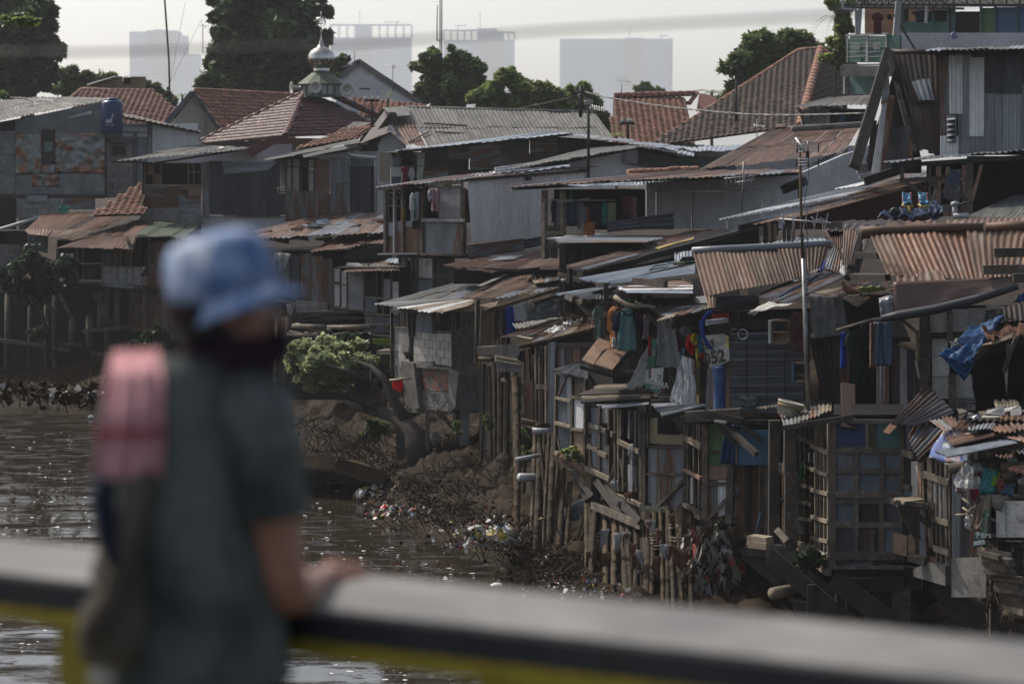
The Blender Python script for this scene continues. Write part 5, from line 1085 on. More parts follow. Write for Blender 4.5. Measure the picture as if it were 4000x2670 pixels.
bd(T,W,[(835,295),(905,310),(935,560),(862,560)],'mortar',.12,.03,name='cement_column'); bd(T,W,[(1095,335),(1150,370),(1130,560),(1095,585)],'mortar',.1,.02,name='cement_column')
masonry(T,WS,[(1108,30),(1250,20),(1222,318),(1108,325)],.4,.2,['conc','mortar'],mortar='mortar'); bd(T,WS,[(1108,325),(1180,320),(1262,350),(1262,560),(1180,580),(1108,560)],'conc',.06,.01,name='cement_base')
ext(T,'floor_slab',[p(775,560,64.3),p(1105,575,61.7),p(1260,560,63.2),p(930,545,66)],-.1,.02,M['conc'],nrm=Vector((0,0,1)))
for (a,Y_,b0,b1,w_)in ((775,64,402,570,.1),(1162,61.9,570,740,.24),(955,62.5,570,800,.1),(805,64,640,820,.22),(1125,62.5,570,735,.1),(1105,61.8,560,720,.05)):q0=p(a,b0,Y_); q1=p(a -2,b1+25,Y_); bar(T,q0,q1,w_,w_,M['conc']if w_>.15 else M['wood'],'stilt')
bar(T,p(1005,570,62),p(1110,680,62),.12,.1,M['wood'],'brace')
view(3)
A=p(800,1005,69); sheets(T,p(740,1040,68.5),p(1000,1000,68),p(800,1205,61.8),p(105,1198,62.8),8,['asb','galv','asb','pale','asb','zinc'],2,.13,.014)
sheets(T,p(800,1150,63),p(880,1155,62.5),p(575,1265,60.6),p(110,1196,62.5),6,['asb','galv','woodpale','pale'],1,.1,.014,rag=.06)
ext(T,'roof_board',[p(560,1240,61),p(800,1190,62),p(820,1205,61.8),p(580,1262,60.6)],.02,.05,M['woodpale']); 
T2=Thing('plastic_bag','light blue plastic bag lying on the grey roof of the block house','plastic bag'); fabric(T2,[p(528,1172,63.6),p(560,1165,63.6),p(562,1180,63.4),p(532,1186,63.4)],C_('sky_blue_plastic',(.2,.45,.7),.4),6,5,.03,2,name='bag',crumple=.06)
# patched centre roofs (N5)
T=Thing('patched_roof','bent rust sheets with five hooked rods lapping over the block house roof','roof','low rusty lean-to roofs')
sheets(T,p(1110,985,66.5),p(1330,1000,65),p(910,1170,60.8),p(690,1160,61.3),4,['rust','rustlight','rust'],1,.5,.02); sheets(T,p(1130,960,67.5),p(1430,970,66),p(1370,1035,62),p(1200,1060,62.4),5,['galv','rustlight','rust','rustgrey'],1,.1,.016)
sheets(T,p(1240,1040,64),p(1372,1045,63.5),p(1370,1085,62),p(925,1165,60.6),4,['galv','rustgrey','woodpale'],2,.1,.014); ext(T,'tin_flap',[p(820,1210,60.5),p(955,1180,61),p(925,1232,60.2)],0,.02,M['rustlight'])
sheets(T,p(1110,952,68),p(1250,932,68.4),p(1230,975,66.8),p(1075,968,67),2,['zinc'],1,.1,.014); ext(T,'board',[p(1080,975,67),p(1110,975,67),p(840,1095,62.5),p(800,1095,62.5)],.05,.08,M['asb'])
for x in (1195,1235,1280,1320,1362):tube(T,[p(x,962,64),p(x -8,985,64),p(x+4,1010,63.6),p(x+18,1035,63.2)],.018,M['wire'],'hooked_rod',5)
bamboo(T,p(870,1240,60),p(1385,1085,62),.05,'bamboo_purlin')
T=Thing('patched_house','bamboo propped lean-to with mustard panels and a bright blue cloth strip','house',HG)
W=wall(800,60.8,1380,61.5,1350); bd(T,W,(835,1235,918,1370),'ochre',.03); bd(T,W,(835,1372,918,1498),'ochre',.03,.01); bd(T,W,(918,1250,1040,1500),'void',.03,-.1); bd(T,W,[(832,1500),(920,1495),(920,1568),(832,1568)],'boardb',.04)
bt(T,W,803,1170,795,1600,'wood',.13,.1,.1,'post'); bt(T,W,828,1200,822,1640,'woodpale',.04,.04,.1,'post')
for x in (928,955,975):bamboo(T,p(x,1235,60.5),p(x -5,1640,60.3),.045)
fabric(T,[W.at(985,1215,.2),W.at(1035,1205,.2),W.at(1050,1400,.2),W.at(982,1410,.2)],C_('royal_blue_cloth',(.02,.07,.4)),6,10,.03,2,name='cloth_strip'); 
bd(T,W,[(1040,1215),(1130,1175),(1145,1310),(1050,1310)],'plaster',.03,.02); fabric(T,[W.at(1120,1180,.05),W.at(1180,1165,.05),W.at(1180,1230,.05),W.at(1130,1245,.05)],C_('white_plastic',(.6,.6,.58),.5),8,8,.02,2,name='plastic_sheet',crumple=.06)
fabric(T,[W.at(1180,1190,.08),W.at(1362,1150,.08),W.at(1360,1290,.1),W.at(1180,1305,.1)],M['foilgrey'],18,12,.02,2,name='foil_sheet',crumple=.12); bd(T,W,[(1180,1180),(1360,1125),(1362,1150),(1185,1205)],'void',.04,.1,name='dark_board')
fabric(T,[W.at(1138,1235,.06),W.at(1190,1230,.06),W.at(1190,1310,.06),W.at(1142,1310,.06)],C_('dim_white_tarp',(.28,.29,.28)),8,8,.02,2,name='tarp',crumple=.05)
# bamboo blind wall behind posts (view 6)
view(6); W=wall(370,58,700,59,500); 
for i in range(24):a=372+i *11; bt(T,W,a,395+(i%3)*2,a,660 if i>3 else 640,'bamboodark',.055,.03,.02,'bamboo_strip')
for a in (372,450,530):bt(T,W,a,100,a,690,'wooddark',.09,.08,.12,'post')
bd(T,W,(450,395,460,660),'wooddark',.02,.05); tube(T,[p(365,632,57.6),p(440,640,57.4),p(520,668,57.2)],.05,M['bamboo'],'bent_bamboo',6); tube(T,[p(375,385,57.4),p(440,370,57.4),p(760,405,56)],.04,M['pvc'],'pipe',6)
bar(T,p(350,335,57),p(520,380,57),.1,.1,M['woodpale'],'cross_board')
T=Thing('patched_roof','low roof of split boards and tin with a white plastic sheet on top','roof','low rusty lean-to roofs')
sheets(T,p(500,655,60),p(625,665,59.4),p(630,740,56),p(90,880,53.8),6,['rustgrey','rust','woodpale','galv'],2,.1,.015,rag=.06); sheets(T,p(300,690,58.6),p(520,660,60),p(300,800,55.6),p(-100,820,55.4),6,['rust','rustgrey','rust'],2,.1,.015)
sheets(T,p(0,715,60),p(340,672,61),p(440,684,60),p(30,752,58.6),4,AS,1,.14,.013); fabric(T,[p(330,732,57.4),p(390,738,57.2),p(415,772,56.4),p(230,795,56)],M['white_plastic'],16,14,.03,2,name='plastic_sheet',crumple=.05)
fabric(T,[p(390,705,58),p(450,700,58),p(450,722,57.6),p(395,725,57.6)],M['white_plastic'],10,8,.02,2,name='plastic_sheet',crumple=.04); bamboo(T,p(60,888,53.6),p(630,752,56),.05,'bamboo_purlin'); ext(T,'roof_board',[p(40,830,55),p(60,826,55),p(170,846,54.5),p(150,852,54.4)],.05,.07,M['woodpale'])
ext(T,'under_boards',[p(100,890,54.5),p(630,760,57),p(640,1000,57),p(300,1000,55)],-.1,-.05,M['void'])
# lower wall of studs (view 6 left)
T=Thing('stilt_house','stilt house with tall rusty planks, dark studs and thick bamboo legs at centre','stilt house',HG)
W=wall(90,54.5,620,52.8,1200)
W1=wall(-150,56,90,54.6,1000); cs(T,W1,(-120,870,85,1080),DI,3,off=.0,pitch=.1)
for b in (960,990):bt(T,W1,-120,b,85,b+35,'wood',.06)
bd(T,W,(90,885,620,1500),'void',.03,-.5,name='inner_board')
pk(T,W,[(100,900),(150,890),(150,1475),(92,1460)],['rust'],2); cs(T,W,[(125,1150),(182,1145),(185,1470),(120,1475)],['rustgrey'],1,off=.1); bt(T,W,130,900,145,1180,'wooddark',.1)
for a,m_ in ((95,'wood'),(190,'woodpale'),(220,'wood'),(240,'wooddark'),(268,'woodpale')):bt(T,W,a,880,a+2,1490,m_,.07)
for b in (1180,1200):bt(T,W,185,b,285,b+8,'woodpale',.05)
cs(T,W,[(285,860),(350,850),(350,1530),(285,1520)],['galv','rustgrey'],2,off=.05); cs(T,W,(350,895,520,1110),['rustgrey','rustdark'],3,off=.0); cs(T,W,(520,895,620,1000),['rustdark'],1)
bd(T,W,[(90,1470),(290,1530),(285,1548),(85,1485)],'woodpale',.1,.0,name='floor_beam'); bd(T,W,(330,860,640,895),'void',.05,.0)
fabric(T,[W.at(118,905,.2),W.at(155,900,.2),W.at(140,1000,.2),W.at(110,990,.2)],C_('black_cloth',(.015,.015,.017)),6,8,.05,2,name='rag',crumple=.05)
# ================================================================== RIGHT CLUSTER
def bamboos(T,lst,r=.05,mat=None):
    for (a0,b0,Y0,a1,b1,Y1,*rr)in lst:bamboo(T,p(a0,b0,Y0),p(a1,b1,Y1),(rr[0]if rr else r),'bamboo_stilt',mat)
# thin roof on black posts (view 6 top left)
view(6)
T=Thing('open_shelter','open shelter of black posts under a thin pale ribbed roof below the laundry veranda','shelter')
hs(T,p(640,45,64),p(1230,45,64),p(1100,80,60),p(275,62,59.5),3,['pale','galv','asb'],1,.11,.013); hs(T,p(275,62,59.5),p(1150,60,60),p(1020,96,57.6),p(380,98,57.6),3,['galv','pale','rustgrey'],1,.11,.013)
for (a,b0,b1,Y_)in ((378,95,640,57.5),(460,120,330,58),(545,120,240,58)):post(T,a,b0,b1,Y_,'wooddark',.1)
for (a0,b0,a1,b1)in ((380,130,1000,100),(410,165,600,160),(540,150,1080,150)):bar(T,p(a0,b0,58),p(a1,b1,58.5),.12,.1,M['wooddark'],'cross_beam')
ext(T,'back_boards',[p(380,100,61.5),p(1100,90,61.5),p(1100,220,61.5),p(380,260,61.5)],0,.05,M['void'])
# long rust roof N8
T=Thing('patched_roof','long tilted roof of lapped rusty sheets with a yellow strip, right of the black posts','roof','low rusty lean-to roofs')
sheets(T,p(1390,0,64),p(1764,-5,63.5),p(600,305,53.5),p(410,258,54.5),5,['rust','rustgrey','rustlight','galv','rust'],3,.1,.014,rag=.08); sheets(T,p(1500,20,62),p(1764,0,62.6),p(640,290,53),p(590,308,52.8),3,['rust','rustlight','rustdark'],2,.1,.014)
ext(T,'yellow_strip',[p(1100,148,57.4),p(1290,100,59),p(1395,68,60),p(1390,85,59.6),p(1270,112,58.6),p(1130,156,57)],.03,.06,flat('mustard_board',(.42,.3,.1))); 
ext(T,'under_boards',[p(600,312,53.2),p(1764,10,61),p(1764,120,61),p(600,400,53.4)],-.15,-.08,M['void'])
sheets(T,p(920,262,55.5),p(1280,175,57),p(1280,200,57),p(930,278,55.4),1,['woodpale'],1,.1,.015); sheets(T,p(1245,170,57),p(1390,150,57.5),p(1400,260,56),p(1245,230,56),2,['galv'],1,.1,.012)
bt(T,wall(420,54,620,53.4,300),440,290,440,405,'wooddark',.14,.1,0,'post'); bt(T,wall(420,54,620,53.4,300),545,310,545,400,'wooddark',.1,.1,0,'post')
T=Thing('scrap_machine','black toy like vehicle frame lying on the rusty roof edge','scrap'); 
for k in range(4):lathe(T,p(1310+28 *k,235 -3 *k,55),[(.07,-.03),(.09,0),(.07,.03)],M['black'],'wheel',12,tilt=Matrix.Rotation(math.pi/2,3,'X'))
tube(T,[p(1300,215,55),p(1380,208,55)],.04,M['black'],'frame',6); T.add('body',*box_geo(p(1350,212,55),.3,.2,.06),M['black'])
# silver roofs
T=Thing('patched_roof','shiny blue silver ribbed roof with a small frame lying on it','roof','new silver lean-to roofs')
sheets(T,p(1230,245,56),p(1410,240,55.6),p(740,405,50),p(505,372,51.6),7,['zinc','zinc','galv'],1,.09,.014); sheets(T,p(1400,262,54.6),p(1400,330,52.6),p(780,412,49.6),p(740,400,50),2,['zinc','pale'],1,.09,.012)
pl=slope(p(1230,245,55.9),p(1410,240,55.5),p(740,405,49.9))
for q in ((1055,320,1090,290),(1090,290,1195,282),(1195,282,1175,303),(1175,303,1055,320)):bt(T,pl,*q,'greenpaint',.03,.03,.06,'window_frame')
bt(T,pl,1190,272,1400,256,'greenpaint',.06,.03,.06,'green_board'); bt(T,pl,1240,280,1320,276,'ochre',.12,.06,.07,'wood_block')
bar(T,p(935,388,49.6),p(1180,410,48.8),.14,.1,M['wood'],'loose_beam')
T=Thing('patched_roof','small silver ribbed lean-to roof left of the hanging shirts','roof','new silver lean-to roofs')
sheets(T,p(740,430,54),p(820,440,52.6),p(640,528,49.6),p(332,487,51.8),8,['zinc','zinc','galv'],1,.085,.014)
sheets(T,p(650,500,50),p(800,490,50.6),p(800,510,50),p(645,530,49.4),1,['darkiron'],1,.085,.014)
for q in ((415,500,470,528),(490,515,545,548),(540,520,620,545)):bar(T,p(q[0],q[1],51),p(q[2],q[3],50.2),.12,.06,M['wooddark'],'rafter')
bar(T,p(500,545,50.6),p(640,680,50),.1,.08,M['wooddark'],'brace'); post(T,720,400,790,49.5,'wooddark',.1); bar(T,p(705,640,49.4),p(760,645,49.4),.1,.06,M['woodpale'],'peg_board')
T=Thing('patched_roof','red and silver strip roof above the hanging shirts with a crooked branch rail','roof','new silver lean-to roofs')
hs(T,p(900,395,52),p(1380,395,51.4),p(1380,438,49.6),p(850,445,49.2),3,['rust','rustlight','rust'],1,.1,.012); hs(T,p(800,430,50),p(1385,430,50),p(1385,484,48),p(870,484,47.8),3,['galv','zinc','pale'],1,.1,.013)
bar(T,p(1310,370,49),p(1385,400,49),.06,.05,M['woodpale'],'stick'); tube(T,[p(785,505,48.2),p(830,540,48.1),p(880,572,48),p(960,578,48),p(1030,575,48),p(1100,590,48)],[.05,.045,.05,.04,.04,.03],M['woodpale'],'branch_rail',7); tube(T,[p(940,540,48.4),p(1010,575,48.2),p(1090,580,48)],.02,M['woodpale'],'branch_rail',5)
W=wall(640,50.5,1480,48.8,700); bd(T,W,(650,540,1480,1240),'void',.04,-1.2,name='inner_wall'); 
for a,b0,b1 in ((880,480,560),(930,480,900),(1010,500,900),(960,880,1240),(1005,830,1100),(1170,1060,1260),(1120,640,900)):bt(T,W,a,b0,a,b1,'wooddark' if a!=1005 else 'wood',.09,.07,-.2,'post')
bt(T,W,1050,640,1140,760,'wood',.08,.06,.0,'brace'); bt(T,W,1190,1110,1250,1190,'wood',.08,.06,-.1,'brace'); bt(T,W,860,1072,950,1075,'wood',.08,.06,.0,'cross_board'); bt(T,W,1150,1255,1240,1262,'wood',.1,.06,.1,'cross_board')
bd(T,W,(775,528,940,582),'greenpaint',.02,-.3,name='board')
# shirts
hangers('',[('shirt',612,575,735,835,C_('sage_cloth',(.12,.17,.15)),'dull sage t-shirt hung behind the dark post left of the clothes group','t-shirt')],49.9,LG)
hangers('',[('long',725,580,850,905,C_('orange_cloth',(.45,.17,.04)),'bright orange shirt at the back left of the hanging shirt group','shirt')],48.9,LG)
hangers('',[('shirt',745,590,870,900,C_('brown_cloth',(.16,.08,.05)),'brown shirt between the orange and navy ones','shirt')],48.75,LG)
hangers('',[('long',760,605,990,880,C_('navy_sleeve_cloth',(.02,.025,.045)),'navy long sleeved shirt right behind the teal t-shirt','shirt')],48.6,LG)
hangers('',[('towel',762,820,805,900,C_('white_hem',(.5,.48,.46)),'white hem showing under the dark shirts','cloth')],48.65,LG)
TT=garment('vest',795,600,965,918,48.2,C_('teal_shirt_cloth',(.12,.235,.235)),'teal t-shirt with dark sleeves and collar hanging in front of the other shirts','t_shirt','t-shirt',LG,T=Thing('t_shirt','teal t-shirt with dark sleeves and collar hanging in front of the other shirts','t-shirt',LG),part='body_panel')
fabric(TT,[p(790,640,48.2),p(830,608,48.15),p(812,760,48.15),p(772,765,48.2)],M['navy_sleeve_cloth'],6,8,.02,2,th=.03,name='sleeve'); fabric(TT,[p(930,612,48.15),p(968,645,48.2),p(988,770,48.2),p(950,770,48.15)],M['navy_sleeve_cloth'],6,8,.02,2,th=.03,name='sleeve')
tube(TT,[p(845+i *11,612+36 *math.sin(i/8 *math.pi),48.1)for i in range(9)],.018,M['navy_sleeve_cloth'],'collar',6); fabric(TT,[p(812,900,48.3),p(880,905,48.3),p(885,916,48.3),p(812,908,48.3)],M['white_hem'],6,3,.01,2,name='hem')
for (x,Y_)in ((880,48.2),(800,48.8),(690,49.9)):
    H_=Thing('clothes_hanger',{880:'hanger holding the teal t-shirt',800:'hanger holding the orange shirt',690:'hanger holding the sage t-shirt'}[x],'hanger','hangers'); tube(H_,[p(x -45,612,Y_),p(x,588,Y_),p(x,572,Y_),p(x+8,565,Y_),p(x,560,Y_)],.008,M['maroon'],'clothes_hanger',5)
hangers('',[('shirt',985,645,1060,835,C_('floral_cloth',(.38,.3,.34)),'white and plum floral garment right of the teal t-shirt','garment'),('long',965,640,1010,800,C_('dark_wine_cloth',(.06,.015,.025)),'dark wine garment between teal and floral ones','garment'),('rag',965,820,1050,880,C_('black_lace',(.012,.012,.014)),'black cloth bundle below the floral garment','cloth')],48.6,LG)
# white tarps, banner, posters
T=Thing('hanging_tarp','large dirty white plastic tarp hanging in the middle of the washing','tarp'); fabric(T,[p(1120,560,48.8),p(1250,700,48.6),p(1300,1060,48.3),p(1105,1035,48.4)],C_('dirty_white_tarp',(.34,.34,.335),.6),14,18,.03,2,name='tarp'); 
T=Thing('poster','torn green and white advertising poster on the wall beside the big white tarp','poster')
W=wall(1000,48.6,1190,48.2,1000); bd(T,W,[(1060,815),(1112,830),(1105,1035),(1050,1060),(1022,1040)],mk('poster_green',(.035,.17,.1),(.03,.13,.08),None,.6,0,3,None,var=0),.012,.03,name='green_field')
bd(T,W,[(1025,1060),(1170,1045),(1160,1200),(1020,1165)],mk('poster_white',(.5,.5,.48),(.4,.4,.39),(.28,.3,.3),.6,0,3,None,var=0),.012,.03,name='white_field'); bd(T,W,[(1025,1162),(1155,1195),(1146,1250),(1030,1212)],M['poster_green']if False else 'tealpanel',.014,.035,name='green_band')
M['pg']=bpy.data.materials['poster_green']
ex=(W.at(1100,1000)-W.at(1000,1000)).normalized(); ez=Vector((0,0,1))
lettering(T,'SEDIA',W.at(1075,1205,.06),ex,ez,.17,M['white']); bd(T,W,[(1056,900),(1108,905),(1108,960),(1060,950)],'board',.006,.045,name='print_block'); bd(T,W,(1058,1035,1070,1130),'bluepanel',.006,.045,name='stripe'); bd(T,W,(1070,1030,1078,1120),flat('poster_red',(.4,.05,.04)),.006,.045,name='stripe')
lettering(T,'3',W.at(1130,1135,.06),ex,ez,.14,M['ink'])
for q in ((1075,1050,1098,1140),(1102,1060,1122,1160),(1128,1060,1150,1140)):bd(T,W,q,'white',.006,.045,name='peeled_patch')
T=Thing('hanging_tarp','narrow off white tarp twisting down left of the green poster onto the tin roof','tarp'); fabric(T,[p(1040,900,48.4),p(1060,880,48.4),p(1010,1180,48.2),p(870,1235,48)],C_('ivory_tarp',(.42,.41,.38),.6),10,16,.04,2,name='tarp',crumple=.04)
hangers('',[('towel',1040,812,1068,960,C_('red_scarf',(.3,.02,.04)),'narrow red scarf hanging left of the green poster','scarf'),('rag',1280,730,1380,812,M['white_print'],'pale folded cloth under the small board roof','cloth')],48.1,LG)
hangers('',[('rag',1325,790,1420,950,C_('scarlet_cloth',(.42,.02,.025)),'scarlet cloth over the standing white tarp','cloth')],47.7,LG); hangers('',[('rag',1360,785,1440,880,C_('yellow_cloth',(.5,.35,.03)),'yellow flag like cloth above the scarlet one','cloth')],47.65,LG)
hangers('',[('towel',1415,800,1470,940,C_('cyan_cloth',(.02,.2,.28)),'cyan cloth left of the number banner','cloth')],47.6,LG); hangers('',[('rag',1430,930,1500,1000,C_('tomato_cloth',(.35,.07,.03)),'orange red rag below the cyan cloth','cloth')],47.5,LG)
hangers('',[('towel',1404,900,1430,1045,C_('lemon_cloth',(.5,.42,.05)),'narrow yellow strip hanging to the right of the white tarp','cloth'),('towel',1385,990,1412,1105,C_('mauve_cloth',(.22,.13,.15)),'small mauve towel on the corner of the white tarp','towel')],47.3,LG)
T=Thing('hanging_tarp','brightest white tarp draped from a box down onto the tin lean-to','tarp'); fabric(T,[p(1300,955,47.8),p(1385,985,47.6),p(1410,1345,47.2),p(1330,1362,47.2)],C_('bright_tarp',(.62,.62,.62),.5),14,20,.05,3,name='tarp',crumple=.03)
fabric(T,[p(1295,990,47.85),p(1320,1180,47.6),p(1340,1365,47.2),p(1212,1310,47.6)],M['bright_tarp'],10,14,.05,3,name='tarp_fold',crumple=.04)
T=Thing('leaning_board','tan board leaning behind the brightest white tarp','board'); ext(T,'leaning_board',[p(1395,1010,47.9),p(1442,1005,47.7),p(1440,1335,47.5),p(1410,1345,47.6)],0,.03,M['ochre']); 
T=Thing('hanging_tarp','blue edged sheet hanging in a narrow triangle left of the brightest tarp','tarp'); fabric(T,[p(1300,900,48),p(1325,900,48),p(1290,1180,47.8),p(1225,1275,47.8)],C_('pale_blue_tarp',(.16,.26,.33),.6),8,14,.03,2,name='tarp')
T=Thing('hanging_tarp','wine coloured cloth wedge right of the big dirty tarp','tarp'); fabric(T,[p(1252,760,48.4),p(1270,790,48.4),p(1302,890,48.3),p(1270,925,48.3)],C_('wine_cloth',(.16,.02,.05)),6,8,.02,2,name='tarp')
# number banner, blue strap
T=Thing('banner','white plastic banner with bold black numerals hanging at a slant below the blue strap','banner'); view(13); W=wall(950,46.6,1390,46.2,400)
bq=[(955,120),(1285,88),(1362,130),(1372,505),(1100,640),(1050,590),(985,330)]
M['banner']=C_('banner_vinyl',(.50,.49,.45),.6); pts=qd(W,bq); ctr=sum(pts,Vector())/7
V=[]; F=[]; nr=9
for k in range(nr+1):
    for i in range(28):
        e=i/4; i0=int(e)%7; q=lerp(pts[i0],pts[(i0+1)%7],e -int(e)); x=lerp(ctr,q,k/nr); h=.05 *mnoise.noise(x *3.0)+.02 *mnoise.noise(x *9); V.append(x+W.n *h)
V2=[x -W.n *.008 for x in V]
for k in range(nr):
    for i in range(28):a=k *28+i; b_=k *28+(i+1)%28; F.append((a,b_,b_+28,a+28)); N_=len(V); F.append((N_+a+28,N_+b_+28,N_+b_,N_+a))
T.add('vinyl_sheet',[tuple(x)for x in V+V2],F,M['banner'],None,True)
ex=(W.at(1200,330)-W.at(1000,372)).normalized(); ey2=ex.cross(-W.n).normalized()*-1
if ey2.z<0:ey2=-ey2
lettering(T,'052',W.at(1012,570,.06),ex,ey2,.34,M['ink'],bold=.008); lettering(T,'BU',W.at(985,330,.06),ex,ey2,.22,M['ink'],bold=.006); bd(T,W,[(1095,195),(1120,190),(1130,232),(1105,238)],'ink',.004,.06,name='ink_mark')
bd(T,W,[(1345,130),(1370,140),(1380,300),(1350,290)],C_('lemon_cloth',(0,0,0))if False else M['lemon_cloth'],.01,.03,name='yellow_edge')
T=Thing('blue_strap','bright blue fabric strap curling down from the ribbed roof corner over the banner','strap'); view(6)
sp=[(1540,628),(1500,632),(1475,665),(1455,710),(1455,770),(1475,830),(1505,875),(1535,915)]; V=[]
for i,(x,y)in enumerate(sp):w_=18; V+=[p(x -w_ *(.9 if i>1 else .2),y -(14 if i<2 else 0),46.0),p(x+w_ *(.9 if i>1 else .2),y+(14 if i<2 else 0),46.0)]
V=[tuple(q)for q in V]+[tuple(q+Vector((0,.02,0)))for q in V]; n_=len(sp)*2
F=[(2 *i,2 *i+1,2 *i+3,2 *i+2)for i in range(len(sp)-1)]+[(n_+2 *i+2,n_+2 *i+3,n_+2 *i+1,n_+2 *i)for i in range(len(sp)-1)]+[(2 *i,2 *i+2,n_+2 *i+2,n_+2 *i)for i in range(len(sp)-1)]+[(2 *i+3,2 *i+1,n_+2 *i+1,n_+2 *i+3)for i in range(len(sp)-1)]
T.add('blue_strap',V,F,C_('strap_blue',(.02,.045,.24)),None,True)
# leaning boards stack
T=Thing('board_stack','stack of painted boards stood on edge below the number banner','boards'); view(13)
for (q,m_)in (([(1030,620),(1052,620),(1040,1290),(1000,1270)],'boardb'),([(1054,620),(1075,625),(1060,1300),(1040,1290)],'ply'),([(1078,630),(1110,640),(1092,1255),(1070,1250)],'boardb'),([(1112,640),(1160,630),(1150,1345),(1085,1300)],'ply'),([(1245,600),(1292,560),(1285,1020),(1270,1300)],'bluepanel'),([(1290,560),(1340,540),(1330,1030),(1284,1018)],'boardb'),([(1330,540),(1388,510),(1400,1050),(1330,1032)],'ply'),([(1284,1020),(1404,1052),(1405,1420),(1180,1350),(1200,1290),(1275,1290)],'ply')):ext(T,'board',[p(x,y,46.8 -.3 *(x -1000)/400)for x,y in q],-.01,.012,pick(m_))
T=Thing('mattress_roll','quilted blue patterned mattress hanging upright against the boards','mattress'); n_=26; pts=[p(1205 -10+25 *math.sin(i/n_ *2),590+690 *i/n_,46.3)for i in range(n_+1)]
tube(T,[q+Vector((0,0,0))for q in pts],[.125 *(.82+.18 *(i%2))for i in range(n_+1)],mk('blue_quilt',(.03,.07,.22),(.07,.13,.26),(.18,.2,.26),.9,0,6,None,var=0,thr=(.45,.55)),'mattress_roll',12)
# small roof over tarp and beam/boards under (view 6)
view(6); T=Thing('patched_roof','short roof of pale tin and brown boards above the tarps','roof','low rusty lean-to roofs')
sheets(T,p(1270,578,50),p(1330,570,50),p(1150,648,47.6),p(1048,608,48.4),1,['woodpale'],1,.5,.01); sheets(T,p(1300,572,50),p(1440,566,49.8),p(1200,668,47.4),p(1145,648,47.6),2,['zinc','pale'],1,.1,.012)
sheets(T,p(1390,575,49.4),p(1500,562,49),p(1510,600,47),p(1110,695,46.6),6,['rustgrey','woodpale','rust','rustdark'],1,.1,.016,rag=.06); bar(T,p(1215,738,47),p(1510,640,47.4),.12,.1,M['wooddark'],'rafter'); bar(T,p(1230,660,47.6),p(1440,770,47.8),.08,.08,M['wood'],'brace'); ext(T,'dark_gutter',[p(1145,530,48.6),p(1490,505,48.2),p(1500,560,48),p(1140,578,48.4)],-.02,.02,M['darkiron'])
# brown board awning
T=Thing('board_awning','awning of three brown boards sloping down below the hanging shirts','awning'); pl=slope(p(680,800,50.2),p(905,910,49.6),p(760,1075,47.6))
for q in ([(685,800),(755,815),(620,1035),(530,1000)],[(757,816),(785,830),(740,905),(770,905),(690,935),(622,1037)],[(742,905),(850,890),(903,908),(765,1078),(624,1034)]):bd(T,pl,q,'ply',.03,R(0,.02),name='board')
bt(T,pl,530,1012,770,1080,'wooddark',.08,.08,-.08,'purlin'); bt(T,pl,900,915,780,1080,'wooddark',.08,.08,-.08,'purlin')
# lower small roof, left
T=Thing('stilt_house','narrow stilt house of blue grey ribbed panels with a small sloping tin porch roof','stilt house',HG)
sheets(T,p(510,1008,53),p(585,1015,52.6),p(580,1142,50.2),p(302,1068,50.6),7,['rustgrey','galv','asb','galv'],1,.09,.015); 
W=wall(350,51.4,580,50.2,1300); cs(T,W,[(375,1100),(430,1110),(430,1290),(362,1275)],['boardb'],1,off=.02,pitch=.08); cs(T,W,[(430,1110),(478,1120),(478,1500),(430,1490)],['galv'],1,off=.02,pitch=.08); cs(T,W,[(362,1280),(430,1292),(430,1480),(356,1460)],['boardb'],1,off=.03,pitch=.08); bd(T,W,[(485,1125),(565,1140),(565,1285),(485,1270)],'wood',.03); bd(T,W,[(485,1285),(565,1300),(565,1515),(485,1510)],'plaster',.03)
for q in ((355,1090,350,1560,.07),(480,1120,478,1540,.08),(578,1140,575,1560,.09)):bt(T,W,*q[:4],'wood',q[4],.08)
for q in ((360,1278,475,1305),(360,1470,475,1500),(480,1270,570,1285),(480,1515,570,1525)):bt(T,W,*q,'woodpale',.08,.05,.07)
bt(T,W,430,1115,370,1255,'wood',.07); bt(T,W,350,1090,580,1145,'wooddark',.08); bd(T,W,(350,1090,590,1560),'void',.03,-.6)
view(9)
W=wall(295,51.4,480,50.4,300); cs(T,W,[(300,250),(395,270),(395,440),(310,425)],['boardb','galv'],2,off=.02,pitch=.08); bd(T,W,[(402,300),(478,305),(478,470),(402,440)],'ply',.03); bd(T,W,(402,90,478,285),'board',.03)
for q in ((295,60,292,430),(398,80,398,450),(482,90,484,500)):bt(T,W,*q,'wood',.09,.08)
for q in ((295,245,395,280),(400,290,480,300),(290,435,480,490)):bt(T,W,*q,'woodpale',.1,.06,.07)
bt(T,W,300,335,325,430,'wood',.07); bd(T,W,(290,240,490,480),'void',.03,-.6)
fabric(T,[p(285,425,51),p(380,470,50.8),p(365,500,50.4),p(275,460,50.6)],M['rustlight'],8,5,.05,3,name='curled_sheet'); bd(T,wall(270,51.2,500,50.2,480),[(275,460),(480,530),(480,560),(275,490)],'rust',.03,name='edge_sheet')
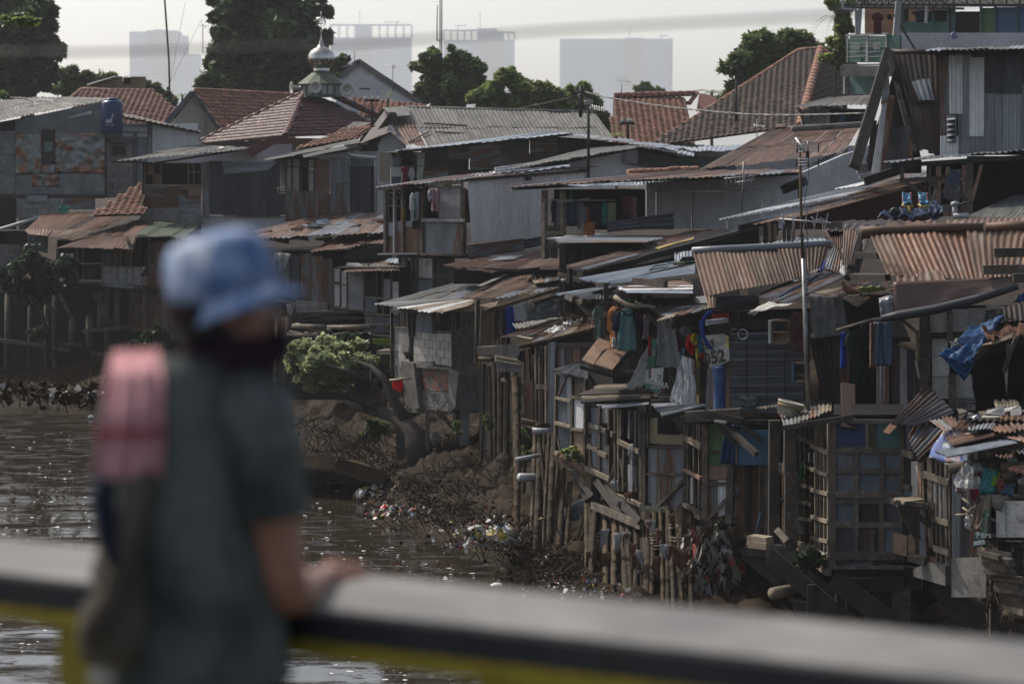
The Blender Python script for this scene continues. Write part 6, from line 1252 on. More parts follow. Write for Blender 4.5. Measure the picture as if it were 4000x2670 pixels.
# next house with laundry & pale battens
T=Thing('stilt_house','tall narrow stilt house with pale cross battens and a dark sock on its rail','stilt house',HG)
view(6)
hs(T,p(730,1185,50),p(920,1180,50),p(1090,1245,48),p(535,1258,48.4),4,['rustdark','rust','woodpale','rustgrey'],1,.1,.02,rag=.08); hs(T,p(545,1255,48.6),p(1080,1240,48.4),p(1045,1290,47.6),p(538,1320,48),4,['rustdark','woodpale','rust','wooddark'],1,.12,.02)
hs(T,p(800,1300,49),p(1055,1285,48.6),p(1050,1325,47.6),p(650,1345,47.8),2,['galv'],1,.09,.014); hs(T,p(700,1310,48.4),p(1050,1290,48.2),p(1048,1335,47.4),p(690,1368,47.4),2,['galv','rustgrey','zinc'],1,.09,.015)
sheets(T,p(1060,1265,48.6),p(1290,1280,48.2),p(1250,1310,47.6),p(1060,1300,47.8),2,['galv','darkiron'],1,.1,.012); sheets(T,p(1330,1330,47.6),p(1480,1345,47.4),p(1155,1425,45.6),p(1060,1325,47),8,['zinc','galv','pale','galv'],1,.085,.014); ext(T,'dark_sheet',[p(1155,1425,45.6),p(1480,1345,46.6),p(1482,1372,46.6),p(1165,1440,45.7)],-.03,0,M['darkiron'])
view(9); W=wall(485,50.4,700,49.4,400); bd(T,W,(490,100,700,620),'void',.04,-.7)
cs(T,W,[(510,150),(578,155),(570,540),(520,520)],['rustgrey','galv'],2,off=.0,pitch=.08); cs(T,W,[(580,300),(635,310),(635,590),(580,565)],['galv','board'],1,off=.0,pitch=.08); bd(T,W,(585,150,625,250),'board',.02)
for q in ((485,90,485,540,.08),(505,130,510,240,.06),(580,130,578,560,.07),(640,160,640,600,.08),(678,160,680,690,.1),(700,160,702,690,.07)):bt(T,W,*q[:4],'wood',q[4],.08)
for q in ((485,250,570,278),(570,280,675,325),(510,395,575,420),(575,435,632,462),(480,530,650,610)):bt(T,W,*q,'woodpale',.13,.06,.08)
bt(T,W,498,320,520,530,'wood',.07); bt(T,W,650,590,690,430,'wood',.06); fabric(T,[W.at(570,255,.15),W.at(600,270,.15),W.at(600,292,.15),W.at(570,290,.15)],M['ivory_tarp'],5,5,.03,2,name='rag')
hangers('',[('trousers',600,290,632,390,M['ink_cloth'],'black socks pegged over the pale batten rail','socks')],49.2,LG); hangers('',[('rag',745,385,810,520,C_('grey_white_rag',(.36,.35,.33)),'pale rag hanging in the open bay beside the light ribbed panel','rag')],48.8,LG)
W=wall(700,49.4,850,48.6,500); bd(T,W,(700,160,870,780),'void',.04,-.8)
for q in ((715,165,715,380,.07,'wood'),(775,170,770,350,.1,'boardb'),(810,170,815,690,.08,'wood'),(840,180,845,760,.12,'wood'),(735,380,730,690,.07,'wood'),(715,480,735,660,.05,'woodpale')):bt(T,W,*q[:4],q[5],q[4],.07)
cs(T,W,(762,515,790,690),['pale'],1,off=.05); cs(T,W,(700,490,760,650),['rustgrey'],1,off=-.1); bt(T,W,705,365,845,435,'woodpale',.13,.06,.08); bt(T,W,640,690,860,780,'woodpale',.1,.1,.08,'floor_beam')
for k,(x,y)in enumerate(((655,630),(740,700),(700,760))):fabric(T,[p(x -15,y,48.8),p(x+35,y -5,48.8),p(x+25,y+45,48.7),p(x -20,y+30,48.7)],[M['ivory_tarp'],M['brown_cloth'],M['mid_grey_cloth']][k],6,6,.05,2,name='rag',crumple=.08)
# light ribbed panel house
T=Thing('stilt_house','stilt house with a light ribbed wall, dark window hole and diagonal brace','stilt house',HG)
W=wall(870,48.4,1145,47.4,500); cs(T,W,[(880,395),(1125,400),(1115,800),(872,790)],['rustgrey','pale','galv'],4,off=.0,pitch=.1,amp=.016)
M['mesh']=flat('woven_mat',(.24,.21,.13),fine=60); bd(T,W,[(902,215),(942,218),(938,320),(1130,328),(1128,392),(905,380),(892,370)],'mesh',.03,.02,name='woven_mat'); bd(T,W,(940,218,1138,325),'void',.02,-.4)
bd(T,W,(855,190,1160,215),'wooddark',.06,.0,name='beam')
for q in ((868,190,868,810,.14),(1132,230,1128,790,.1),(890,190,892,400,.06)):bt(T,W,*q[:4],'wood',q[4],.1)
for q in ((872,402,1125,408),(868,575,1120,580)):bt(T,W,*q,'wood',.07,.05)
bt(T,W,905,835,1120,625,'wood',.1,.05,.08,'brace'); bt(T,W,845,800,1130,806,'wood',.14,.14,.05,'floor_beam'); bt(T,W,870,806,1000,806,'greenroof',.1,.02,.15,'green_strip')
WS=wall(1140,47.4,1262,46.2,500); bd(T,WS,(1145,220,1262,820),'void',.04,-.8)
for q in ((1150,235,1148,770,.05),(1190,230,1188,790,.05),(1225,230,1222,830,.04),(1210,240,1212,380,.04)):bt(T,WS,*q[:4],'wood',q[4]*1.6,.06)
for q in ((1142,340,1245,390),(1140,350,1240,410),(1130,545,1240,605),(1100,770,1240,850),(1110,785,1240,865)):bt(T,WS,*q,'woodpale' if q[1]!=545 else 'ply',.09,.06,.07)
bd(T,WS,(1200,235,1225,380),'boardb',.02); bd(T,WS,(1155,600,1180,770),'board',.02); bd(T,WS,(1205,610,1225,800),'board',.02)
for x in (1110,1125,1145,1165,1185,1205):bar(T,p(x,775+(x -1110)*.5,47.2),p(x+25,790+(x -1110)*.5,46.4),.07,.07,M['woodpale'],'floor_joist')
# green panel house with blue tarp & rust door
T=Thing('stilt_house','stilt house with green boards, a big blue sheet and a rusty ribbed door','stilt house',HG)
W=wall(1240,46.2,1660,45.6,600)
bd(T,W,(1265,250,1400,430),'greenpanel',.03); bd(T,W,(1265,445,1395,520),'greenpanel',.03,.01,label='lower green board'); bd(T,W,(1262,525,1392,612),'ply',.03); cs(T,W,[(1268,618),(1395,618),(1395,830),(1270,860)],['rustgrey','pale'],2,off=.0,pitch=.1,amp=.015); cs(T,W,(1420,655,1480,860),['rustgrey'],1,pitch=.1); bd(T,W,(1432,510,1480,650),'wood',.03)
for q in ((1255,225,1252,870,.16),(1418,500,1405,900,.2),(1480,500,1478,650,.06)):bt(T,W,*q[:4],'wood',q[4],.1)
for q in ((1262,435,1400,440),(1265,638,1395,640),(1430,650,1480,655),(1240,880,1480,885)):bt(T,W,*q,'wood',.09,.06)
bt(T,W,1268,872,1392,740,'wood',.09,.05,.08,'brace'); bt(T,W,1430,690,1480,760,'wooddark',.09,.05,.06,'brace')
cs(T,W,[(1475,505),(1615,508),(1608,945),(1470,945)],['rust','rustdark','rust'],3,off=.1,pitch=.1,amp=.016,name='door_sheet')
fabric(T,[W.at(1415,250,.3),W.at(1510,250,.3),W.at(1500,510,.35),W.at(1382,495,.35)],C_('dark_blue_tarp',(.01,.045,.13),.5),10,14,.05,3,name='blue_tarp'); bd(T,W,(1502,280,1700,505),'bluepanel',.02,.4,name='blue_board'); bt(T,W,1503,280,1503,505,'ochre',.04,.03,.44,'board_edge')
bt(T,W,1380,240,1500,355,'wooddark',.12,.08,.5,'brace'); bt(T,W,1530,240,1670,345,'wooddark',.12,.08,.5,'brace'); bd(T,W,(1240,225,1700,250),'wooddark',.1,.05,name='beam'); bd(T,W,(1240,240,1700,960),'void',.04,-1)
bt(T,W,1620,505,1620,960,'wood',.12,.1,.1,'post'); bt(T,W,1650,505,1650,720,'woodpale',.08,.08,.1,'post')
view(6); bar(T,p(1330,1425,45.8),p(1760,1400,45.4),.2,.14,M['wood'],'platform_beam'); bar(T,p(1260,1450,46),p(1500,1440,45.8),.16,.1,M['wooddark'],'platform_beam'); bar(T,p(1480,1395,45.6),p(1764,1460,45.2),.12,.1,M['wooddark'],'platform_beam'); bar(T,p(1555,1455,45.3),p(1640,1470,45.2),.04,.1,M['pvc'],'shelf')
bd(T,wall(1080,47.4,1400,46.4,1500),(1085,1435,1118,1568),'mesh',.02)
# stilts under centre houses (view 9)
view(9); T=Thing('bamboo_props','dense row of bamboo poles carrying the stilt houses above the rubbish slope','bamboo stilts')
def zr(a,b,Y): # foot on the ground below the pole
    q=p(a,b,Y); q.z=ground_z(q.x,q.y)-.15; return q
bam=[(15,-60,55,28,53),(30,-40,54.6,30,52),(150,330,52.6,110,50),(185,320,52.5,150,49.8),(210,330,52.3,175,50.2),(240,325,52.2,200,49.6),(275,330,52,235,49.6),(295,480,51.8,280,49.6),(330,550,51.6,300,49.4),(375,640,51.4,345,49.4),(180,360,52,245,50),(225,400,52,215,50.4),(315,560,51.8,325,49.8)]
for a in (470,500,520,545,580,610,650,665,700,735,765,800,835,855,900,935,965,995,1020,1065,1090,1110,1140,1170):bam.append((a+R(-14,14),755+(a -470)*.06+R(-10,25),50.6 -(a -470)*.0052,a+R(-45,35),47.2 -(a -470)*.005+R(-.9,.5)))
for a,b,Y0,a1,Y1 in bam:q0=p(a,b,Y0); x_=p(a1,1150,Y1); x_.z=ground_z(x_.x,x_.y)-.2; bamboo(T,q0,x_,R(.035,.08),'bamboo_pole',M['bamboo']if random.random()<.45 else M['bamboodark'],bow=.007)
for a in range(460,1200,18):q0=p(a+R(-8,8),800+(a -470)*.07,52.2 -(a -470)*.005); x_=q0.copy(); x_.z=ground_z(x_.x,x_.y)-.2; x_.x+=R(-.3,.2); bamboo(T,q0,x_,R(.04,.07),'bamboo_pole',M['bamboodark'])
for (a0,b0,a1,b1,Y0,Y1,w_,m_)in ((380,540,490,750,51,50,.14,'wooddark'),(400,560,520,730,50.8,49.6,.12,'wooddark'),(540,620,710,860,50,48.6,.14,'wooddark'),(580,640,840,910,50,47.6,.14,'wooddark'),(700,740,830,890,49,47.4,.12,'wooddark'),(880,860,980,1060,48,47,.14,'wooddark'),(920,880,1080,1100,48,46.6,.14,'wooddark'),(520,780,840,915,49.6,47.4,.14,'wood'),(960,1050,1150,1130,47,46.2,.12,'wood'),(540,590,540,780,50,50,.2,'wooddark'),(870,820,890,1000,48,47.6,.1,'wooddark')):bar(T,p(a0,b0,Y0),p(a1,b1,Y1),w_,.1,M[m_],'brace')
for (a0,b0,a1,b1,Y0)in ((60,235,240,275,53.5),(150,270,190,272,52.5),(130,300,240,303,52.4)):tube(T,[p(a0,b0,Y0),p(a1,b1,Y0)],.07,M['pvc']if b0==300 else M['bamboo'],'floor_pole',8)
for (a0,b0,a1,b1,r)in ((28,485,180,458,.045),(45,600,170,602,.09),(355,820,480,750,.1),(370,845,460,800,.06),(330,860,420,850,.09)):tube(T,[p(a0,b0,51.5),p(a1,b1,51.8)],r,M['pvc']if b0<700 else M['board'],'waste_pipe',8)
for k in range(12):
    a=R(560,1150); b=R(900,1080); c=p(a,b,49.5 -(a -470)*.0055)
    tube(T,[c+Vector((math.cos(t)*.1,math.sin(t)*.1,.01 *t))for t in np.linspace(0,12,22)],.012,M['woodpale'],'rope_lashing',4)
for a in range(480,1140,55):
    for k in range(2):q=p(a+R(-25,25),R(830,1120),47.8 -(a -470)*.005); fabric(T,[q,q+Vector((R(.08,.2),0,R(-.03,.03))),q+Vector((R(.05,.15),0,-R(.15,.5))),q+Vector((R(-.05,.05),0,-R(.15,.5)))],M[random.choice(['ivory_tarp','brown_cloth','dirty_white_tarp','brown_tarp','brown_cloth'])],4,5,.04,2,name='snagged_rag')
view(6); T=Thing('bamboo_props','tall bamboo poles standing beside the block house at the water edge','bamboo stilts'); view(11)
for (a,b0,Y0,a1,r)in ((1330,190,58.5,1330,.055),(1348,180,58,1350,.05),(1370,190,57.6,1362,.06),(1405,330,57.2,1400,.06),(1440,360,56.6,1445,.06),(1395,180,57.4,1392,.045),(1300,330,59,1312,.05),(1270,320,60,1250,.05),(1500,640,55.6,1490,.05)):
    q0=p(a,b0,Y0); x_=p(a1,900,Y0 -.3); x_.z=ground_z(x_.x,x_.y)-.3; bamboo(T,q0,x_,r *.75,'bamboo_pole',M[random.choice(['bamboo','bamboodark'])],bow=.012)
for q in ((1245,285,1320,290),(1330,300,1440,310),(1360,350,1400,352),(1370,405,1490,430),(1340,285,1350,320)):tube(T,[p(q[0],q[1],57.4),p(q[2],q[3],57)],.06,M['bamboo'],'cross_pole',7)
bar(T,p(1250,240,59),p(1420,235,57.6),.2,.2,M['wooddark'],'beam'); ext(T,'dark_boards',[p(1255,320,60.5),p(1500,320,57.8),p(1500,900,57.8),p(1255,900,60.5)],0,.06,M['void'])

# ---------------------------------------------------------------- sun lit ribbed roof house (N16)
view(7); T=Thing('patched_house','house with a sunlit rusty ribbed roof over a large dark slatted blind','house',HG)
sheets(T,p(15,372,47),p(660,352,47.2),p(735,580,46.4),p(105,698,45.6),3,['rustlight'],1,.092,.015,rag=.02); sheets(T,p(660,345,47.2),p(1050,325,47.5),p(1000,478,47),p(740,580,46.4),2,['rustlight'],1,.092,.02)
tube(T,[p(8,358,47.1),p(250,345,47.2),p(600,328,47.3),p(1065,305,47.6)],.09,M['galv'],'ridge_cap',8); sheets(T,p(420,315,53),p(1000,232,54),p(1060,300,49.4),p(460,330,49.6),5,ZN,1,.1,.013)
sheets(T,p(105,698,45.6),p(185,712,45.5),p(185,790,45.2),p(135,790,45.2),1,['rustlight'],1,.092,.02)
W=wall(150,46.3,900,45.8,1200); cs(T,W,[(190,700),(520,685),(540,790),(185,825)],['darkiron','rustdark'],2,True,off=.12,pitch=.14,amp=.02)
bd(T,W,[(150,830),(880,800),(880,1600),(150,1500)],'void',.05,-.5,name='inner_wall'); bd(T,W,[(120,920),(600,880),(600,940),(150,985)],'wooddark',.05,.0,name='lintel_board')
for k in range(42):y=985+k *13.2; bt(T,W,300,y,868,y -8+(k%3),'darkiron' if k%5 else 'boardb',.055,.015,.06+.01 *(k%2),'blind_slat')
for a in (432,582,720):bt(T,W,a,985,a,1540,'black',.02,.01,.09,'blind_cord')
fabric(T,[W.at(385,1450,.15),W.at(525,1455,.15),W.at(510,1530,.15),W.at(400,1545,.15)],M['foilgrey'],10,8,.03,2,name='torn_sheet',crumple=.08); bd(T,W,[(315,1490),(870,1520),(870,1600),(320,1570)],'boardb',.04,.04,name='base_sheet')
fabric(T,[W.at(115,880,.05),W.at(290,860,.05),W.at(290,900,.05),W.at(115,925,.05)],M['dirty_white_tarp'],8,5,.03,2,name='rolled_tarp'); fabric(T,[W.at(160,840,.0),W.at(300,830,.0),W.at(290,860,.0),W.at(170,875,.0)],M['red_cloth'],8,5,.03,2,name='red_print_cloth')
for s in (0,1):tube(T,[W.at(350+60 *s+45 *math.cos(t)*.8,985+38 *math.sin(t),.2)for t in np.linspace(0,6.28,16)],.012,M['cablew']if s else M['wire'],'coiled_wire',4)
bt(T,W,375,830,375,950,'black',.05,.04,.2,'hanging_cable')
T=Thing('patched_roof','narrow brown ribbed roof fanning down toward the bent white tin flap','roof','low rusty lean-to roofs')
sheets(T,p(1000,505,48),p(1200,548,46.8),p(720,770,44.6),p(525,705,45.4),4,['rust','rustlight','rustgrey'],1,.07,.016); sheets(T,p(1000,478,48.2),p(900,540,47.4),p(600,660,46.2),p(515,690,45.8),1,['rustdark'],1,.07,.016)
fabric(T,[p(600,735,44.8),p(700,768,44.6),p(790,752,44.4),p(430,835,44.2)][::1],M['boardw'],8,6,.02,2,th=.004,name='tin_flap'); 
for k in range(4):tube(T,[p(470+14 *k,800+6 *k,44.3),p(430+16 *k,835+4 *k,44.1)],.012,M['woodpale'],'splinter',4)
tube(T,[p(680,700,45),p(850,605,46),p(1000,520,47.4)],.02,M['dark_blue_tarp'],'blue_cord',5); fabric(T,[p(985,440,47.8),p(1030,430,47.8),p(1010,510,47.5),p(960,515,47.5)],M['strap_blue'],5,6,.03,2,name='blue_rag')
sheets(T,p(1080,300,49.4),p(1160,340,49),p(1140,520,47.2),p(1000,490,47.6),2,['rustgrey','galv'],1,.07,.014); sheets(T,p(760,575,46.6),p(995,475,47.8),p(1000,490,47.6),p(800,586,46.3),1,['asb'],1)
# long antenna pole
T=Thing('television_aerial','tallest aerial pole rising from the low grey porch roof with two stacked aerials','aerial','television aerials on the roofs')
b0,b1,b2=P(3157,1622,44.3),P(3138,1010,44.5),P(3124,545,44.7); tube(T,[b0,b1],.04,M['steel'],'lower_pole',8); tube(T,[b1,P(3131,900,44.55),b2],.028,M['bamboo'],'upper_pole',7)
def yag(T,s,e,n,L0,d,r=.007,br=.012,m_='alu'):
    tube(T,[s,e],br,M[m_],'boom',5)
    for i in range(n):c_=lerp(s,e,(i+.5)/n); L_=L0 *(1 -.3 *i/n)/2; T.add('element',*tube_geo([c_ -d *L_,c_+d *L_],r,4),M[m_])
view(5); yag(T,p(15,940,44.6),p(80,1035,44.4),5,.34,Vector((.8,.6,0)),.006,.03)
for (x0,x1,y,z0,z1)in ((25,170,1000,975,1040),(20,170,1095,1075,1130)):
    for yy in (z0+6,(z0+z1)/2,z1 -8):tube(T,[p(x0,yy,44.5),p(x1,yy,44.5)],.007,M['alu'],'element',4)
    for xx in (x0,x1):tube(T,[p(xx,z0,44.5),p(xx,z1,44.5)],.014,M['black'],'end_rod',5)
    tube(T,[p(98,z0 -15,44.5),p(98,z1+10,44.5)],.014,M['steel'],'carrier',5)
T.add('amplifier_box',*box_geo(p(95,1052,44.4),.06,.05,.12),M['black']); tube(T,[p(100,1060,44.4),p(105,1120,44.4),p(95,1250,44.4),p(70,1400,44.4)],.006,M['wire'],'aerial_cable',4)
view(7); yag(T,p(675,108,44.6),p(1070,140,44.3),5,.5,Vector((.25,.3,.9)).normalized(),.009,.018)
for (x,y)in ((700,112),(775,118),(930,128)):tube(T,[p(x -14,y -36,44.5),p(x+6,y -20,44.5),p(x+4,y+18,44.5),p(x+18,y+36,44.5)],.014,M['alu'],'bent_element',5)
for k in range(4):tube(T,[p(960+22 *k,118+4 *k,44.3),p(1000+20 *k,96+12 *k,44.4)],.008,M['alu'],'grid_rod',4)
tube(T,[p(880,0,44.5),p(890,300,44.4),p(878,450,44.4),p(905,560,44.4),p(880,700,44.4)],.009,M['wire'],'aerial_cable',4)
for y in (235,950):tube(T,[p(845+18 *math.cos(t)+(y>500)*22,y+4 *math.sin(2 *t),44.4)for t in np.linspace(0,6.28,10)],.012,M['wire'],'wire_tie',4)
# things by the pole: frames with shelves
for (q,lab)in (((612,880,752,1055),'small wooden wall cabinet hanging left of the tall pole'),((790,1205,905,1345),'lower wooden frame box with a blue side by the tall pole')):
    T=Thing('wall_cabinet',lab,'cabinet'); W=wall(600,45.4,910,45.1,1000); a0,b0_,a1,b1_=q
    bd(T,W,(a0+20,b0_,a1,b1_),'ply',.03,-.05,name='back_board'); bd(T,W,(a0,b0_,a0+18,b1_),'boardw' if b0_<1000 else 'bluepanel',.25,-.05,name='side_board'); bd(T,W,(a0+40,b0_+15,a1 -15,b0_+85),'black',.02,.02,name='dark_recess')
    for b in (b0_,b0_+90,b1_):bt(T,W,a0+20,b,a1,b,'ply',.04,.12,.08,'shelf')
T=Thing('hanging_cloth','wine and pink checked cloth hanging behind the tall pole','cloth',LG); fabric(T,[p(765,815,45.6),p(905,820,45.6),p(900,1125,45.5),p(770,1120,45.5)],mk('checked_wine_cloth',(.10,.03,.035),(.16,.09,.085),None,.9,0,5,None,var=0),10,14,.02,3)
T=Thing('pigeon','brown pigeon standing on the edge of the small mossy tin roof','bird'); c=p(1180,655,44); 
V,F=tube_geo([c+Vector((x,0,z))for x,z in ((-.075,.11),(-.06,.15),(-.035,.15),(-.03,.11),(0,.05),(.06,.0),(.12,-.02),(.22,-.03),(.3,-.035))],[.004,.03,.033,.03,.06,.075,.06,.03,.015],10); T.add('body',V,F,M['brown_cloth'],None,True)
for x in (.02,.06):tube(T,[c+Vector((x,0,-.05)),c+Vector((x,-.01,-.15))],.006,M['maroon'],'leg',4)
tube(T,[c+Vector((-.08,0,.14)),c+Vector((-.11,0,.13))],[.008,.002],M['black'],'beak',5)
# small mossy roof with pigeon
T=Thing('patched_roof','small tin roof scattered with green leaves under the gable opening','roof','low rusty lean-to roofs'); view(8)
sheets(T,p(170,590,46),p(395,600,45.6),p(375,680,44),p(-40,690,44.4),5,['rustgrey','rust','rustdark'],1,.08,.014); sheets(T,p(60,650,45),p(260,670,44.6),p(95,785,43.4),p(-65,700,44),3,['rustlight','woodpale','rustlight'],1,.08,.018); view(7); sheets(T,p(1180,620,45.6),p(1270,600,45.8),p(1110,702,44.2),p(935,672,44.8),3,['woodpale','rust','rustgrey'],1,.08,.012); view(8)
for k in range(9):
    x=R(70,350); y=R(640,690)-(x -70)*.05; c=p(x,y,44); pts=[c,c+Vector((.12,0,.03)),c+Vector((.25,0,.0))]; T.add('fallen_leaf',*tube_geo(pts,[.005,.035,.005],4),M['leaf_bright'])
ext(T,'canvas_flap',[p(260,720,44),p(360,690,44),p(380,830,43.6),p(290,800,43.8)],0,.02,M['plaster'])
view(7); T=Thing('hanging_tarp','quilted grey sheet hanging behind the tall aerial pole','tarp'); fabric(T,[p(915,680,45.4),p(1165,700,45),p(1212,995,45),p(920,1025,45.3)],C_('grey_quilt',(.17,.175,.18)),14,16,.03,4,name='tarp',crumple=.03)
T=Thing('rust_wall','dark rust ribbed wall panels under the quilted grey sheet','wall'); W=wall(900,45.8,1230,45.4,1200); cs(T,W,[(905,1020),(1230,1015),(1230,1520),(1010,1520),][:4],['rustdark','rust','rustdark'],3,off=.0,pitch=.11,amp=.016,rag=.1); bd(T,W,(880,700,1500,1560),'void',.04,-.7)

# ---------------------------------------------------------------- big right rust roof house (N18)
view(8); T=Thing('patched_house','large gable roofed house of thick rusty corrugation with a swooping dark flashing at right','house',HG)
A,B,C,D=p(190,235,44.5),p(1372,200,44),p(1290,560,43),p(330,540,43.2)
sheets(T,A,p(720,210,44.3),p(880,575,43),D,3,['rust','rust','rustlight'],1,.1,.017); sheets(T,p(715,205,44.35),B,C,p(870,575,43),3,['rust','rustlight','rust'],1,.1,.017); sheets(T,B,p(1700,195,43.9),p(1700,540,43),C,2,['rust'],1,.1,.017)
sheets(T,p(390,520,43.4),p(740,500,43.3),p(770,585,42.7),p(400,590,42.8),2,['rust','rustlight'],1,.1,.017)
V,F=tube_geo([p(125,215,44.6),p(300,200,44.6),p(700,182,44.4),p(1060,180,44.2)],[.12,.1,.1,.1],8); T.add('ridge_cap',V,F,M['rust'],None,True); tube(T,[p(1080,180,44.2),p(1372,165,44.1),p(1700,160,44)],.11,M['rust'],'ridge_cap',8); sheets(T,p(780,120,48.6),p(1500,95,48.4),p(1500,130,47.6),p(780,150,47.8),4,['rust','rustlight'],1,.1,.02)
ext(T,'gable_board',[p(125,225,47.4),p(190,240,47),p(330,545,43.4),p(25,560,44.6)],-1.3,-1.2,M['void']); sheets(T,p(120,235,48),p(190,240,47.1),p(100,560,46.6),p(25,570,46),2,['rustdark'],1,.1,.02); bar(T,p(85,385,46.4),p(260,385,45.6),.12,.1,M['wooddark'],'tie_beam'); bar(T,p(60,550,45.8),p(330,555,43.6),.12,.1,M['wooddark'],'tie_beam'); bar(T,p(120,230,47.5),p(20,560,45.9),.12,.1,M['wooddark'],'barge_board')
W=wall(370,42.7,1372,42.2,700); M['flash']=mk('rust_streaked_flashing',(.09,.095,.105),(.12,.05,.03),(.05,.05,.055),.5,.3,1.2,(3,.5),var=0,thr=(.5,.62))
q=[W.at(375,590,.1),W.at(1285,545,.1),W.at(1330,610,.25),W.at(375,845,.25)]; fabric(T,q,M['flash'],24,8,.02,2,name='flashing_sheet',th=.006)
tube(T,[W.at(290,860,.35),W.at(420,838,.35),W.at(700,790,.35),W.at(1000,715,.35),W.at(1330,615,.35)],[.06,.09,.09,.08,.06],M['darkiron'],'rolled_edge',8); fabric(T,[W.at(265,730,.2),W.at(375,690,.2),W.at(380,850,.25),W.at(290,860,.3)],M['foilgrey'],8,8,.03,2,name='flashing_end',crumple=.04)
for (y,x0,x1,Y_)in ((368,1140,1500,42.4),(497,1055,1500,42.2),(562,1285,1500,42)):bar(T,p(x0,y,Y_),p(x1,y -8,Y_),.16,.12,M['wood'],'projecting_beam')
# white board wall
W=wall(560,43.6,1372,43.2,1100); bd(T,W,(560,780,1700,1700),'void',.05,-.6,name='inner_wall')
for q in ((650,820,786,978),(822,800,945,970),(947,790,1080,970),(1082,770,1215,900),(665,1015,790,1155),(822,1010,900,1150),(668,1158,800,1310),(668,1316,802,1480),(840,1300,1000,1470),(840,1472,1000,1568)):bd(T,W,q,'boardw',.03,R(0,.02))
for a,b0,b1,w_ in ((605,810,1400,.2),(640,900,1350,.1),(805,810,1040,.14),(820,1290,1568,.16)):bt(T,W,a,b0,a,b1,'wood',w_,.1,.08,'post')
for q in ((650,998,960,985),(560,1340,600,1360)):bt(T,W,*q,'wooddark',.14,.06,.06)
bt(T,W,560,985,575,1190,'ochre',.1,.04,.1,'yellow_strip'); bt(T,W,440,865,570,975,'wood',.08,.06,.3,'brace'); bt(T,W,350,1050,550,1110,'wood',.05,.05,.2,'rail')
ex=(W.at(900,900)-W.at(800,900)).normalized(); dn=Vector((0,0,-1))
for k,(txt,x,y,h)in enumerate((('Rey',1180,792,.16),('JUNIARI',1142,795,.11),('DALAM',1120,800,.11),('Raja',1075,800,.17))):lettering(T,txt,W.at(x,y,.06),dn,ex,h,M['ink'])
for k,(txt,x)in enumerate((('520',870),('HAL',900),('310',935),('38',965))):lettering(T,txt,W.at(x,1475,.06),dn,ex,.12,M['ink'])
for (q,ms)in (((365,1090,425,1560),'rustdark'),((425,1090,480,1560),'board'),((480,1100,540,1480),'darkiron')):cs(T,wall(200,44.6,560,43.8,1300),q,[ms],1,off=.0)
cs(T,wall(200,44.6,560,43.8,1300),(255,1230,350,1500),['rustgrey'],1,off=.05,rag=.1); bt(T,W,545,1190,590,1420,'boardw',.05,.04,.05)
bar(T,p(1240,1000,42),p(1320,1000,42),.05,.05,M['wood'],'stub'); tube(T,[p(1220,1280,41.8),p(1265,1130,41.8),p(1320,1000,41.8)],.045,M['wood'],'prop_pole',7); bar(T,p(1000,1175,42),p(1110,1060,41.9),.1,.06,M['wood'],'prop_pole'); fabric(T,[p(1243,1060,41.9),p(1258,1060,41.9),p(1240,1470,41.9),p(1225,1290,41.9)],M['ivory_tarp'],4,12,.02,1,name='torn_strip')
sheets(T,p(1210,780,42.2),p(1700,700,42.6),p(1700,860,42),p(1225,895,41.8),3,['rustdark'],1,.1,.015)
T=Thing('blue_tarpaulin','torn blue tarpaulin sagging in a point before the white board wall','tarpaulin')
M['btarp']=C_('blue_tarpaulin_sheet',(.015,.06,.16),.45); fabric(T,[p(960,940,42.4),p(1230,850,42.2),p(1050,1080,41.6),p(850,1080,41.8)],M['btarp'],18,14,.03,1,name='tarp_sheet',crumple=.05)
fabric(T,[p(850,1080,41.8),p(1050,1080,41.6),p(960,1230,41.4),p(710,1155,41.6)],M['btarp'],16,14,.03,2,name='tarp_sheet',crumple=.05); fabric(T,[p(740,1160,41.6),p(1000,1180,41.5),p(950,1300,41.5),p(915,1350,41.5)],M['btarp'],16,14,.025,2,name='tarp_sheet',crumple=.05); fabric(T,[p(1290,750,41.8),p(1400,640,42),p(1400,740,41.8),p(1330,740,41.8)],M['btarp'],8,8,.04,2,name='tarp_sheet',crumple=.06)
fabric(T,[p(800,1060,41.9),p(860,1050,41.9),p(870,1100,41.8),p(820,1110,41.8)],M['ivory_tarp'],6,6,.05,2,name='foam_lump',crumple=.1)
T=Thing('dark_canopy','sagging black plastic canopy with brown cloth at the right edge','canopy'); fabric(T,[p(1060,960,42),p(1400,900,41.6),p(1400,1010,41.2),p(1100,1060,41.4)],M['brown_tarp'],14,8,.06,5,name='brown_cloth',crumple=.1,sag=.1)
fabric(T,[p(950,1200,42.2),p(1400,1040,41.8),p(1450,1500,42),p(1010,1500,42.3)],M['black_lace'],14,10,.06,5,name='black_plastic',crumple=.1); ext(T,'rough_board',[p(1050,1080,41.6),p(1300,990,41.2),p(1290,1020,41.2),p(1150,1070,41.4)],0,.04,M['woodpale'])
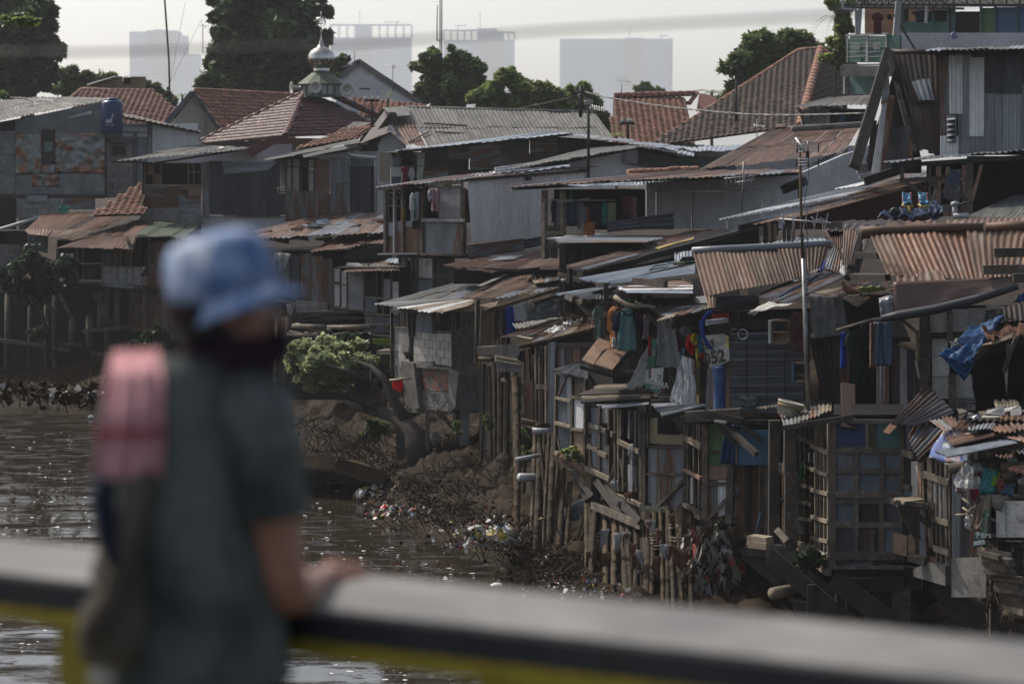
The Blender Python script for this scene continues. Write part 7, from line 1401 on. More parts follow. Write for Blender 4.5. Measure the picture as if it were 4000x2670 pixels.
# laundry jeans
hangers('',[('trousers',222,898,362,1225,C_('denim',(.10,.15,.22)),'faded blue jeans hanging by the dark shirts at right','jeans'),('trousers',188,900,245,1250,C_('rose_brown_cloth',(.22,.13,.11)),'dusty brown trousers left behind the jeans','trousers')],43.4,LG)
hangers('',[('shirt',-5,950,195,1365,C_('bottle_green_cloth',(.012,.02,.018)),'very dark green t-shirt hanging left of the jeans','t-shirt')],43.8,LG)
hangers('',[('long',120,860,200,1060,M['ink_cloth'],'short black garment above the dark green t-shirt','garment'),('towel',20,1320,155,1365,C_('crimson_hem',(.25,.01,.03)),'crimson hem below the dark green t-shirt','cloth')],44,LG)
hangers('',[('towel',-35,980,15,1250,C_('cobalt_cloth',(.01,.04,.3)),'cobalt blue sleeve sticking out left of the dark green t-shirt','cloth')],44.1,LG)
T=Thing('washing_pole','washing pole holding the jeans and dark shirts','pole'); tube(T,[p(-60,960,44),p(200,880,43.5),p(400,870,43.2)],.03,M['wood'],'washing_pole',6)
# roof left behind (z8 0-130, 130-540) and strips
T=Thing('patched_roof','small rusty ribbed roof patch with crumpled foil between the two big rust roofs','roof','low rusty lean-to roofs')
sheets(T,p(-10,200,49),p(130,210,48.6),p(75,470,46),p(-20,460,46.2),2,['rust','rustlight'],1,.1,.02); view(7); sheets(T,p(1020,185,49.6),p(1300,215,49.2),p(1210,480,46.4),p(1080,290,48.6),2,['rust','rustlight'],1,.1,.02)
fabric(T,[p(1160,370,48),p(1220,430,47.4),p(1190,555,46.4),p(1130,560,46.4)],C_('white_plastic',(.6,.6,.58)),8,10,.04,2,name='foil',crumple=.1); view(8)
sheets(T,p(60,118,52),p(690,128,51),p(700,160,50),p(-150,165,50),3,['rust','rustdark','rustlight'],1,.2,.02); sheets(T,p(-130,150,50.4),p(500,150,50),p(420,190,49),p(-150,200,49),3,['rustdark','rust'],1,.2,.02); bar(T,p(335,150,49.6),p(430,178,49.2),.16,.12,M['wood'],'loose_block'); fabric(T,[p(430,160,49.6),p(680,110,50),p(660,130,49.6),p(450,175,49.4)],M['rust'],10,5,.03,3,name='bent_sheet')
bar(T,p(-170,165,49.6),p(-20,155,49.6),.16,.12,M['wood'],'roof_beam')

# ---------------------------------------------------------------- N10 roof + dark red wall
view(5); T=Thing('patched_house','house with a long pale streaked tin roof above a plain dark red wall','house',HG)
sheets(T,p(640,1205,64),p(920,1165,64),p(740,1265,59.5),p(-510,1488,53),3,['galv','pale','rustgrey','rustlight'],3,.1,.014,rag=.08); sheets(T,p(740,1240,60),p(920,1240,60),p(340,1380,55.5),p(-300,1500,52.4),2,['rustlight','zinc','rust'],3,.1,.014,rag=.1)
sheets(T,p(920,1190,62),p(920,1245,60),p(0,1490,52.4),p(-250,1510,52),2,['rustlight','galv','rust'],2,.1,.014); W=wall(-250,54,930,60,1400); bd(T,W,[(-40,1465),(930,1250),(930,1560),(-40,1560)],'darkred',.08,-.1,name='red_wall')
bd(T,W,[(-300,1530),(-40,1475),(-40,1600),(-300,1600)],'void',.05,-.3); view(7)
for a,b in ((550,150),(560,160)):pass
cs(T,wall(500,52.5,800,52.5,200),[(515,170),(545,160),(550,220),(520,255)],['galv'],1,off=.1); bd(T,wall(500,52.5,800,52.5,200),(550,165,640,300),'void',.03); 
for a in (600,640,710,745,780):bt(T,wall(500,52.5,800,52.5,200),a,140,a,280,'wood' if a%20 else 'ply',.1,.06,.05,'post')
bd(T,wall(140,53,520,53,200),[(140,290),(400,200),(520,170),(520,300),(140,320)],'void',.05,name='dark_boards')
# ---------------------------------------------------------------- A-frame, tall wall, awning
view(5); T=Thing('patched_house','steep A shaped gable hut of dark rusty sheets with a small pale patch','house',HG)
sheets(T,p(652,375,61),p(1010,378,60.5),p(1000,1045,59.5),p(835,1025,59.7),4,['rustdark','rustdark','rust'],1,.14,.011); pl=slope(p(652,375,61),p(1010,378,60.5),p(1000,1045,59.5)); cs(T,pl,[(660,380),(1000,380),(1000,705),(755,705)],['rustdark'],3,off=.06,pitch=.14,amp=.011); cs(T,pl,[(810,570),(925,545),(965,695),(860,698)],['galv'],1,off=.12,pitch=.12,amp=.011)
tube(T,[p(640,358,61.2),p(975,358,60.8)],.09,M['rustdark'],'ridge_cap',6)
bar(T,p(648,350,61),p(415,1135,58),.26,.16,M['wooddark'],'barge_board'); bar(T,p(655,400,60.6),p(825,1040,59.5),.12,.1,M['wood'],'barge_board')
W=wall(430,60,820,59.4,900); bd(T,W,[(650,420),(820,1080),(820,1180),(500,1180),(440,1090)],'void',.04,-.7,name='inner_wall')
for (q,m_)in (([(660,490),(665,640),(640,700),(605,715),(615,620)],'rustgrey'),):bd(T,W,q,m_,.01,.15,name='sheet')
for (q,m_)in (([(610,700),(645,700),(595,1180),(535,1175)],'pale'),([(535,820),(572,820),(560,985),(518,990)],'rustdark'),([(515,990),(550,990),(535,1170),(500,1160)],'rustdark'),([(650,650),(700,650),(640,1170),(598,1175)],'rust'),([(680,870),(732,865),(712,1010),(668,1015)],'darkiron'),([(650,1015),(712,1012),(700,1150),(640,1165)],'darkiron'),([(730,860),(782,862),(775,1080),(712,1110)],'darkiron')):cs(T,W,q,[m_],1,off=.05+R(0,.08),pitch=.1)
bt(T,W,778,865,780,1080,'galv',.05); M['w2']=M['wood']; fabric(T,[W.at(785,940,.1),W.at(818,980,.1),W.at(820,1075,.1),W.at(780,1078,.1)],M['rustlight'],4,12,.03,1,name='curled_sheet')
bar(T,p(430,1150,58.6),p(500,1145,58.6),.22,.2,M['conc'],'rubble_block'); bar(T,p(450,1205,58),p(545,1195,58),.1,.1,M['board'],'loose_pipe'); bar(T,p(480,1235,57.6),p(740,1150,57.6),.2,.2,M['wooddark'],'wall_plate')
T=Thing('patched_house','tall house wall of upright grey ribbed sheets with a louvred vent at the right','house',HG)
W=wall(995,58,1600,57.2,700); bd(T,W,(985,338,1700,1055),'void',.02,-.15,name='inner_wall')
for (q,m_,o)in (((998,385,1070,925),'rustgrey',.0),((1062,375,1150,775),'pale',.04),((1122,780,1175,925),'galv',.03),((1150,375,1205,930),'galv',.02),((1200,370,1300,928),'pale',.05),((1000,925,1125,1060),'pale',.03),((1122,925,1300,1060),'galv',.01),((1304,350,1560,640),'darkiron',.04),((1304,635,1560,1040),'galv',.02),((1555,350,1700,570),'darkiron',.02),((1555,570,1700,1040),'galv',.05)):cs(T,W,q,[m_],max(1,(q[2]-q[0])//90),off=o,pitch=.09,amp=.014)
f=bd(T,W,(1048,785,1112,970),'galv',.04,.04,name='vent_frame'); bd(T,W,(1060,795,1106,965),'black',.02,.075,name='vent_recess',parent=f)
for k in range(5):b=800+k *36; ext(T,'louvre',[W.at(1046,b+22,.16),W.at(1108,b+16,.16),W.at(1108,b,.08),W.at(1058,b+3,.08)],0,.012,M['galv'],parent=f)
sheets(T,p(950,335,63),p(1700,310,63),p(1700,332,56.6),p(885,346,56.6),7,['asb','galv'],1,.1,.013); bt(T,W,975,368,1330,342,'wooddark',.14,.1,.2,'eave_beam'); bd(T,W,(1215,355,1300,392),'black',.06,.1,name='beam_end'); bd(T,W,(1300,335,1700,352),'black',.1,.05,name='eave_gap'); bd(T,W,(985,370,1022,412),'black',.05,.08,name='beam_end'); bt(T,W,1090,378,1145,378,'pvc',.06,.05,.1,'pipe_end')
T=Thing('patched_house','dark open workshop under a long silver edged awning at the right edge','house',HG)
sheets(T,p(780,1085,60),p(1700,1000,60),p(1700,1015,54.5),p(602,1108,55),9,ZN,1,.1,.014); W=wall(660,55.3,1700,54.8,1200)
bt(T,W,670,1128,1700,1060,'black',.14,.1,.1,'eave_beam'); bd(T,W,(910,1100,1240,1440),'void',.05,-.8,name='inner_wall'); bd(T,W,(1200,1060,1740,1470),'void',.05,-1.8,name='inner_wall')
for q in ((738,1130,738,1220,.12,'wood'),(928,1115,925,1370,.07,'wood'),(985,1130,985,1390,.16,'ply'),(1050,1130,1040,1300,.14,'ply'),(1155,1120,1160,1400,.1,'ply'),(1195,1105,1190,1450,.25,'wood'),(1280,1120,1210,1370,.1,'ply'),(940,1380,985,1210,.07,'woodpale'),(760,1240,880,1320,.12,'wood'),(930,1235,1030,1315,.1,'wood'),(1010,1230,1175,1360,.12,'wood'),(715,1228,1060,1205,.12,'wood'),(880,1220,1175,1218,.1,'ply')):bt(T,W,*q[:4],q[5],q[4],.08,.05,'prop')
fabric(T,[W.at(1060,1150,.1),W.at(1140,1150,.1),W.at(1130,1400,.15),W.at(1015,1350,.15)],mk('plaid_cloth',(.04,.06,.11),(.12,.1,.1),(.2,.18,.13),.9,0,5,None,var=0),8,14,.04,3,name='plaid_curtain')
masonry(T,W,(1010,1390,1180,1470),.3,.12,['ply','brick','ply'],'brick',broken=.1,maxn=60)
sheets(T,p(1530,1320,57),p(1720,1310,57),p(1700,1500,51),p(1195,1470,53),6,AS,1,.1,.013)
tube(T,[p(1095,1480,52.4),p(1098,1400,52.4)],.06,M['pvc'],'vent_pipe',8); lathe(T,p(1098,1392,52.4),[(.05,-.05),(.1,0),(.09,.05),(.001,.08)],M['pvc'],'pipe_cap',10); tube(T,[p(1090,1470,52.3),p(1190,1468,52.3)],.06,M['pvc'],'pipe_elbow',8)
for k in range(5):tube(T,[p(1100+R(0,40),1400+R(-20,40),52.2)for _ in range(4)]+[p(1210,1370,52.2)],.01,M['wire'],'loose_wire',4)
# toys and heap
for (x,lab,m2)in ((770,'pale blue child seat on a red tube frame, left of the pair','bluel'),(880,'blue and yellow child chair, right of the pair','bluel')):
    M['bluel']=flat('light_blue_plastic',(.08,.25,.38),.35); M['yel']=flat('yellow_plastic',(.36,.28,.06),.35); M['redp']=flat('red_tube',(.3,.02,.02),.4)
    T=Thing('child_seat',lab,'child seat','children seats on the rubbish heap')
    fabric(T,[p(x -30,1305,53.4),p(x+30,1318,53.4),p(x+25,1362,53.3),p(x -25,1360,53.3)],M['bluel'],8,8,.03,1,th=.05,name='backrest'); fabric(T,[p(x -28,1362,53.4),p(x+30,1360,53.4),p(x+38,1372,53.1),p(x -20,1378,53.1)],M['bluel'],8,5,.02,1,th=.04,name='seat')
    for dx in (-28,28):tube(T,[p(x+dx,1310,53.5),p(x+dx+2,1380,53.4),p(x+dx *1.3,1430,53.3)],.018,M['redp'],'leg',6)
    tube(T,[p(x -30,1390,53.2),p(x,1410,53.1),p(x+45,1400,53.1)],.032,M['yel'],'foot_rest',8); tube(T,[p(x+10,1400,53.1),p(x+25,1450,53)],.03,M['yel'],'fork',7)
T=Thing('tarpaulin_heap','crumpled navy tarpaulin heap around the two child seats','tarpaulin'); 
fabric(T,[p(650,1440,54),p(1000,1405,54),p(1020,1480,52.6),p(570,1500,52.4)],C_('navy_tarp',(.03,.045,.085),.35),30,14,.06,3,name='tarp_sheet',crumple=.1); fabric(T,[p(880,1400,53.6),p(1000,1400,53.6),p(1030,1450,52.6),p(890,1480,52.6)],M['navy_tarp'],16,10,.05,3,name='tarp_fold',crumple=.1)
lathe(T,p(690,1448,53),[(.1,-.03),(.13,0),(.1,.03)],M['black'],'wheel',14,tilt=Matrix.Rotation(1.57,3,'X'))
# ---------------------------------------------------------------- top right building
T=Thing('balcony_building','concrete building at the top right with teal panels, peach room and patterned balcony railing','building')
W=wall(340,88,1700,84,300); WB2=wall(370,86.5,740,84.6,300)
bd(T,W,(740,226,1800,345),'lilac',.3,name='parapet'); ext(T,'balcony_slab',[p(340,448,86),p(780,440,84),p(780,440,88),p(340,448,90)],-.0,.05,M['conc'],nrm=Vector((0,0,1))); bd(T,wall(340,86,740,84.4,480),(340,448,780,522),'conc',.2,name='slab_edge'); bd(T,wall(400,88,700,86,570),(412,522,640,640),'teal',.2,name='lower_wall'); bt(T,wall(400,88,700,86,570),393,522,393,640,'pvc',.1,.1,.3,'drain_pipe')
bd(T,WB2,(375,245,725,425),'tealpanel',.03,-.08,name='railing_panel'); bd(T,WB2,(645,235,730,345),'teal',.05,.0,name='side_panel'); bd(T,WB2,(385,388,460,425),'tealpanel',.03,.0,name='loose_panel')
for a in (375,505,513,640):bt(T,WB2,a,235,a,428,'pvc',.06,.06,.06,'railing_post')
bt(T,WB2,370,242,650,232,'pvc',.1,.1,.08,'top_rail')
for (a0,a1)in ((375,505),(513,640)):
    c=(a0+a1)/2
    for b in (268,292,318,355,388):
        if b in (292,318):bt(T,WB2,a0,b,c -32,b -1,'pvc',.035,.03,.06,'railing_bar'); bt(T,WB2,c+32,b -2,a1,b -4,'pvc',.035,.03,.06,'railing_bar')
        else:bt(T,WB2,a0,b,a1,b -8,'pvc',.035,.03,.06,'railing_bar')
    for dx in (-14,0,14):
        pts=[(c+dx -14,312),(c+dx,288),(c+dx+14,312),(c+dx,336),(c+dx -14,312)]
        for (x0,y0),(x1,y1)in zip(pts,pts[1:]):bt(T,WB2,x0,y0,x1,y1,'pvc',.035,.03,.09,'railing_motif')
bd(T,wall(450,89,760,88,150),(452,55,1060,232),'peach',.1,-.5,name='peach_wall')
for b in (95,130,165,182,200):bt(T,wall(450,89,760,88,150),455,b,735,b+2,'ply',.03,.02,-.35,'board_joint')
bd(T,W,(720,60,760,228),'void',.1,-.3); bd(T,W,(752,150,1058,228),'teal',.08,.05,name='green_panel'); bd(T,W,(805,70,945,152),'void',.05,-.6); bd(T,W,(960,70,1060,152),'void',.05,-.1); bd(T,W,(1062,50,1100,228),'greenroof',.06,.0); bd(T,W,(1105,75,1282,232),'void',.05,-.4); bd(T,W,(1285,55,1380,235),'greenpanel',.06,.02,name='green_panel'); bd(T,W,(1382,50,1525,240),'bluepanel',.06,.02,name='blue_panel'); bd(T,W,(1533,45,1800,245),'bluepanel',.06,.02,name='blue_panel'); bd(T,W,(730,60,1800,250),'void',.05,-2)
for a in (748,958,1060,1100,1283,1380,1528):bt(T,W,a,45,a,230,'teal',.1,.1,.1,'post')
for (a0,b0,a1,b1,w_)in ((715,10,695,245,.2),(907,40,903,155,.09),(452,60,440,235,.14),(425,70,430,235,.1),(680,100,830,342,.07)):bar(T,p(a0,b0,84.3),p(a1,b1,84.3),w_,w_,M['pvc']if w_!=.07 else M['wood'],'pole')
bd(T,W,(380,-40,1050,48),'cream',.05,-.6,name='awning_panel'); bd(T,W,(1045,-40,1800,38),'cream',.05,-.3,name='awning_panel'); bt(T,W,360,55,1180,62,'wire',.1,.1,.3,'truss_chord'); bt(T,W,370,38,1050,40,'wire',.1,.1,.3,'truss_chord'); bt(T,W,1050,38,1800,42,'wire',.14,.1,.3,'truss_chord'); bt(T,W,380,2,1050,4,'wire',.07,.06,.3,'truss_chord')
for i in range(15):x=395+i *46; bt(T,W,x,38,x+40,4,'wire',.05,.05,.34,'truss_web'); bt(T,W,x,2,x,58,'wire',.05,.05,.34,'truss_web')
for i in range(8):x=1110+i *90; bt(T,W,x,-20,x,40,'wire',.07,.05,.3,'truss_web'); bt(T,W,x,-20,x+80,38,'wire',.03,.04,.3,'truss_web')
bt(T,W,360,-10,365,70,'pvc',.12,.1,.35,'gutter_pipe'); bt(T,W,365,62,455,72,'pvc',.1,.1,.35,'gutter_pipe')
for dx in (-12,0,12):
    for s in (-1,1):bt(T,W,515+dx,4,515+dx+10 *s,16,'wire',.04,.03,.4,'railing_motif'); bt(T,W,515+dx+10 *s,16,515+dx,32,'wire',.04,.03,.4,'railing_motif')
hangers('',[('shirt',530,85,612,232,C_('burgundy_cloth',(.08,.012,.02)),'burgundy shirt on a hanger in the peach room at the top right','shirt'),('rag',632,98,672,135,M['black_lace'],'small black garment beside the burgundy shirt','garment')],84,LG); hangers('',[('shirt',800,70,950,150,M['ink_cloth'],'dark clothes in the green framed window at the top right','clothes')],85.4,LG)
hangers('',[('rag',1065,218,1120,268,C_('blue_white_cloth',(.25,.27,.45)),'blue and white cloth hung over the pale parapet at the top right','cloth')],83.6,LG)
T=Thing('patched_house','small building with white scroll ornaments under a grey roof below the balcony','house',HG)
sheets(T,p(240,665,90),p(560,645,91),p(545,715,84),p(-10,728,82),5,AS,1,.14,.014); W=wall(30,84,540,85,790); bd(T,W,(50,745,242,855),'boardw',.05,name='white_wall'); bd(T,W,(105,735,145,780),'board',.04,.05); bd(T,W,(242,740,540,850),'void',.05,-.3)
for k in range(8):bt(T,W,62+k *24,750,62+k *24,850,'board',.02,.02,.06,'wall_groove')
for k,x in enumerate((90,130,185)):tube(T,[W.at(x+22 *math.cos(t)*(.4+t/8),812+26 *math.sin(t)*(.4+t/8),.12)for t in np.linspace(0,6.3,14)],.015,M['board'],'scroll_ornament',4)
bar(T,p(40,740,83.4),p(75,850,83.4),.1,.08,M['wood'],'brace'); fabric(T,[W.at(290,770,.2),W.at(330,770,.2),W.at(330,845,.2),W.at(285,845,.2)],M['bluepanel'],5,8,.04,2,name='blue_curtain')
for x,m_ in ((350,'black_cloth'),(395,'ink_cloth'),(450,'grey_cloth')):fabric(T,[W.at(x,765,.1),W.at(x+35,765,.1),W.at(x+40,840,.1),W.at(x -5,840,.1)],M[m_],5,8,.04,2,name='curtain')
tube(T,[p(-10,875,80),p(240,862,80.4),p(500,845,81)],.1,M['conc'],'ledge',8); bt(T,W,175,735,400,748,'teal',.08,.06,.2,'lintel'); 
# ================================================================== LATTICE HOUSE AND NEAR PILE
view(10); T=Thing('stilt_house','tall lattice fronted stilt house of grey panels framed with wooden battens','stilt house',HG)
sheets(T,p(330,110,46.2),p(545,105,45.6),p(550,160,44),p(85,150,45.2),7,['asb','galv','asb','woodpale'],1,.09,.014); sheets(T,p(220,150,45.2),p(548,128,44.6),p(545,165,43.4),p(255,260,43),4,['asb','woodpale','rustgrey'],1,.09,.014,rag=.1)
W=wall(560,42.6,990,42.2,700); WS=wall(330,46,560,42.6,700)
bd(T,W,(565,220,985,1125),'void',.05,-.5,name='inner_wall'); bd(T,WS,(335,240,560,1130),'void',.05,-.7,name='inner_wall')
bd(T,W,(580,240,755,388),flat('navy_board',(.03,.05,.12)),.03); bd(T,W,(825,235,975,388),'teal',.03); bd(T,W,(780,235,822,388),'wood',.04)
for (r0,r1,m_)in ((412,520,'boardb'),(540,658,'boardb'),(728,848,'rustdark'),(862,1025,'rustdark')):
    for (a0,a1)in ((575,688),(712,845),(866,982)):bd(T,W,(a0,r0,a1,r1),m_ if m_=='boardb' else random.choice(['darkiron','rustdark','boardb']),.02,R(0,.01),name='panel')
bd(T,W,(570,690,840,722),'boardb',.02); bd(T,W,(570,1068,800,1112),'boardb',.02)
for (x,y0,y1,w_)in ((560,215,1125,.14),(700,410,1030,.12),(856,410,1030,.12),(985,230,1060,.08),(768,235,390,.08),(800,885,1030,.1),(572,865,1025,.06),(795,1065,1110,.06)):bt(T,W,x,y0,x,y1,'wood',w_,.07)
for (y,w_)in ((225,.1),(400,.14),(528,.11),(672,.16),(716,.1),(856,.13),(1045,.2),(1115,.08)):bt(T,W,560,y,990,y+3,'wood',w_,.05,.05)
for x,y0,y1 in ((340,235,960),(372,245,960),(400,240,970),(432,240,985),(462,235,1010),(492,240,1030),(518,395,1060),(540,225,1140)):bt(T,WS,x,y0,x,y1,'wood' if x<450 else 'woodpale',.075,.06,.03)  # paler wood paints sunlight onto the left-facing battens
for k,(y0,y1)in enumerate(((315,400),(355,410),(480,550),(500,545),(610,650),(625,660),(710,760),(790,830),(815,845),(920,950),(960,1030),(975,1050))):
    if k%2==0:bt(T,WS,335,y0,445,y0+(y1 -y0)*.55,'wood' if k<8 else 'woodpale',.09,.05,.06)
    else:bt(T,WS,445,y0+20,548,y1+12,'woodpale',.09,.05,.065)
bt(T,WS,325,955,545,1150,'woodpale',.16,.12,.06,'floor_beam'); bt(T,W,545,1115,985,1060,'wooddark',.2,.14,-.05,'floor_beam')
for (a0,b0,a1,b1)in ((385,420,440,480),(375,560,395,620),(470,420,500,500),(505,520,530,600)):bd(T,WS,(a0,b0,a1,b1),'plaster',.02,-.02,name='panel')
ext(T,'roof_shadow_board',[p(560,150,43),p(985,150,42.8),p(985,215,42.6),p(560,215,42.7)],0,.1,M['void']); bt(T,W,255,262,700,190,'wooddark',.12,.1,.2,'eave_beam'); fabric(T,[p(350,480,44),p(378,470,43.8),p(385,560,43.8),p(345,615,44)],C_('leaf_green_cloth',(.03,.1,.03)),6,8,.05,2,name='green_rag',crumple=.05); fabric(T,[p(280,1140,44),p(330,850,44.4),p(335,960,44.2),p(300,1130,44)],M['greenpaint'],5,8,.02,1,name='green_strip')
# left part of it: posts, orange room, step
for (x,y0,y1,w_,Y_)in ((197,220,1000,.2,44.3),(292,240,545,.22,44),(298,530,1000,.24,44),(153,480,930,.06,45.2),(120,480,900,.1,45.4)):post(T,x,y0,y1,Y_,'wood',w_)
W=wall(100,45.6,280,44.6,700); bd(T,W,(100,480,290,930),'void',.04,-.6,name='inner_wall'); bd(T,W,(235,250,300,960),'ply',.03,-.1); bd(T,W,(155,490,175,640),'ply',.02); bt(T,W,262,480,262,940,'ply',.06)
bt(T,W,225,690,270,715,'wooddark',.08,.06,.1); bt(T,W,130,935,172,780,'bluepanel',.05,.03,.2,'blue_stick'); bt(T,W,0,900,150,900,'wooddark',.2,.1,.0,'beam'); fabric(T,[p(220,480,44.2),p(240,480,44.2),p(245,560,44.2),p(215,520,44.2)],M['ivory_tarp'],5,6,.04,2,name='rag',crumple=.05)
for y in (940,975):bar(T,p(50,y,44.6),p(168,y+14,44),.12,.16,M['woodpale'],'step_board')
bar(T,p(150,1020,44.2),p(320,1030,44.2),.3,.4,M['conc'],'stone_footing'); bar(T,p(40,1010,45),p(190,1020,44.6),.2,.3,M['wooddark'],'footing_beam'); bt(T,W,50,230,260,420,'wooddark',.14,.08,.6,'brace')
bar(T,p(210,890,44),p(275,960,43.8),.12,.08,M['woodpale'],'sill')
# below: beams and pier
for (a0,b0,a1,b1,w_,m_,Y0)in ((30,1040,250,1220,.25,'wooddark',45),(160,1050,700,1500,.3,'wooddark',43.4),(560,1190,950,1490,.35,'wooddark',42.8),(1180,1220,1600,1560,.35,'wooddark',41.6),(330,1375,540,1400,.3,'wooddark',44),(400,1170,610,1330,.2,'wooddark',44),(560,1150,1100,1190,.4,'wooddark',43.4),(560,1225,980,1225,.25,'wooddark',43.2)):bar(T,p(a0,b0,Y0),p(a1,b1,Y0 -.5),w_,.2,M[m_],'underfloor_beam')
for (x,y1,w_,m_)in ((965,1500,.34,'wood'),(845,1480,.26,'wooddark'),(600,1440,.16,'wooddark'),(420,1400,.12,'wooddark'),(630,1440,.06,'woodpale'),(738,1500,.14,'wooddark')):post(T,x,1225,y1+200,43,m_,w_)
tube(T,[p(183,1280,43.2),p(305,1258,43.6)],.11,M['woodpale'],'drain_pipe',12); ext(T,'stilt_shade_sheet',[p(-60,940,46.5),p(1400,1060,45),p(1500,1750,45),p(-60,1750,46.5)],0,.1,M['void'])  # last piece: dark sheet in place of the under-floor shade
T=Thing('plastic_bucket','worn white plastic tub lying on the grey porch roof beside the tall pole','bucket'); c=p(290,150,44); tl=Matrix.Rotation(.25,3,'Y'); lathe(T,c,[(.001,-.13),(.2,-.13),(.235,.1),(.25,.1),(.25,.13),(.22,.13),(.19,-.1),(.001,-.1)],M['plasterw'],'tub',18,tilt=tl); lathe(T,c,[(.238,.02),(.243,.08)],M['ochre'],'label_band',18,tilt=tl)
T=Thing('loose_sheet','long dark ribbed sheets leaning diagonally under the white board wall','metal sheets')
sheets(T,p(1130,0,43),p(1300,175,42),p(1060,260,41.6),p(915,240,42),2,['darkiron','rustdark'],1,.1,.02); sheets(T,p(1060,230,42),p(1250,290,41.6),p(1075,470,41),p(1015,330,41.6),2,['rustgrey','darkiron'],1,.1,.02); sheets(T,p(905,240,42.2),p(950,260,42),p(900,305,41.8),p(860,290,42),1,['rust'],1); bar(T,p(645,0,43.4),p(650,270,42.4),.25,.06,M['rustdark'],'hanging_sheet')
T=Thing('stilt_house','stilt house right of the lattice house with a small bracketed ledge and brick footing','stilt house',HG)
W=wall(990,42.2,1310,40.8,700); bd(T,W,(990,240,1310,1180),'void',.05,-.5,name='inner_wall')
for (q,m_)in (((1000,450,1045,610),'void'),((1045,470,1085,690),'boardw'),((1085,480,1108,710),'ply'),((1005,635,1048,680),'boardb'),((1180,600,1250,830),'board'),((1250,480,1275,800),'board'),((1100,750,1135,1050),'boardb'),((1160,850,1200,1000),'boardb'),((1150,470,1175,560),'board'),((1010,240,1045,400),'boardb')):bd(T,W,q,m_,.03,R(0,.02))
for (x,y0,y1,w_)in ((990,230,1050,.1),(1165,450,740,.18),(1172,720,1000,.24),(1205,480,1080,.07),(1232,480,1090,.07),(1265,490,1100,.07),(1285,480,1115,.07),(1125,470,760,.07),(1140,760,1060,.07),(1075,960,1050,.06)):bt(T,W,x,y0,x+3,y1,'wood',w_,.07)
for q in ((985,415,1070,435,.16),(1115,545,1285,600,.16),(985,615,1050,635,.12),(1130,740,1160,750,.12),(1180,820,1285,850,.13),(1195,1000,1285,1030,.14),(1050,1045,1135,1075,.14)):bt(T,W,*q[:4],'woodpale' if q[0]>1100 else 'wood',q[4],.06,.06)
bd(T,W,[(975,905),(1060,925),(1058,1050),(975,1030)],'ply',.03,.15,name='hanging_board'); ext(T,'ledge_board',[p(925,712,41.4),p(1060,702,41.8),p(1118,722,41.4),p(990,735,41)],0,.05,M['woodpale']); bar(T,p(940,722,41.2),p(1120,738,41),.08,.08,M['wood'],'ledge_beam'); bar(T,p(960,735,41.2),p(1075,950,41.4),.12,.08,M['wood'],'bracket'); bar(T,p(1000,745,41.2),p(1130,850,41.4),.1,.08,M['wood'],'bracket'); bar(T,p(880,700,42),p(1000,745,41.4),.1,.06,M['wooddark'],'bracket')
masonry(T,W,[(1125,1040),(1200,1075),(1200,1145),(1125,1125)],.21,.07,['brick','mortar'],'brick',broken=.15); bd(T,W,[(1110,1125),(1200,1085),(1308,1105),(1308,1228),(1110,1170)],'conc',.2,.02,name='cement_sill'); bar(T,p(1020,1060,41.4),p(1120,1090,41.2),.12,.1,M['wood'],'floor_beam')
W=wall(1285,40.8,1500,40,700); cs(T,W,[(1290,540),(1450,520),(1450,1060),(1290,1060)],['rustgrey','galv','darkiron'],3,off=.0,pitch=.12,amp=.02,rag=.1); bd(T,W,(1308,1060,1520,1300),'conc',.2,-.1,name='cement_wall'); M['concd']=M['conc']
T=Thing('printed_banner','faded pink and blue printed banner drooping off the heap of tin','banner'); fabric(T,[p(1240,280,41),p(1400,300,40.4),p(1385,500,40),p(1135,445,40.8)],mk('printed_banner_vinyl',(.5,.28,.24),(.5,.5,.5),(.08,.13,.35),.6,0,1.6,None,var=0,fine=8,thr=(.47,.53),c3thr=(.5,.54)),14,10,.03,2,name='printed_banner')
# near heap of sheets
T=Thing('near_shack','nearest shack at the right edge roofed by a heap of torn rusty tin sheets','shack',HG)
HEAP=[((1350,180,41.6),(1800,160,41.4),(1800,225,40),(1380,225,40.2),2,['rust','rustdark']),((1145,222,41),(1300,205,41.4),(1330,260,40.2),(1240,290,40),2,['rust','rustgrey']),((1380,210,40.8),(1530,215,40.6),(1500,290,39.6),(1285,270,40),2,['rustdark','rust']),((1460,235,40.4),(1800,225,40.2),(1800,280,39.4),(1550,290,39.4),2,['rust','rustlight']),((1540,290,39.8),(1545,330,39.4),(1290,385,39.2),(1262,320,39.8),1,['rust']),((1640,310,40),(1740,350,39),(1260,450,38.6),(1185,412,39.2),1,['zinc']),((1540,300,39.8),(1800,290,39.6),(1800,350,39),(1700,345,38.9),1,['rustgrey']),((1520,415,39.4),(1700,395,39.2),(1650,445,38.4),(1560,435,38.6),1,['rust']),((1650,400,39.2),(1800,395,39.2),(1800,440,38.2),(1640,415,38.8),1,['rustgrey']),((1750,480,38.8),(1850,490,38.8),(1850,580,38),(1620,520,38.2),2,['rust'])]
for a_,b_,c_,d_,n_,ms in HEAP:
    A,B,C,D=p(*a_),p(*b_),p(*c_),p(*d_); L1_,L2_=(B -A).length,(D -A).length
    if L1_>L2_:A,B,C,D=B,C,D,A
    sheets(T,A,B,C,D,n_,ms,1,.08,.018,rag=.05)
for k in range(34):
    c=p(R(1310,1720),R(150,240),R(40.2,41.2)); ext(T,'scrap',[c,c+Vector((R(.1,.35),R(-.1,.1),R(-.02,.08))),c+Vector((R(.1,.3),-.08,R(-.1,-.02))),c+Vector((R(-.05,.05),-.08,R(-.1,-.02)))],0,.012,pick(['boardw','woodpale','zinc','boardw','wood','ivory_tarp']))
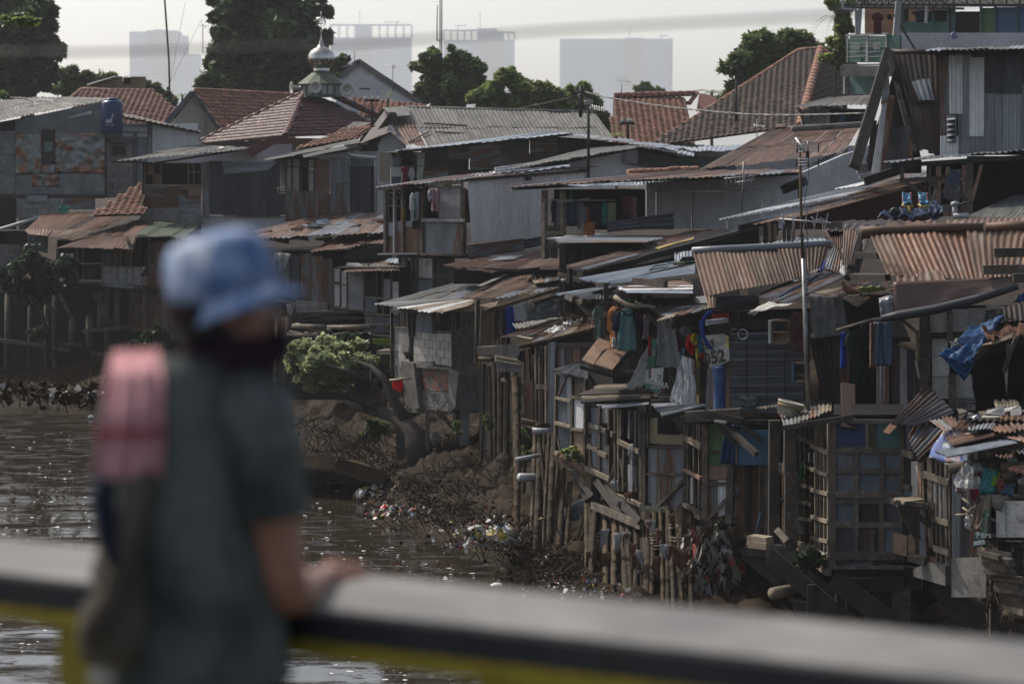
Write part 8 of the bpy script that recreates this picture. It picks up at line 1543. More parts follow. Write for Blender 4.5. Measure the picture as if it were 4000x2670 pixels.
for k in range(6):bar(T,p(1560+22 *k,110+R(-8,8),41.2),p(1575+22 *k,150,40.8),.1,.05,M['woodpale'],'scrap_board')
sheets(T,p(1380,262,40),p(1560,240,40.2),p(1530,275,39.6),p(1390,275,39.5),1,['zinc'],1,.06,.012)
for (x0,y0,x1,y1,r,m_,Y_)in ((1265,520,1620,465,.095,'wood',39.4),(1590,508,1730,498,.08,'wood',39),(1650,455,1690,560,.07,'pvc',39),(1690,540,1712,605,.06,'boardw',38.8),(1610,575,1700,540,.09,'wood',38.8)):tube(T,[p(x0,y0,Y_),p(x1,y1,Y_ -.2)],r,M[m_],'pole',10)
W=wall(1400,40.2,1800,39.4,700); bd(T,W,(1400,420,1800,1000),'void',.05,-.6,name='inner_wall'); bd(T,W,(1450,425,1600,500),'wood',.03,-.3); bd(T,W,(1655,560,1800,700),'wood',.03,-.2)
bt(T,W,1415,430,1410,520,'wood',.06); bt(T,W,1475,690,1800,700,'wood',.1,.4,.0,'shelf_board')
for (a0,b0,a1,b1,w_)in ((1495,905,1800,930,.16),(1530,930,1800,1290,.22),(1450,960,1520,1130,.12),(1560,1060,1800,1180,.12)):bar(T,p(a0,b0,39.4),p(a1,b1,38.6),w_,.12,M['wooddark'],'bracket_beam')
for x,y0,y1 in ((1585,960,1180),(1620,960,1150),(1690,960,1250),(1545,1160,1560),(1660,1150,1300)):post(T,x,y0,y1,39.2,'wooddark',.14)
for k in range(34):
    r_=k//3; x0=1440+r_ *19+R(-10,30); y0=1010+r_ *37+(k%3)*9; bar(T,p(x0,y0,39.6 -(k%3)*.5),p(x0+R(80,190),y0+R(8,38),39 -(k%3)*.5),R(.06,.12),R(.06,.12),pick(['woodpale','wood','wood']),'stacked_timber')
for k in range(14):x=1650+R(-50,50); y=1220+k *17; tube(T,[p(x,y,38.8),p(x+R(70,110),y -8,38.6)],R(.05,.09),M['bamboo']if k%2 else M['wood'],'stacked_log',8)
for (x0,y0,x1,y1)in ((1505,1000,1520,1060),(1530,1020,1590,1050),(1535,1045,1590,1075),(1660,980,1725,1010)):tube(T,[p(x0,y0,39),p(x1,y1,38.9)],.06,M['pvc']if y0>1010 else M['bamboo'],'pipe',8)
for k in range(22):x=R(1490,1720); y=R(1150,1500); tube(T,[p(x,y,38.6),p(x+R(-20,20),y+50,38.5),p(x+R(-25,25),y+R(80,140),38.5)],.012,M['root'],'hanging_root',4)
fabric(T,[p(1455,905,39.2),p(1490,930,39.2),p(1530,1100,39),p(1480,1100,39)],M['greenpanel'],5,8,.03,1,name='green_strip')
T=Thing('cooler_box','cream boxy wooden hutch with a black barred opening on the right shelf','hutch'); W=wall(1500,39.3,1800,38.7,800); bd(T,W,(1630,700,1800,920),'boardw',.04,.35,name='side_board'); bd(T,W,(1500,700,1530,890),'board',.4,.0,name='corner_board'); bd(T,W,(1530,700,1630,915),'black',.04,.1,name='dark_grille')
for y in (798,890):bt(T,W,1528,y,1632,y+22,'woodpale',.05,.04,.36,'bar')
for x in (1530,1580,1628):bt(T,W,x,740,x,915,'woodpale',.03,.04,.34,'bar')
for k in range(11):bt(T,W,1535,745+k *15,1625,752+k *15,'darkiron',.012,.02,.3,'grille_wire')
bd(T,W,(1690,705,1693,915),'board',.01,.4,name='panel_joint')
T=Thing('plastic_tub','big dark round tub edge beside the crumpled silver foil bag','tub'); tube(T,[p(1400 -70 *math.cos(t),620 -85 *math.sin(t),39.6)for t in np.linspace(-.9,1.7,14)],.05,M['darkiron'],'plastic_tub',8)
T=Thing('foil_bag','crumpled silver and maroon foil bag bulging off the shelf at the right','bag'); c=p(1415,600,39.3); r_=.28; V=[]; F=[]
for j in range(15):
    for i in range(22):
        th,ph=math.pi *j/14,2 *math.pi *i/22; d=Vector((math.sin(th)*math.cos(ph),math.sin(th)*math.sin(ph),math.cos(th))); k=r_ *(1+.35 *mnoise.noise(d *2.2+Vector((3,1,0)))+.12 *mnoise.noise(d *7)); V.append(tuple(c+Vector((d.x *k *1.05,d.y *k *.7,d.z *k *1.15))))
for j in range(14):
    for i in range(22):F.append((j *22+i,j *22+(i+1)%22,(j+1)*22+(i+1)%22,(j+1)*22+i))
T.add('bag_body',V,F,mk('silver_bag',(.55,.53,.5),(.4,.38,.36),(.12,.03,.04),.35,.5,1.6,None,var=0,c3thr=(.55,.6),bump=.5,fine=8),None,False); fabric(T,[p(1385,640,39),p(1450,640,39),p(1440,730,39),p(1400,700,39)],M['wine_cloth'],6,6,.05,2,name='maroon_lining',crumple=.05)
def sack(lab,name,q,mat,cat='bag',**kw):T=Thing(name,lab,cat); fabric(T,[p(*x)for x in q],mat,10,12,kw.get('fold',.03),3,th=.1,name=name,crumple=.06); return T
sack('teal packet with a yellow base standing on the right shelf','teal_packet',[(1482,510,39.2),(1560,530,39),(1545,660,38.9),(1457,672,39.1)],mk('teal_packet',(.02,.22,.21),(.02,.2,.2),(.06,.12,.3),.4,0,2,None,var=0)); T=Thing('yellow_wrapper','yellow wrapper edge around the teal packet','wrapper'); fabric(T,[p(1480,505,39.25),p(1570,535,39.05),p(1590,560,39),p(1545,530,39)],M['yellow_cloth'],6,5,.03,2); 
sack('lime green pouch between the teal packet and the coral cloth','green_pouch',[(1543,570,39),(1562,565,38.9),(1565,620,38.9),(1545,625,38.9)],flat('lime_pouch',(.22,.5,.08)))
sack('coral knitted cloth bundled on the right shelf','coral_cloth',[(1562,558,39),(1612,590,38.8),(1600,650,38.8),(1570,665,38.8)],C_('coral_knit',(.3,.08,.07)),'cloth'); sack('slate blue cloth spilling over the right shelf corner','slate_cloth',[(1600,600,39),(1655,590,38.8),(1640,670,38.7),(1575,665,38.8)],C_('slate_blue_cloth',(.1,.15,.2)),'cloth')
sack('patterned brown towel with green edge hanging from the right shelf','patterned_towel',[(1440,690,39),(1525,672,38.9),(1480,900,38.8),(1395,880,39)],mk('brown_print',(.25,.17,.13),(.16,.1,.08),(.12,.2,.16),.9,0,3,None,var=0),'towel'); sack('green striped towel strip hanging along the patterned towel','striped_towel',[(1500,672,38.85),(1530,672,38.8),(1490,930,38.7),(1462,930,38.8)],mk('green_stripe_towel',(.05,.16,.11),(.3,.28,.2),None,.9,0,5,None,var=0,thr=(.48,.52)),'towel')
T=Thing('detergent_bag','printed plastic bag end with white lettering below the hanging towel','bag'); fabric(T,[p(1425,912,38.7),p(1492,905,38.6),p(1478,985,38.6),p(1415,1005,38.7)],M['teal'],8,8,.02,2,name='bag_body'); lettering(T,'Pers',p(1432,940,38.5),Vector((1,0,0)),Vector((0,0,1)),.14,M['white']); bar(T,p(1418,975,38.5),p(1485,965,38.5),.06,.01,M['white'],'white_band')
sack('white plastic bag hanging under the tub at the right','white_bag',[(1372,810,39.2),(1435,800,39.1),(1420,900,39),(1370,880,39.1)],M['white_plastic']); sack('cream cloth corner draped over the hutch','cream_cloth',[(1535,682,38.8),(1625,690,38.7),(1575,765,38.6),(1535,745,38.7)],C_('cream_rag',(.3,.28,.24)),'cloth')
T=Thing('kindling','thin bamboo sticks poking out left under the foil bag','sticks'); 
for (x0,y0,x1,y1)in ((1308,800,1365,798),(1350,755,1400,790),(1352,700,1400,740),(1370,790,1420,830),(1390,770,1430,740)):tube(T,[p(x0,y0,39.2),p(x1,y1,39)],.02,M['woodpale'],'stick',5)
tree('small_plant','small leafy plant growing from the beam under the lattice house','plants growing on the walls',[(tuple(p(x,y,42.9)),.17)for x,y in ((420,1050),(380,1070),(450,1065),(370,1110),(480,1075),(430,1030),(520,1110))],'leaf_shade',900,.07,[p(450,1140,43),p(430,1070,43)],trunk_r=.015,seed=41,cat='plant')

# ================================================================== RIVER BANK
view(11)
tr=tree('river_bank_tree','sunlit leafy tree leaning out over the water left of the block house','trees along the water',[(tuple(p(x,y,64.5+dy)),r *1.15/1.4255 *64.5/FPX)for x,y,r,dy in ((240,230,50,0),(300,250,70,0),(380,210,55,.5),(350,300,80,-.4),(430,270,80,0),(500,240,60,.4),(480,330,75,-.3),(550,300,60,0),(290,370,60,0),(400,400,70,0),(480,420,50,0),(230,320,50,.3),(540,380,45,0),(600,290,50,.2),(650,300,30,0),(330,440,40,0),(560,210,40,.6),(200,280,30,0))],'leaf_river',10500,.105,None,seed=51,fill=.1,sub=12)
tube(tr,[p(930,900,62.6),p(900,730,62.8),p(850,660,63),p(760,600,63.5),p(650,575,64),p(570,560,64.3),p(505,528,64.6)],[.4,.32,.22,.18,.14,.1,.06],M['bark'],'trunk',10); tube(tr,[p(860,670,63),p(790,560,63.2),p(750,490,63.3),p(715,400,63.4),p(640,330,63.7),p(580,310,64),p(500,290,64.2)],[.2,.15,.12,.1,.07,.05,.03],M['bark'],'limb',8)
for q in ([(690,600),(650,520),(640,430),(600,400)],[(720,410),(690,350),(660,320),(640,290)],[(700,580),(660,560),(560,520),(520,480)],[(620,570),(560,480),(470,430),(380,400)],[(640,430),(520,360),(380,320)]):tube(tr,[p(x,y,63.8)for x,y in q],[.1,.08,.05,.03][:len(q)],M['bark'],'branch',6)
tree('bush','dark leafy bush between the sunlit tree and the block house','trees along the water',[(tuple(p(x,y,67)),r/1.4255 *67/FPX)for x,y,r in ((500,190,50),(560,180,50),(620,220,60),(680,240,60),(730,360,40),(700,420,40),(740,300,40),(600,160,30))],'leaf_shade',5000,.1,[p(650,600,67),p(640,300,67)],trunk_r=.06,seed=52,cat='bush')
tree('bush','low green shrub growing on the mud slope under the leaning trunk','trees along the water',[(tuple(p(x,y,64.5)),r/1.4255 *64.5/FPX)for x,y,r in ((640,660,40),(690,670,45),(600,720,40),(660,720,45),(720,690,30))],'leaf_mid',2600,.08,[p(660,760,64.5),p(660,700,64.5)],trunk_r=.03,seed=53,cat='bush')
for (lab,lst,Y_,n_)in (('creeper climbing the tall bamboo poles beside the block house',((1290,620,25),(1300,660,30),(1120,650,25),(1125,700,20)),59,700),('weeds among the bamboo poles left of the waste pipe',((1470,480,22),(1465,540,28),(1480,700,30),(1500,750,35),(1490,830,35),(1450,890,25)),55,1400)):tree('creeper',lab,'plants growing on the walls',[(tuple(p(x,y,Y_)),r/1.4255 *Y_/FPX)for x,y,r in lst],'leaf_mid',n_,.07,None,seed=n_,cat='plant')
view(9); tree('small_plant','bright small weed on the curled rusty sheet edge','plants growing on the walls',[(tuple(p(x,y,50.4)),.12)for x,y in ((350,440),(400,430),(430,480),(410,460))],'leaf_bright',160,.08,None,seed=55,cat='plant'); tree('small_plant','grassy weeds hanging over the plastic rags below the green panel house','plants growing on the walls',[(tuple(p(x,y,45.2)),.12)for x,y in ((1400,1080),(1425,1130),(1400,1170))],'leaf_mid',90,.035,None,seed=56,cat='plant',aspect=9)
view(11); T=Thing('banana_plant','banana plant with one broad leaf sticking out left of the block house','plant')
for q in (([(765,170,64.6),(765,215,64.5),(655,200,64),(660,170,64)]),([(768,90,64.6),(768,130,64.6),(728,120,64.4),(732,92,64.4)]),([(768,300,64.8),(768,340,64.8),(740,330,64.6),(745,300,64.6)]),([(740,460,64.4),(770,440,64.4),(772,500,64.4),(752,495,64.4)])):fabric(T,[p(*x)for x in q],M['leaf_bright']if q[0][1]>100 else M['leaf_mid'],8,6,.03,1,name='leaf')
T=Thing('red_cloth','bright red net cloth hanging from a stick at the block house corner','cloth',LG); fabric(T,[p(762,405,63),p(822,395,62.8),p(812,478,62.8),p(765,455,63)],C_('bright_red_cloth',(.65,.015,.02)),10,10,.05,3,name='cloth'); tube(T,[p(745,405,63),p(860,395,62.6)],.03,M['woodpale'],'stick',6)
T=Thing('black_bag','black bag hung on the cement block wall above the brick patch','bag'); fabric(T,[p(825,245,63),p(860,250,62.8),p(870,300,62.7),p(828,280,63)],M['black_cloth'],6,6,.04,2,name='bag',crumple=.06)
view(11); T=Thing('wooden_shelf','short weathered plank shelf sticking out left of the block house','shelf'); bar(T,p(695,248,64.8),p(772,246,64.4),.12,.3,M['woodpale'],'board'); post(T,718,255,340,64.8,'wood',.22)
M['litter_brown']=flat('litter_brown',(.08,.055,.034),.9,var=.2,spec=.05)
# embankment
T=Thing('stone_embankment','low ruined stone embankment jutting into the river behind the person','stone wall')
tl_,tr_,ml,mr_=G(1000,1795,.75),G(1395,1838,.75),G(1130,1868,0),G(1270,1890,0)
A=G(900,1800,.7); B=G(1305,1832,.75); C2=G(1275,1892,-.05); D2=G(880,1850,-.05); E=G(1500,1885,.45); E2=G(1490,1900,-.05); Bk=G(1400,1800,.8); Ak=G(900,1770,.7)
def stones(A,B,C,D,nx,ny,name='stone'):
    n=(B -A).cross(D -A).normalized()
    if n.dot(Vector((0,0,CAMZ))-A)<0:n=-n
    ext(T,'rubble_core',[A,B,C,D],-.3,-.02,M['mud'])
    for j in range(ny):
        o=R(0,.5)
        for i in range(-1,nx):
            s0,s1=max(0,(i+o)/nx+.004),min(1,(i+1+o)/nx -.004); t0,t1=(j+.06)/ny,(j+.94)/ny
            if s1 -s0<.015:continue
            f=lambda s,t:lerp(lerp(A,B,s),lerp(D,C,s),t); ext(T,name,[f(s0,t0+R(0,.01)),f(s1,t0),f(s1,t1),f(s0+R(0,.004),t1)],-.03,R(0,.05),pick(['block','asb','blockdim','conc']))
stones(A,B,C2,D2,14,6); stones(B,E,E2,C2,9,4); ext(T,'capstones',[Ak,Bk,B,A],-.05,.02,M['litter_brown'],nrm=Vector((0,0,1))); ext(T,'capstones',[Bk,G(1520,1860,.6),E,B],-.05,.02,M['litter_brown'],nrm=Vector((0,0,1)))
# rubbish, roots and sticks on the mud
def gpt(u,v,lift=0):
    q=G(u,v,.5)
    for _ in range(8):q=G(u,v,ground_z(q.x,q.y)+lift)
    return q
def scatter(label,region,n,mats,smin,smax,kind,Tname):
    T=Thing(Tname,label,None,kind='stuff'); V=[]; F=[]; MI=[]; g=np.random.default_rng(n)
    for _ in range(n):
        u,v,ru,rv=region[int(g.integers(len(region)))]; q=gpt(u+g.normal()*ru,v+g.normal()*rv,.02)
        if q.z<.0 or q.y>92:continue
        s=g.uniform(smin,smax); k=len(V); c=np.array(q)
        if kind=='stick':
            d=np.array([g.normal()*.8 -.35,g.normal()*.5 -.3,g.normal()*.4+.75]); d/=np.linalg.norm(d); L_=s *g.uniform(.5,1.3); w_=g.uniform(.004,.014); e=np.cross(d,[0,0,1.]); e=e/(np.linalg.norm(e)+1e-6); f_=np.cross(d,e)
            for t,r in ((-.5,w_),(0,w_ *1.1),(.5,w_ *.5)):
                cc=c+d *L_ *t+np.array([g.normal()*.05 *L_,0,.04])
                for a in range(3):V.append(cc+(e *math.cos(a *2.094)+f_ *math.sin(a *2.094))*r)
            for t in range(2):
                for a in range(3):F.append((k+t *3+a,k+t *3+(a+1)%3,k+t *3+3+(a+1)%3,k+t *3+3+a)); MI.append(0)
        else:
            a=g.normal(size=3); a/=np.linalg.norm(a); b=np.cross(a,g.normal(size=3)); b/=np.linalg.norm(b); n_=np.cross(a,b); c[2]+=s *.3; mi=int(g.integers(len(mats)))
            V+=[c -a *s *.5 -b *s *.3,c+a *s *.5 -b *s *.35,c+a *s *.45+b *s *.4,c -a *s *.4+b *s *.35,c+n_ *s *.28]
            for q_ in ((0,1,4),(1,2,4),(2,3,4),(3,0,4),(3,2,1,0)):F.append(tuple(k+x for x in q_)); MI.append(mi)
    T.add(Tname,V,F,[M[x]for x in mats]if kind!='stick' else [M[mats[0]]],None,False,mi=MI if kind!='stick' else None)
flat_col=lambda n_,c:M.setdefault(n_,flat(n_,c,.5,var=.2))
for n_,c in (('litter_white',(.55,.55,.54)),('litter_blue',(.14,.22,.32)),('litter_red',(.35,.06,.05)),('litter_brown',(.16,.11,.07)),('litter_yellow',(.4,.3,.08)),('litter_green',(.08,.2,.1)),('litter_grey',(.25,.25,.24)),('litter_pale',(.38,.35,.3))):flat_col(n_,c)
LC=['litter_white','litter_pale','litter_brown','litter_pale','litter_grey','litter_brown','litter_white','litter_brown','litter_blue','litter_grey','litter_brown','litter_red','litter_brown','litter_pale','litter_yellow']
scatter('rubbish strewn along the muddy water edge',[(1930,2090,55,20),(1960,2115,60,20),(1920,2105,50,20),(1830,2120,60,12),(1460,1925,60,14),(1480,2010,60,12),(2200,2290,90,25),(2350,2310,120,25),(1900,2060,120,30),(1560,1990,60,15)],1500,LC,.03,.13,'litter','litter')
scatter('heap of pale plastic rubbish by the water',[(1930,2095,45,16),(1960,2110,45,14),(1370,1930,30,8)],170,['litter_white','litter_white','litter_pale','litter_yellow','litter_grey'],.1,.3,'litter','litter')
scatter('muddy scraps on the slope',[(1650,1900,120,60),(1750,1980,130,50),(1850,1900,120,60),(2050,2150,70,60),(2200,2200,70,50),(1950,1950,100,80),(1350,1830,90,25),(1600,1750,90,50)],2500,['mud','mud','root','litter_brown','mud','root'],.02,.10,'litter','debris')
scatter('roots and driftwood sticks on the slope',[(1650,1900,130,60),(1750,1980,140,50),(1850,1880,120,80),(2050,2150,70,60),(2180,2220,80,50),(1980,1950,100,90),(1400,1780,120,50),(1600,1720,120,60),(1300,1700,120,60),(300,1510,250,30)],3300,['root'],.2,.75,'stick','driftwood')
scatter('loose rubbish along the far left bank',[(200,1545,200,22),(120,1500,120,30),(350,1560,120,15),(450,1520,80,30)],700,['litter_brown','mud','mud','root','root','litter_pale'],.05,.2,'litter','debris')
# plastic rags caught on poles
T=Thing('snagged_plastic','mass of torn plastic rags snagged on the poles below the green panel house',None,kind='stuff'); V=[]; F=[]; MI=[]; g=np.random.default_rng(5); view(9)
for _ in range(900):
    t=g.random(); a=1280+g.normal()*(45+40 *(1 -abs(t -.5))); b=900+t *540; q=np.array(p(a,b,45.3+g.uniform(-.4,.3))); s=g.uniform(.06,.24); k=len(V); d1=g.normal(size=3)*.4 *s; d2=np.array([g.normal()*.5,g.normal()*.3,-1.4])*s
    V+=[q,q+d1,q+d1 *.8+d2 *.6+g.normal(size=3)*.03,q+d2,q+d2 *.5 -d1 *.3]; F.append((k,k+1,k+2,k+3,k+4)); MI.append(int(g.choice([0,1,1,2,2,2,3,4,1])))
T.add('snagged_plastic',V,F,[M[x]for x in ('litter_white','litter_pale','litter_brown','litter_red','litter_grey')],None,False,mi=MI)
for k in range(60):
    a=R(600,1130); 
view(0)
for (name,lab,q,m_,cat)in (('striped_bag','red and white striped plastic bag floating at the mud edge',[(1478,1945,0),(1532,1942,0),(1530,1972,0),(1474,1974,0)],'bright_red_cloth','bag'),('foam_tray','white foam tray floating near the bridge rail',[(1915,2272,0),(1966,2272,0),(1964,2286,0),(1912,2286,0)],'white','tray'),('white_float','white plastic lump floating at the left bank',[(343,1618,0),(368,1618,0),(368,1630,0),(342,1630,0)],'white','plastic bag')):
    T=Thing(name,lab,cat); c=G((q[0][0]+q[1][0])/2,q[2][1]+(22 if name=='striped_bag' else 0),.05); k_=c.y/FPX; L_=(q[1][0]-q[0][0])*k_/2; h_=(q[2][1]-q[0][1])*k_ *.9; V=[]; F=[]
    for j in range(9):
        for i in range(14):th,ph=math.pi/2 *j/8,2 *math.pi *i/14; rr=1+.2 *mnoise.noise(Vector((i *.7,j *.5,L_ *9))); V.append((c.x+math.cos(th)*math.cos(ph)*L_ *rr,c.y+math.cos(th)*math.sin(ph)*L_ *.7 *rr,c.z+math.sin(th)*h_ *rr))
    for j in range(8):
        for i in range(14):F.append((j *14+i,j *14+(i+1)%14,(j+1)*14+(i+1)%14,(j+1)*14+i))
    T.add(name,V,F,[M[m_],M['white']],None,True,mi=[1 if (name=='striped_bag' and (k%14)in (2,3,7,8,12))else 0 for k in range(len(F))])
T=Thing('plastic_bottle','white bottle shaped plastic hanging on the bamboo foot near the mud','bottle'); lathe(T,gpt(2130,2190,.15),[(.001,-.16),(.05,-.15),(.06,-.05),(.05,.08),(.02,.14),(.02,.18),(.001,.18)],M['white'],'plastic_bottle',12,tilt=Matrix.Rotation(.5,3,'Y'))
T=Thing('white_sack','pale sack lying under the block house floor','sack'); c=G(1700,1700,2.0); lathe(T,p(1700,1715,64),[(.001,-.22),(.14,-.2),(.17,0),(.12,.15),(.05,.2),(.001,.2)],M['litter_pale'],'white_sack',12)
# ================================================================== THE PERSON ON THE BRIDGE
view(0); PY=4.42
SKIN=mk('brown_skin',(.34,.17,.12),(.28,.135,.09),None,.5,0,8,None,var=0,fine=40,bump=.05); SHIRT=mk('grey_green_shirt',(.12,.132,.125),(.042,.048,.046),None,.9,0,4,None,var=0,fine=60,bump=.2,spec=.1)  # shirt patches paint the light and shade of creases into its colour
HAT=mk('denim_hat_sunlit_patches',(.30,.39,.57),(.10,.17,.33),(.72,.76,.82),.9,0,9,None,var=0,fine=40,bump=.2,spec=.1,thr=(.4,.6)); BUFF=mk('dark_purple_neck_gaiter',(.035,.018,.028),(.02,.012,.018),None,.9,0,8,None,var=0,spec=.1); TROU=mk('black_trousers',(.012,.013,.018),(.008,.009,.012),None,.9,0,5,None,var=0,spec=.1)  # palest hat patches are sunlit highlights put into the mottled colour
TOWEL=mk('pink_checked_towel',(.60,.33,.34),(.44,.2,.21),(.5,.42,.4),.95,0,3,None,var=0,fine=40,spec=.1,c3thr=(.52,.6)); BAG=mk('olive_brown_bag',(.11,.095,.075),(.07,.06,.048),None,.9,0,4,None,var=0,spec=.1)
man=Thing('person','blurred person in a blue bucket hat leaning on the bridge rail with a pink towel','person')
def skinned(name,chains,mat,sub=2,parent=None):
    """one continuous skin grown round connected joints; chains: lists of (key, (u, v, Y), radius)"""
    idx={}; V=[]; R_=[]; E=[]
    for ch in chains:
        prev=None
        for key,pos,r in ch:
            if key not in idx:idx[key]=len(V); V.append(P(*pos)if len(pos)==3 else Vector(pos[:3])); R_.append(r)
            if prev is not None:E.append((prev,idx[key]))
            prev=idx[key]
    me=bpy.data.meshes.new(name); me.from_pydata([tuple(v)for v in V],E,[]); ob=bpy.data.objects.new(name,me); COL.objects.link(ob)
    md=ob.modifiers.new('s','SKIN'); md.use_smooth_shade=True; md.branch_smoothing=.6
    for i,r in enumerate(R_):me.skin_vertices[0].data[i].radius=(r,r)
    me.skin_vertices[0].data[0].use_root=True; md2=ob.modifiers.new('u','SUBSURF'); md2.levels=md2.render_levels=sub
    dg=bpy.context.evaluated_depsgraph_get(); m2=bpy.data.meshes.new_from_object(ob.evaluated_get(dg)); V2=[tuple(v.co)for v in m2.vertices]; F2=[tuple(q.vertices)for q in m2.polygons]
    bpy.data.objects.remove(ob); bpy.data.meshes.remove(me); bpy.data.meshes.remove(m2); return man.add(name,V2,F2,mat,None,True,parent)
zf=CAMZ -1.66+.05
def foot(u,Y,k):q=P(u,2600,Y); return (q.x,q.y,zf+k,0)
fingers=[]
hx=[(1262,2262,4.74)]
for i,(du,dv,dY,r)in enumerate(((0,-14,.05,.0125),(8,4,.02,.013),(2,22,-.012,.0125),(-16,38,-.04,.011))):
    b=(1318+du *.5,2238+dv *.9,4.78+dY); fingers.append([('palm',(1285,2240,4.76),.04),('k%d'%i,b,r *1.25),('m%d'%i,(b[0]+62+du,b[1]-8+dv *.3,b[2]+.02),r),('t%d'%i,(b[0]+118+du *1.5 -(20 if i==3 else 0),b[1]+12+dv *.35,b[2]+.03),r *.8)])
thumb=[('palm',(1285,2240,4.76),.04),('th1',(1275,2215,4.83),.015),('th2',(1310,2196,4.87),.013),('th3',(1345,2196,4.88),.010)]
skinned('body',[[('pelvis',(775,2720,PY),.135),('waist',(780,2450,PY),.12),('chest',(780,1950,PY),.135),('upchest',(790,1660,PY),.125),('neck0',(835,1500,PY),.065),('neck1',(880,1395,PY+.01),.055),('head0',(915,1310,PY+.02),.078),('head1',(900,1190,PY+.01),.090),('head2',(885,1080,PY),.065)],
    [('head0',0,0),('jaw',(985,1360,PY+.04),.05)],[('head1',0,0),('brow',(985,1200,PY+.05),.062)],
    [('upchest',0,0),('rsh',(985,1620,PY -.06),.062),('rup',(1035,1900,PY -.07),.055),('relb',(1120,2330,PY -.02),.046),('rfore',(1200,2300,PY+.15),.04),('wrist',(1250,2262,PY+.28),.026),('palm',(1285,2240,4.76),.04)],*fingers,thumb,
    [('upchest',0,0),('lsh',(600,1600,PY+.08),.062),('lup',(560,1900,PY+.16),.05),('lelb',(560,2200,PY+.22),.04),('lwri',(660,2190,PY+.36),.027),('lpalm',(700,2170,PY+.40),.034)],
    [('pelvis',0,0),('rhip',(840,2900,PY),.09),('rknee',(850,3600,PY+.02),.06),('rank',foot(850,PY,.06),.04),('rtoe',foot(930,PY+.16,0),.035)],
    [('pelvis',0,0),('lhip',(690,2900,PY+.04),.09),('lknee',(680,3600,PY+.06),.06),('lank',foot(680,PY+.06,.06),.04),('ltoe',foot(740,PY+.2,0),.035)]],SKIN)
def loft(name,rings,mat,seg=28,cap=(False,False),parent=None,th=0,face=.35,wob=0.):
    """rings: (u, v, Y, half width, half depth); a shell of ellipses"""
    V=[]; F=[]; n=len(rings)
    for j,(u,v,Y,a,b)in enumerate(rings):
        c=P(u,v,Y)
        for i in range(seg):t=2 *math.pi *i/seg; k=1+wob *mnoise.noise(Vector((math.cos(t)*2,math.sin(t)*2,j *.6))); x,y=math.cos(t)*a *k,math.sin(t)*b *k; V.append((c.x+x *math.cos(face)-y *math.sin(face),c.y+x *math.sin(face)+y *math.cos(face),c.z))
    for j in range(n -1):
        for i in range(seg):F.append((j *seg+i,j *seg+(i+1)%seg,(j+1)*seg+(i+1)%seg,(j+1)*seg+i))
    if cap[0]:F.append(tuple(range(seg)))
    if cap[1]:F.append(tuple(range((n -1)*seg,n *seg))[::-1])
    return man.add(name,V,F,mat,None,True,parent)
shirt=loft('shirt',[(790,1385,PY,.066,.06),(770,1410,PY,.1,.078),(765,1450,PY,.135,.095),(765,1520,PY,.16,.11),(772,1580,PY,.172,.122),(780,1640,PY,.178,.13),(775,1800,PY,.176,.138),(770,2000,PY,.172,.14),(765,2200,PY,.168,.138),(762,2400,PY,.172,.14),(758,2560,PY,.18,.145),(755,2650,PY,.184,.148)],SHIRT,32,wob=.11)
V,F=tube_geo([P(940,1545,PY -.03),P(990,1600,PY -.06),P(1020,1750,PY -.07),P(1040,1900,PY -.07),P(1052,2000,PY -.065)],[.06,.078,.075,.072,.074],16,cap=False); man.add('sleeve',V,F,SHIRT,None,True,shirt)
V,F=tube_geo([P(640,1545,PY+.05),P(590,1610,PY+.09),P(570,1750,PY+.12),P(560,1950,PY+.16)],[.055,.072,.068,.068],16,cap=False); man.add('sleeve',V,F,SHIRT,None,True,shirt)
V,F=tube_geo([P(850+95 *math.cos(t)*.85,1440+22 *math.sin(t),PY -.055 *math.sin(t))for t in np.linspace(0,6.28,20)],.017,8); man.add('collar',V,F,SHIRT,None,True,shirt)
loft('trousers',[(757,2600,PY,.165,.13),(760,2750,PY,.17,.135),(765,2950,PY,.165,.13)],TROU,28,face=.2)
for u,Y_ in ((850,PY),(680,PY+.05)):
    V,F=tube_geo([P(u,2880,Y_),P(u,3300,Y_),P(u,3600,Y_+.02),Vector((P(u,3600,Y_).x,Y_,zf+.06))],[.1,.09,.08,.07],14); man.add('trouser_leg',V,F,TROU,None,True)
    q=P(u+40,2600,Y_+.08); V,F=tube_geo([(q.x -.05,q.y -.06,zf),(q.x,q.y+.02,zf),(q.x+.05,q.y+.12,zf -.01)],[.045,.05,.035],10); man.add('shoe',V,F,M['black'],None,True)
loft('neck_gaiter',[(935,1305,PY+.035,.092,.085),(925,1330,PY+.035,.104,.094),(915,1390,PY+.03,.10,.09),(890,1440,PY+.01,.085,.08),(870,1480,PY,.085,.08)],BUFF,24,face=.5)
loft('hair',[(812,1180,PY -.01,.082,.088),(800,1260,PY -.015,.076,.082),(815,1305,PY -.01,.06,.065)],M['black'],24,cap=(True,True))
man.add('nose',*tube_geo([P(1070,1225,PY+.09),P(1095,1262,PY+.11),P(1082,1285,PY+.1)],[.008,.016,.010],8),SKIN,None,True)
for u,v,Y_ in ((1052,1218,PY+.075),(1075,1214,PY+.12)):man.add('eye',*tube_geo([P(u -4,v,Y_),P(u+4,v,Y_ -.002)],[.008,.008],8),M['white'],None,True)
man.add('ear',*tube_geo([P(905,1200,PY -.085),P(900,1240,PY -.095),P(915,1275,PY -.085)],[.012,.019,.010],8),SKIN,None,True)
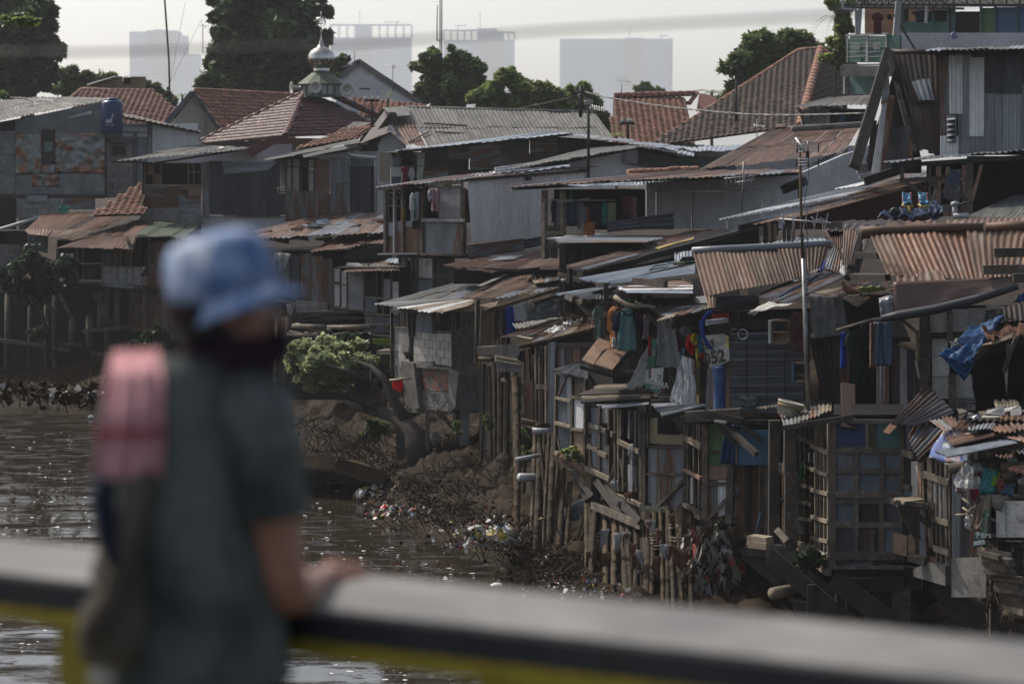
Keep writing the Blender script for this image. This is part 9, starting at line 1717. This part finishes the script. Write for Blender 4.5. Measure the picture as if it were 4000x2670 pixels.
# bucket hat, worn tilted; crown and brim are its parts
hat=Thing('bucket_hat','mottled light blue denim bucket hat on the blurred person','hat'); tl=Matrix.Rotation(-.24,3,'Y')@Matrix.Rotation(-.06,3,'X'); c=P(882,1150,PY+.005)
lathe(hat,c,[(.104,-.012),(.104,.03),(.1,.062),(.092,.09),(.08,.104),(.05,.114),(.001,.117)],HAT,'crown',32,tilt=tl)
V=[]; F=[]; sg=40
for j,(r,z)in enumerate(((.102,-.004),(.110,-.016),(.119,-.030),(.125,-.038),(.123,-.041),(.117,-.033),(.108,-.019),(.101,-.008))):
    for i in range(sg):
        t=2 *math.pi *i/sg; rr=r+(r -.102)*(.9 *math.cos(t -.3)); zz=z+(.5 *(r -.102))*math.cos(t -.3); q=tl@Vector((rr *math.cos(t),rr *math.sin(t),zz)); V.append(tuple(c+q))
for j in range(7):
    for i in range(sg):F.append((j *sg+i,j *sg+(i+1)%sg,(j+1)*sg+(i+1)%sg,(j+1)*sg+i))
hat.add('brim',V,F,HAT,None,True)
# towel over the left shoulder
tw=Thing('towel','pink and red checked towel hanging over the left shoulder of the person','towel')
def cloth_path(T,name,left,right,mat,n_fold=3,fold=.012,th=.012):
    L_=[P(*x)for x in left]; R_=[P(*x)for x in right]; m_=len(L_); nx=12; V=[]; F=[]
    for s in (0,1):
        for j in range((m_ -1)*4+1):
            k=min(j//4,m_ -2); t=j/4 -k; a,b=lerp(L_[k],L_[k+1],t),lerp(R_[k],R_[k+1],t)
            for i in range(nx+1):x=lerp(a,b,i/nx); V.append((x.x,x.y -fold *math.sin(i/nx *n_fold *6.28+j *.1)-math.sin(i/nx *3.14)*.02+s *th,x.z))
    k=nx+1; rows=(m_ -1)*4+1; N_=k *rows
    for j in range(rows -1):
        for i in range(nx):a=j *k+i; F.append((a,a+1,a+k+1,a+k)); F.append((N_+a+k,N_+a+k+1,N_+a+1,N_+a))
    for j in range(rows -1):
        for i in (0,nx):a=j *k+i; F.append((a,a+k,N_+a+k,N_+a))
    for i in range(nx):
        for j in (0,rows -1):a=j *k+i; F.append((a,a+1,N_+a+1,N_+a))
    return T.add(name,V,F,mat,None,True)
cloth_path(tw,'towel_cloth',[(470,1430,PY+.12),(445,1370,PY+.02),(425,1450,PY -.09),(405,1600,PY -.14),(380,1750,PY -.15),(355,1880,PY -.15)],[(640,1420,PY+.12),(620,1365,PY+.02),(635,1440,PY -.10),(640,1600,PY -.15),(640,1750,PY -.155),(635,1850,PY -.155)],TOWEL)
cloth_path(tw,'red_stripe',[(383,1672,PY -.157),(378,1702,PY -.158)],[(642,1668,PY -.167),(642,1694,PY -.168)],mk('red_stripe',(.34,.06,.08),(.3,.05,.07),None,.9,0,4,None,var=0,spec=.1),th=.004)
# shoulder bag
bg_=Thing('shoulder_bag','olive brown shoulder bag hanging behind the hip of the person on a dark strap','bag'); V,F=tube_geo([P(470,2130,PY -.12),P(465,2250,PY -.13),P(450,2380,PY -.14),P(430,2500,PY -.14),P(420,2590,PY -.14)],[.04,.052,.06,.062,.045],14)
V=[tuple(np.array(v)*[1,1,1])for v in V]; bg_.add('bag_body',V,F,BAG,None,True)
for pts in ([(405,1870),(400,1960),(420,2080),(470,2200)],[(560,1850),(530,2000),(500,2120),(440,2350),(350,2500)]):V,F=tube_geo([P(u,v,PY -.155 -.01 *i)for i,(u,v)in enumerate(pts)],.022 if pts[0][0]==405 else .028,8); bg_.add('strap',V,F,M['ink_cloth']if pts[0][0]==405 else BAG,None,True)
finish_things()
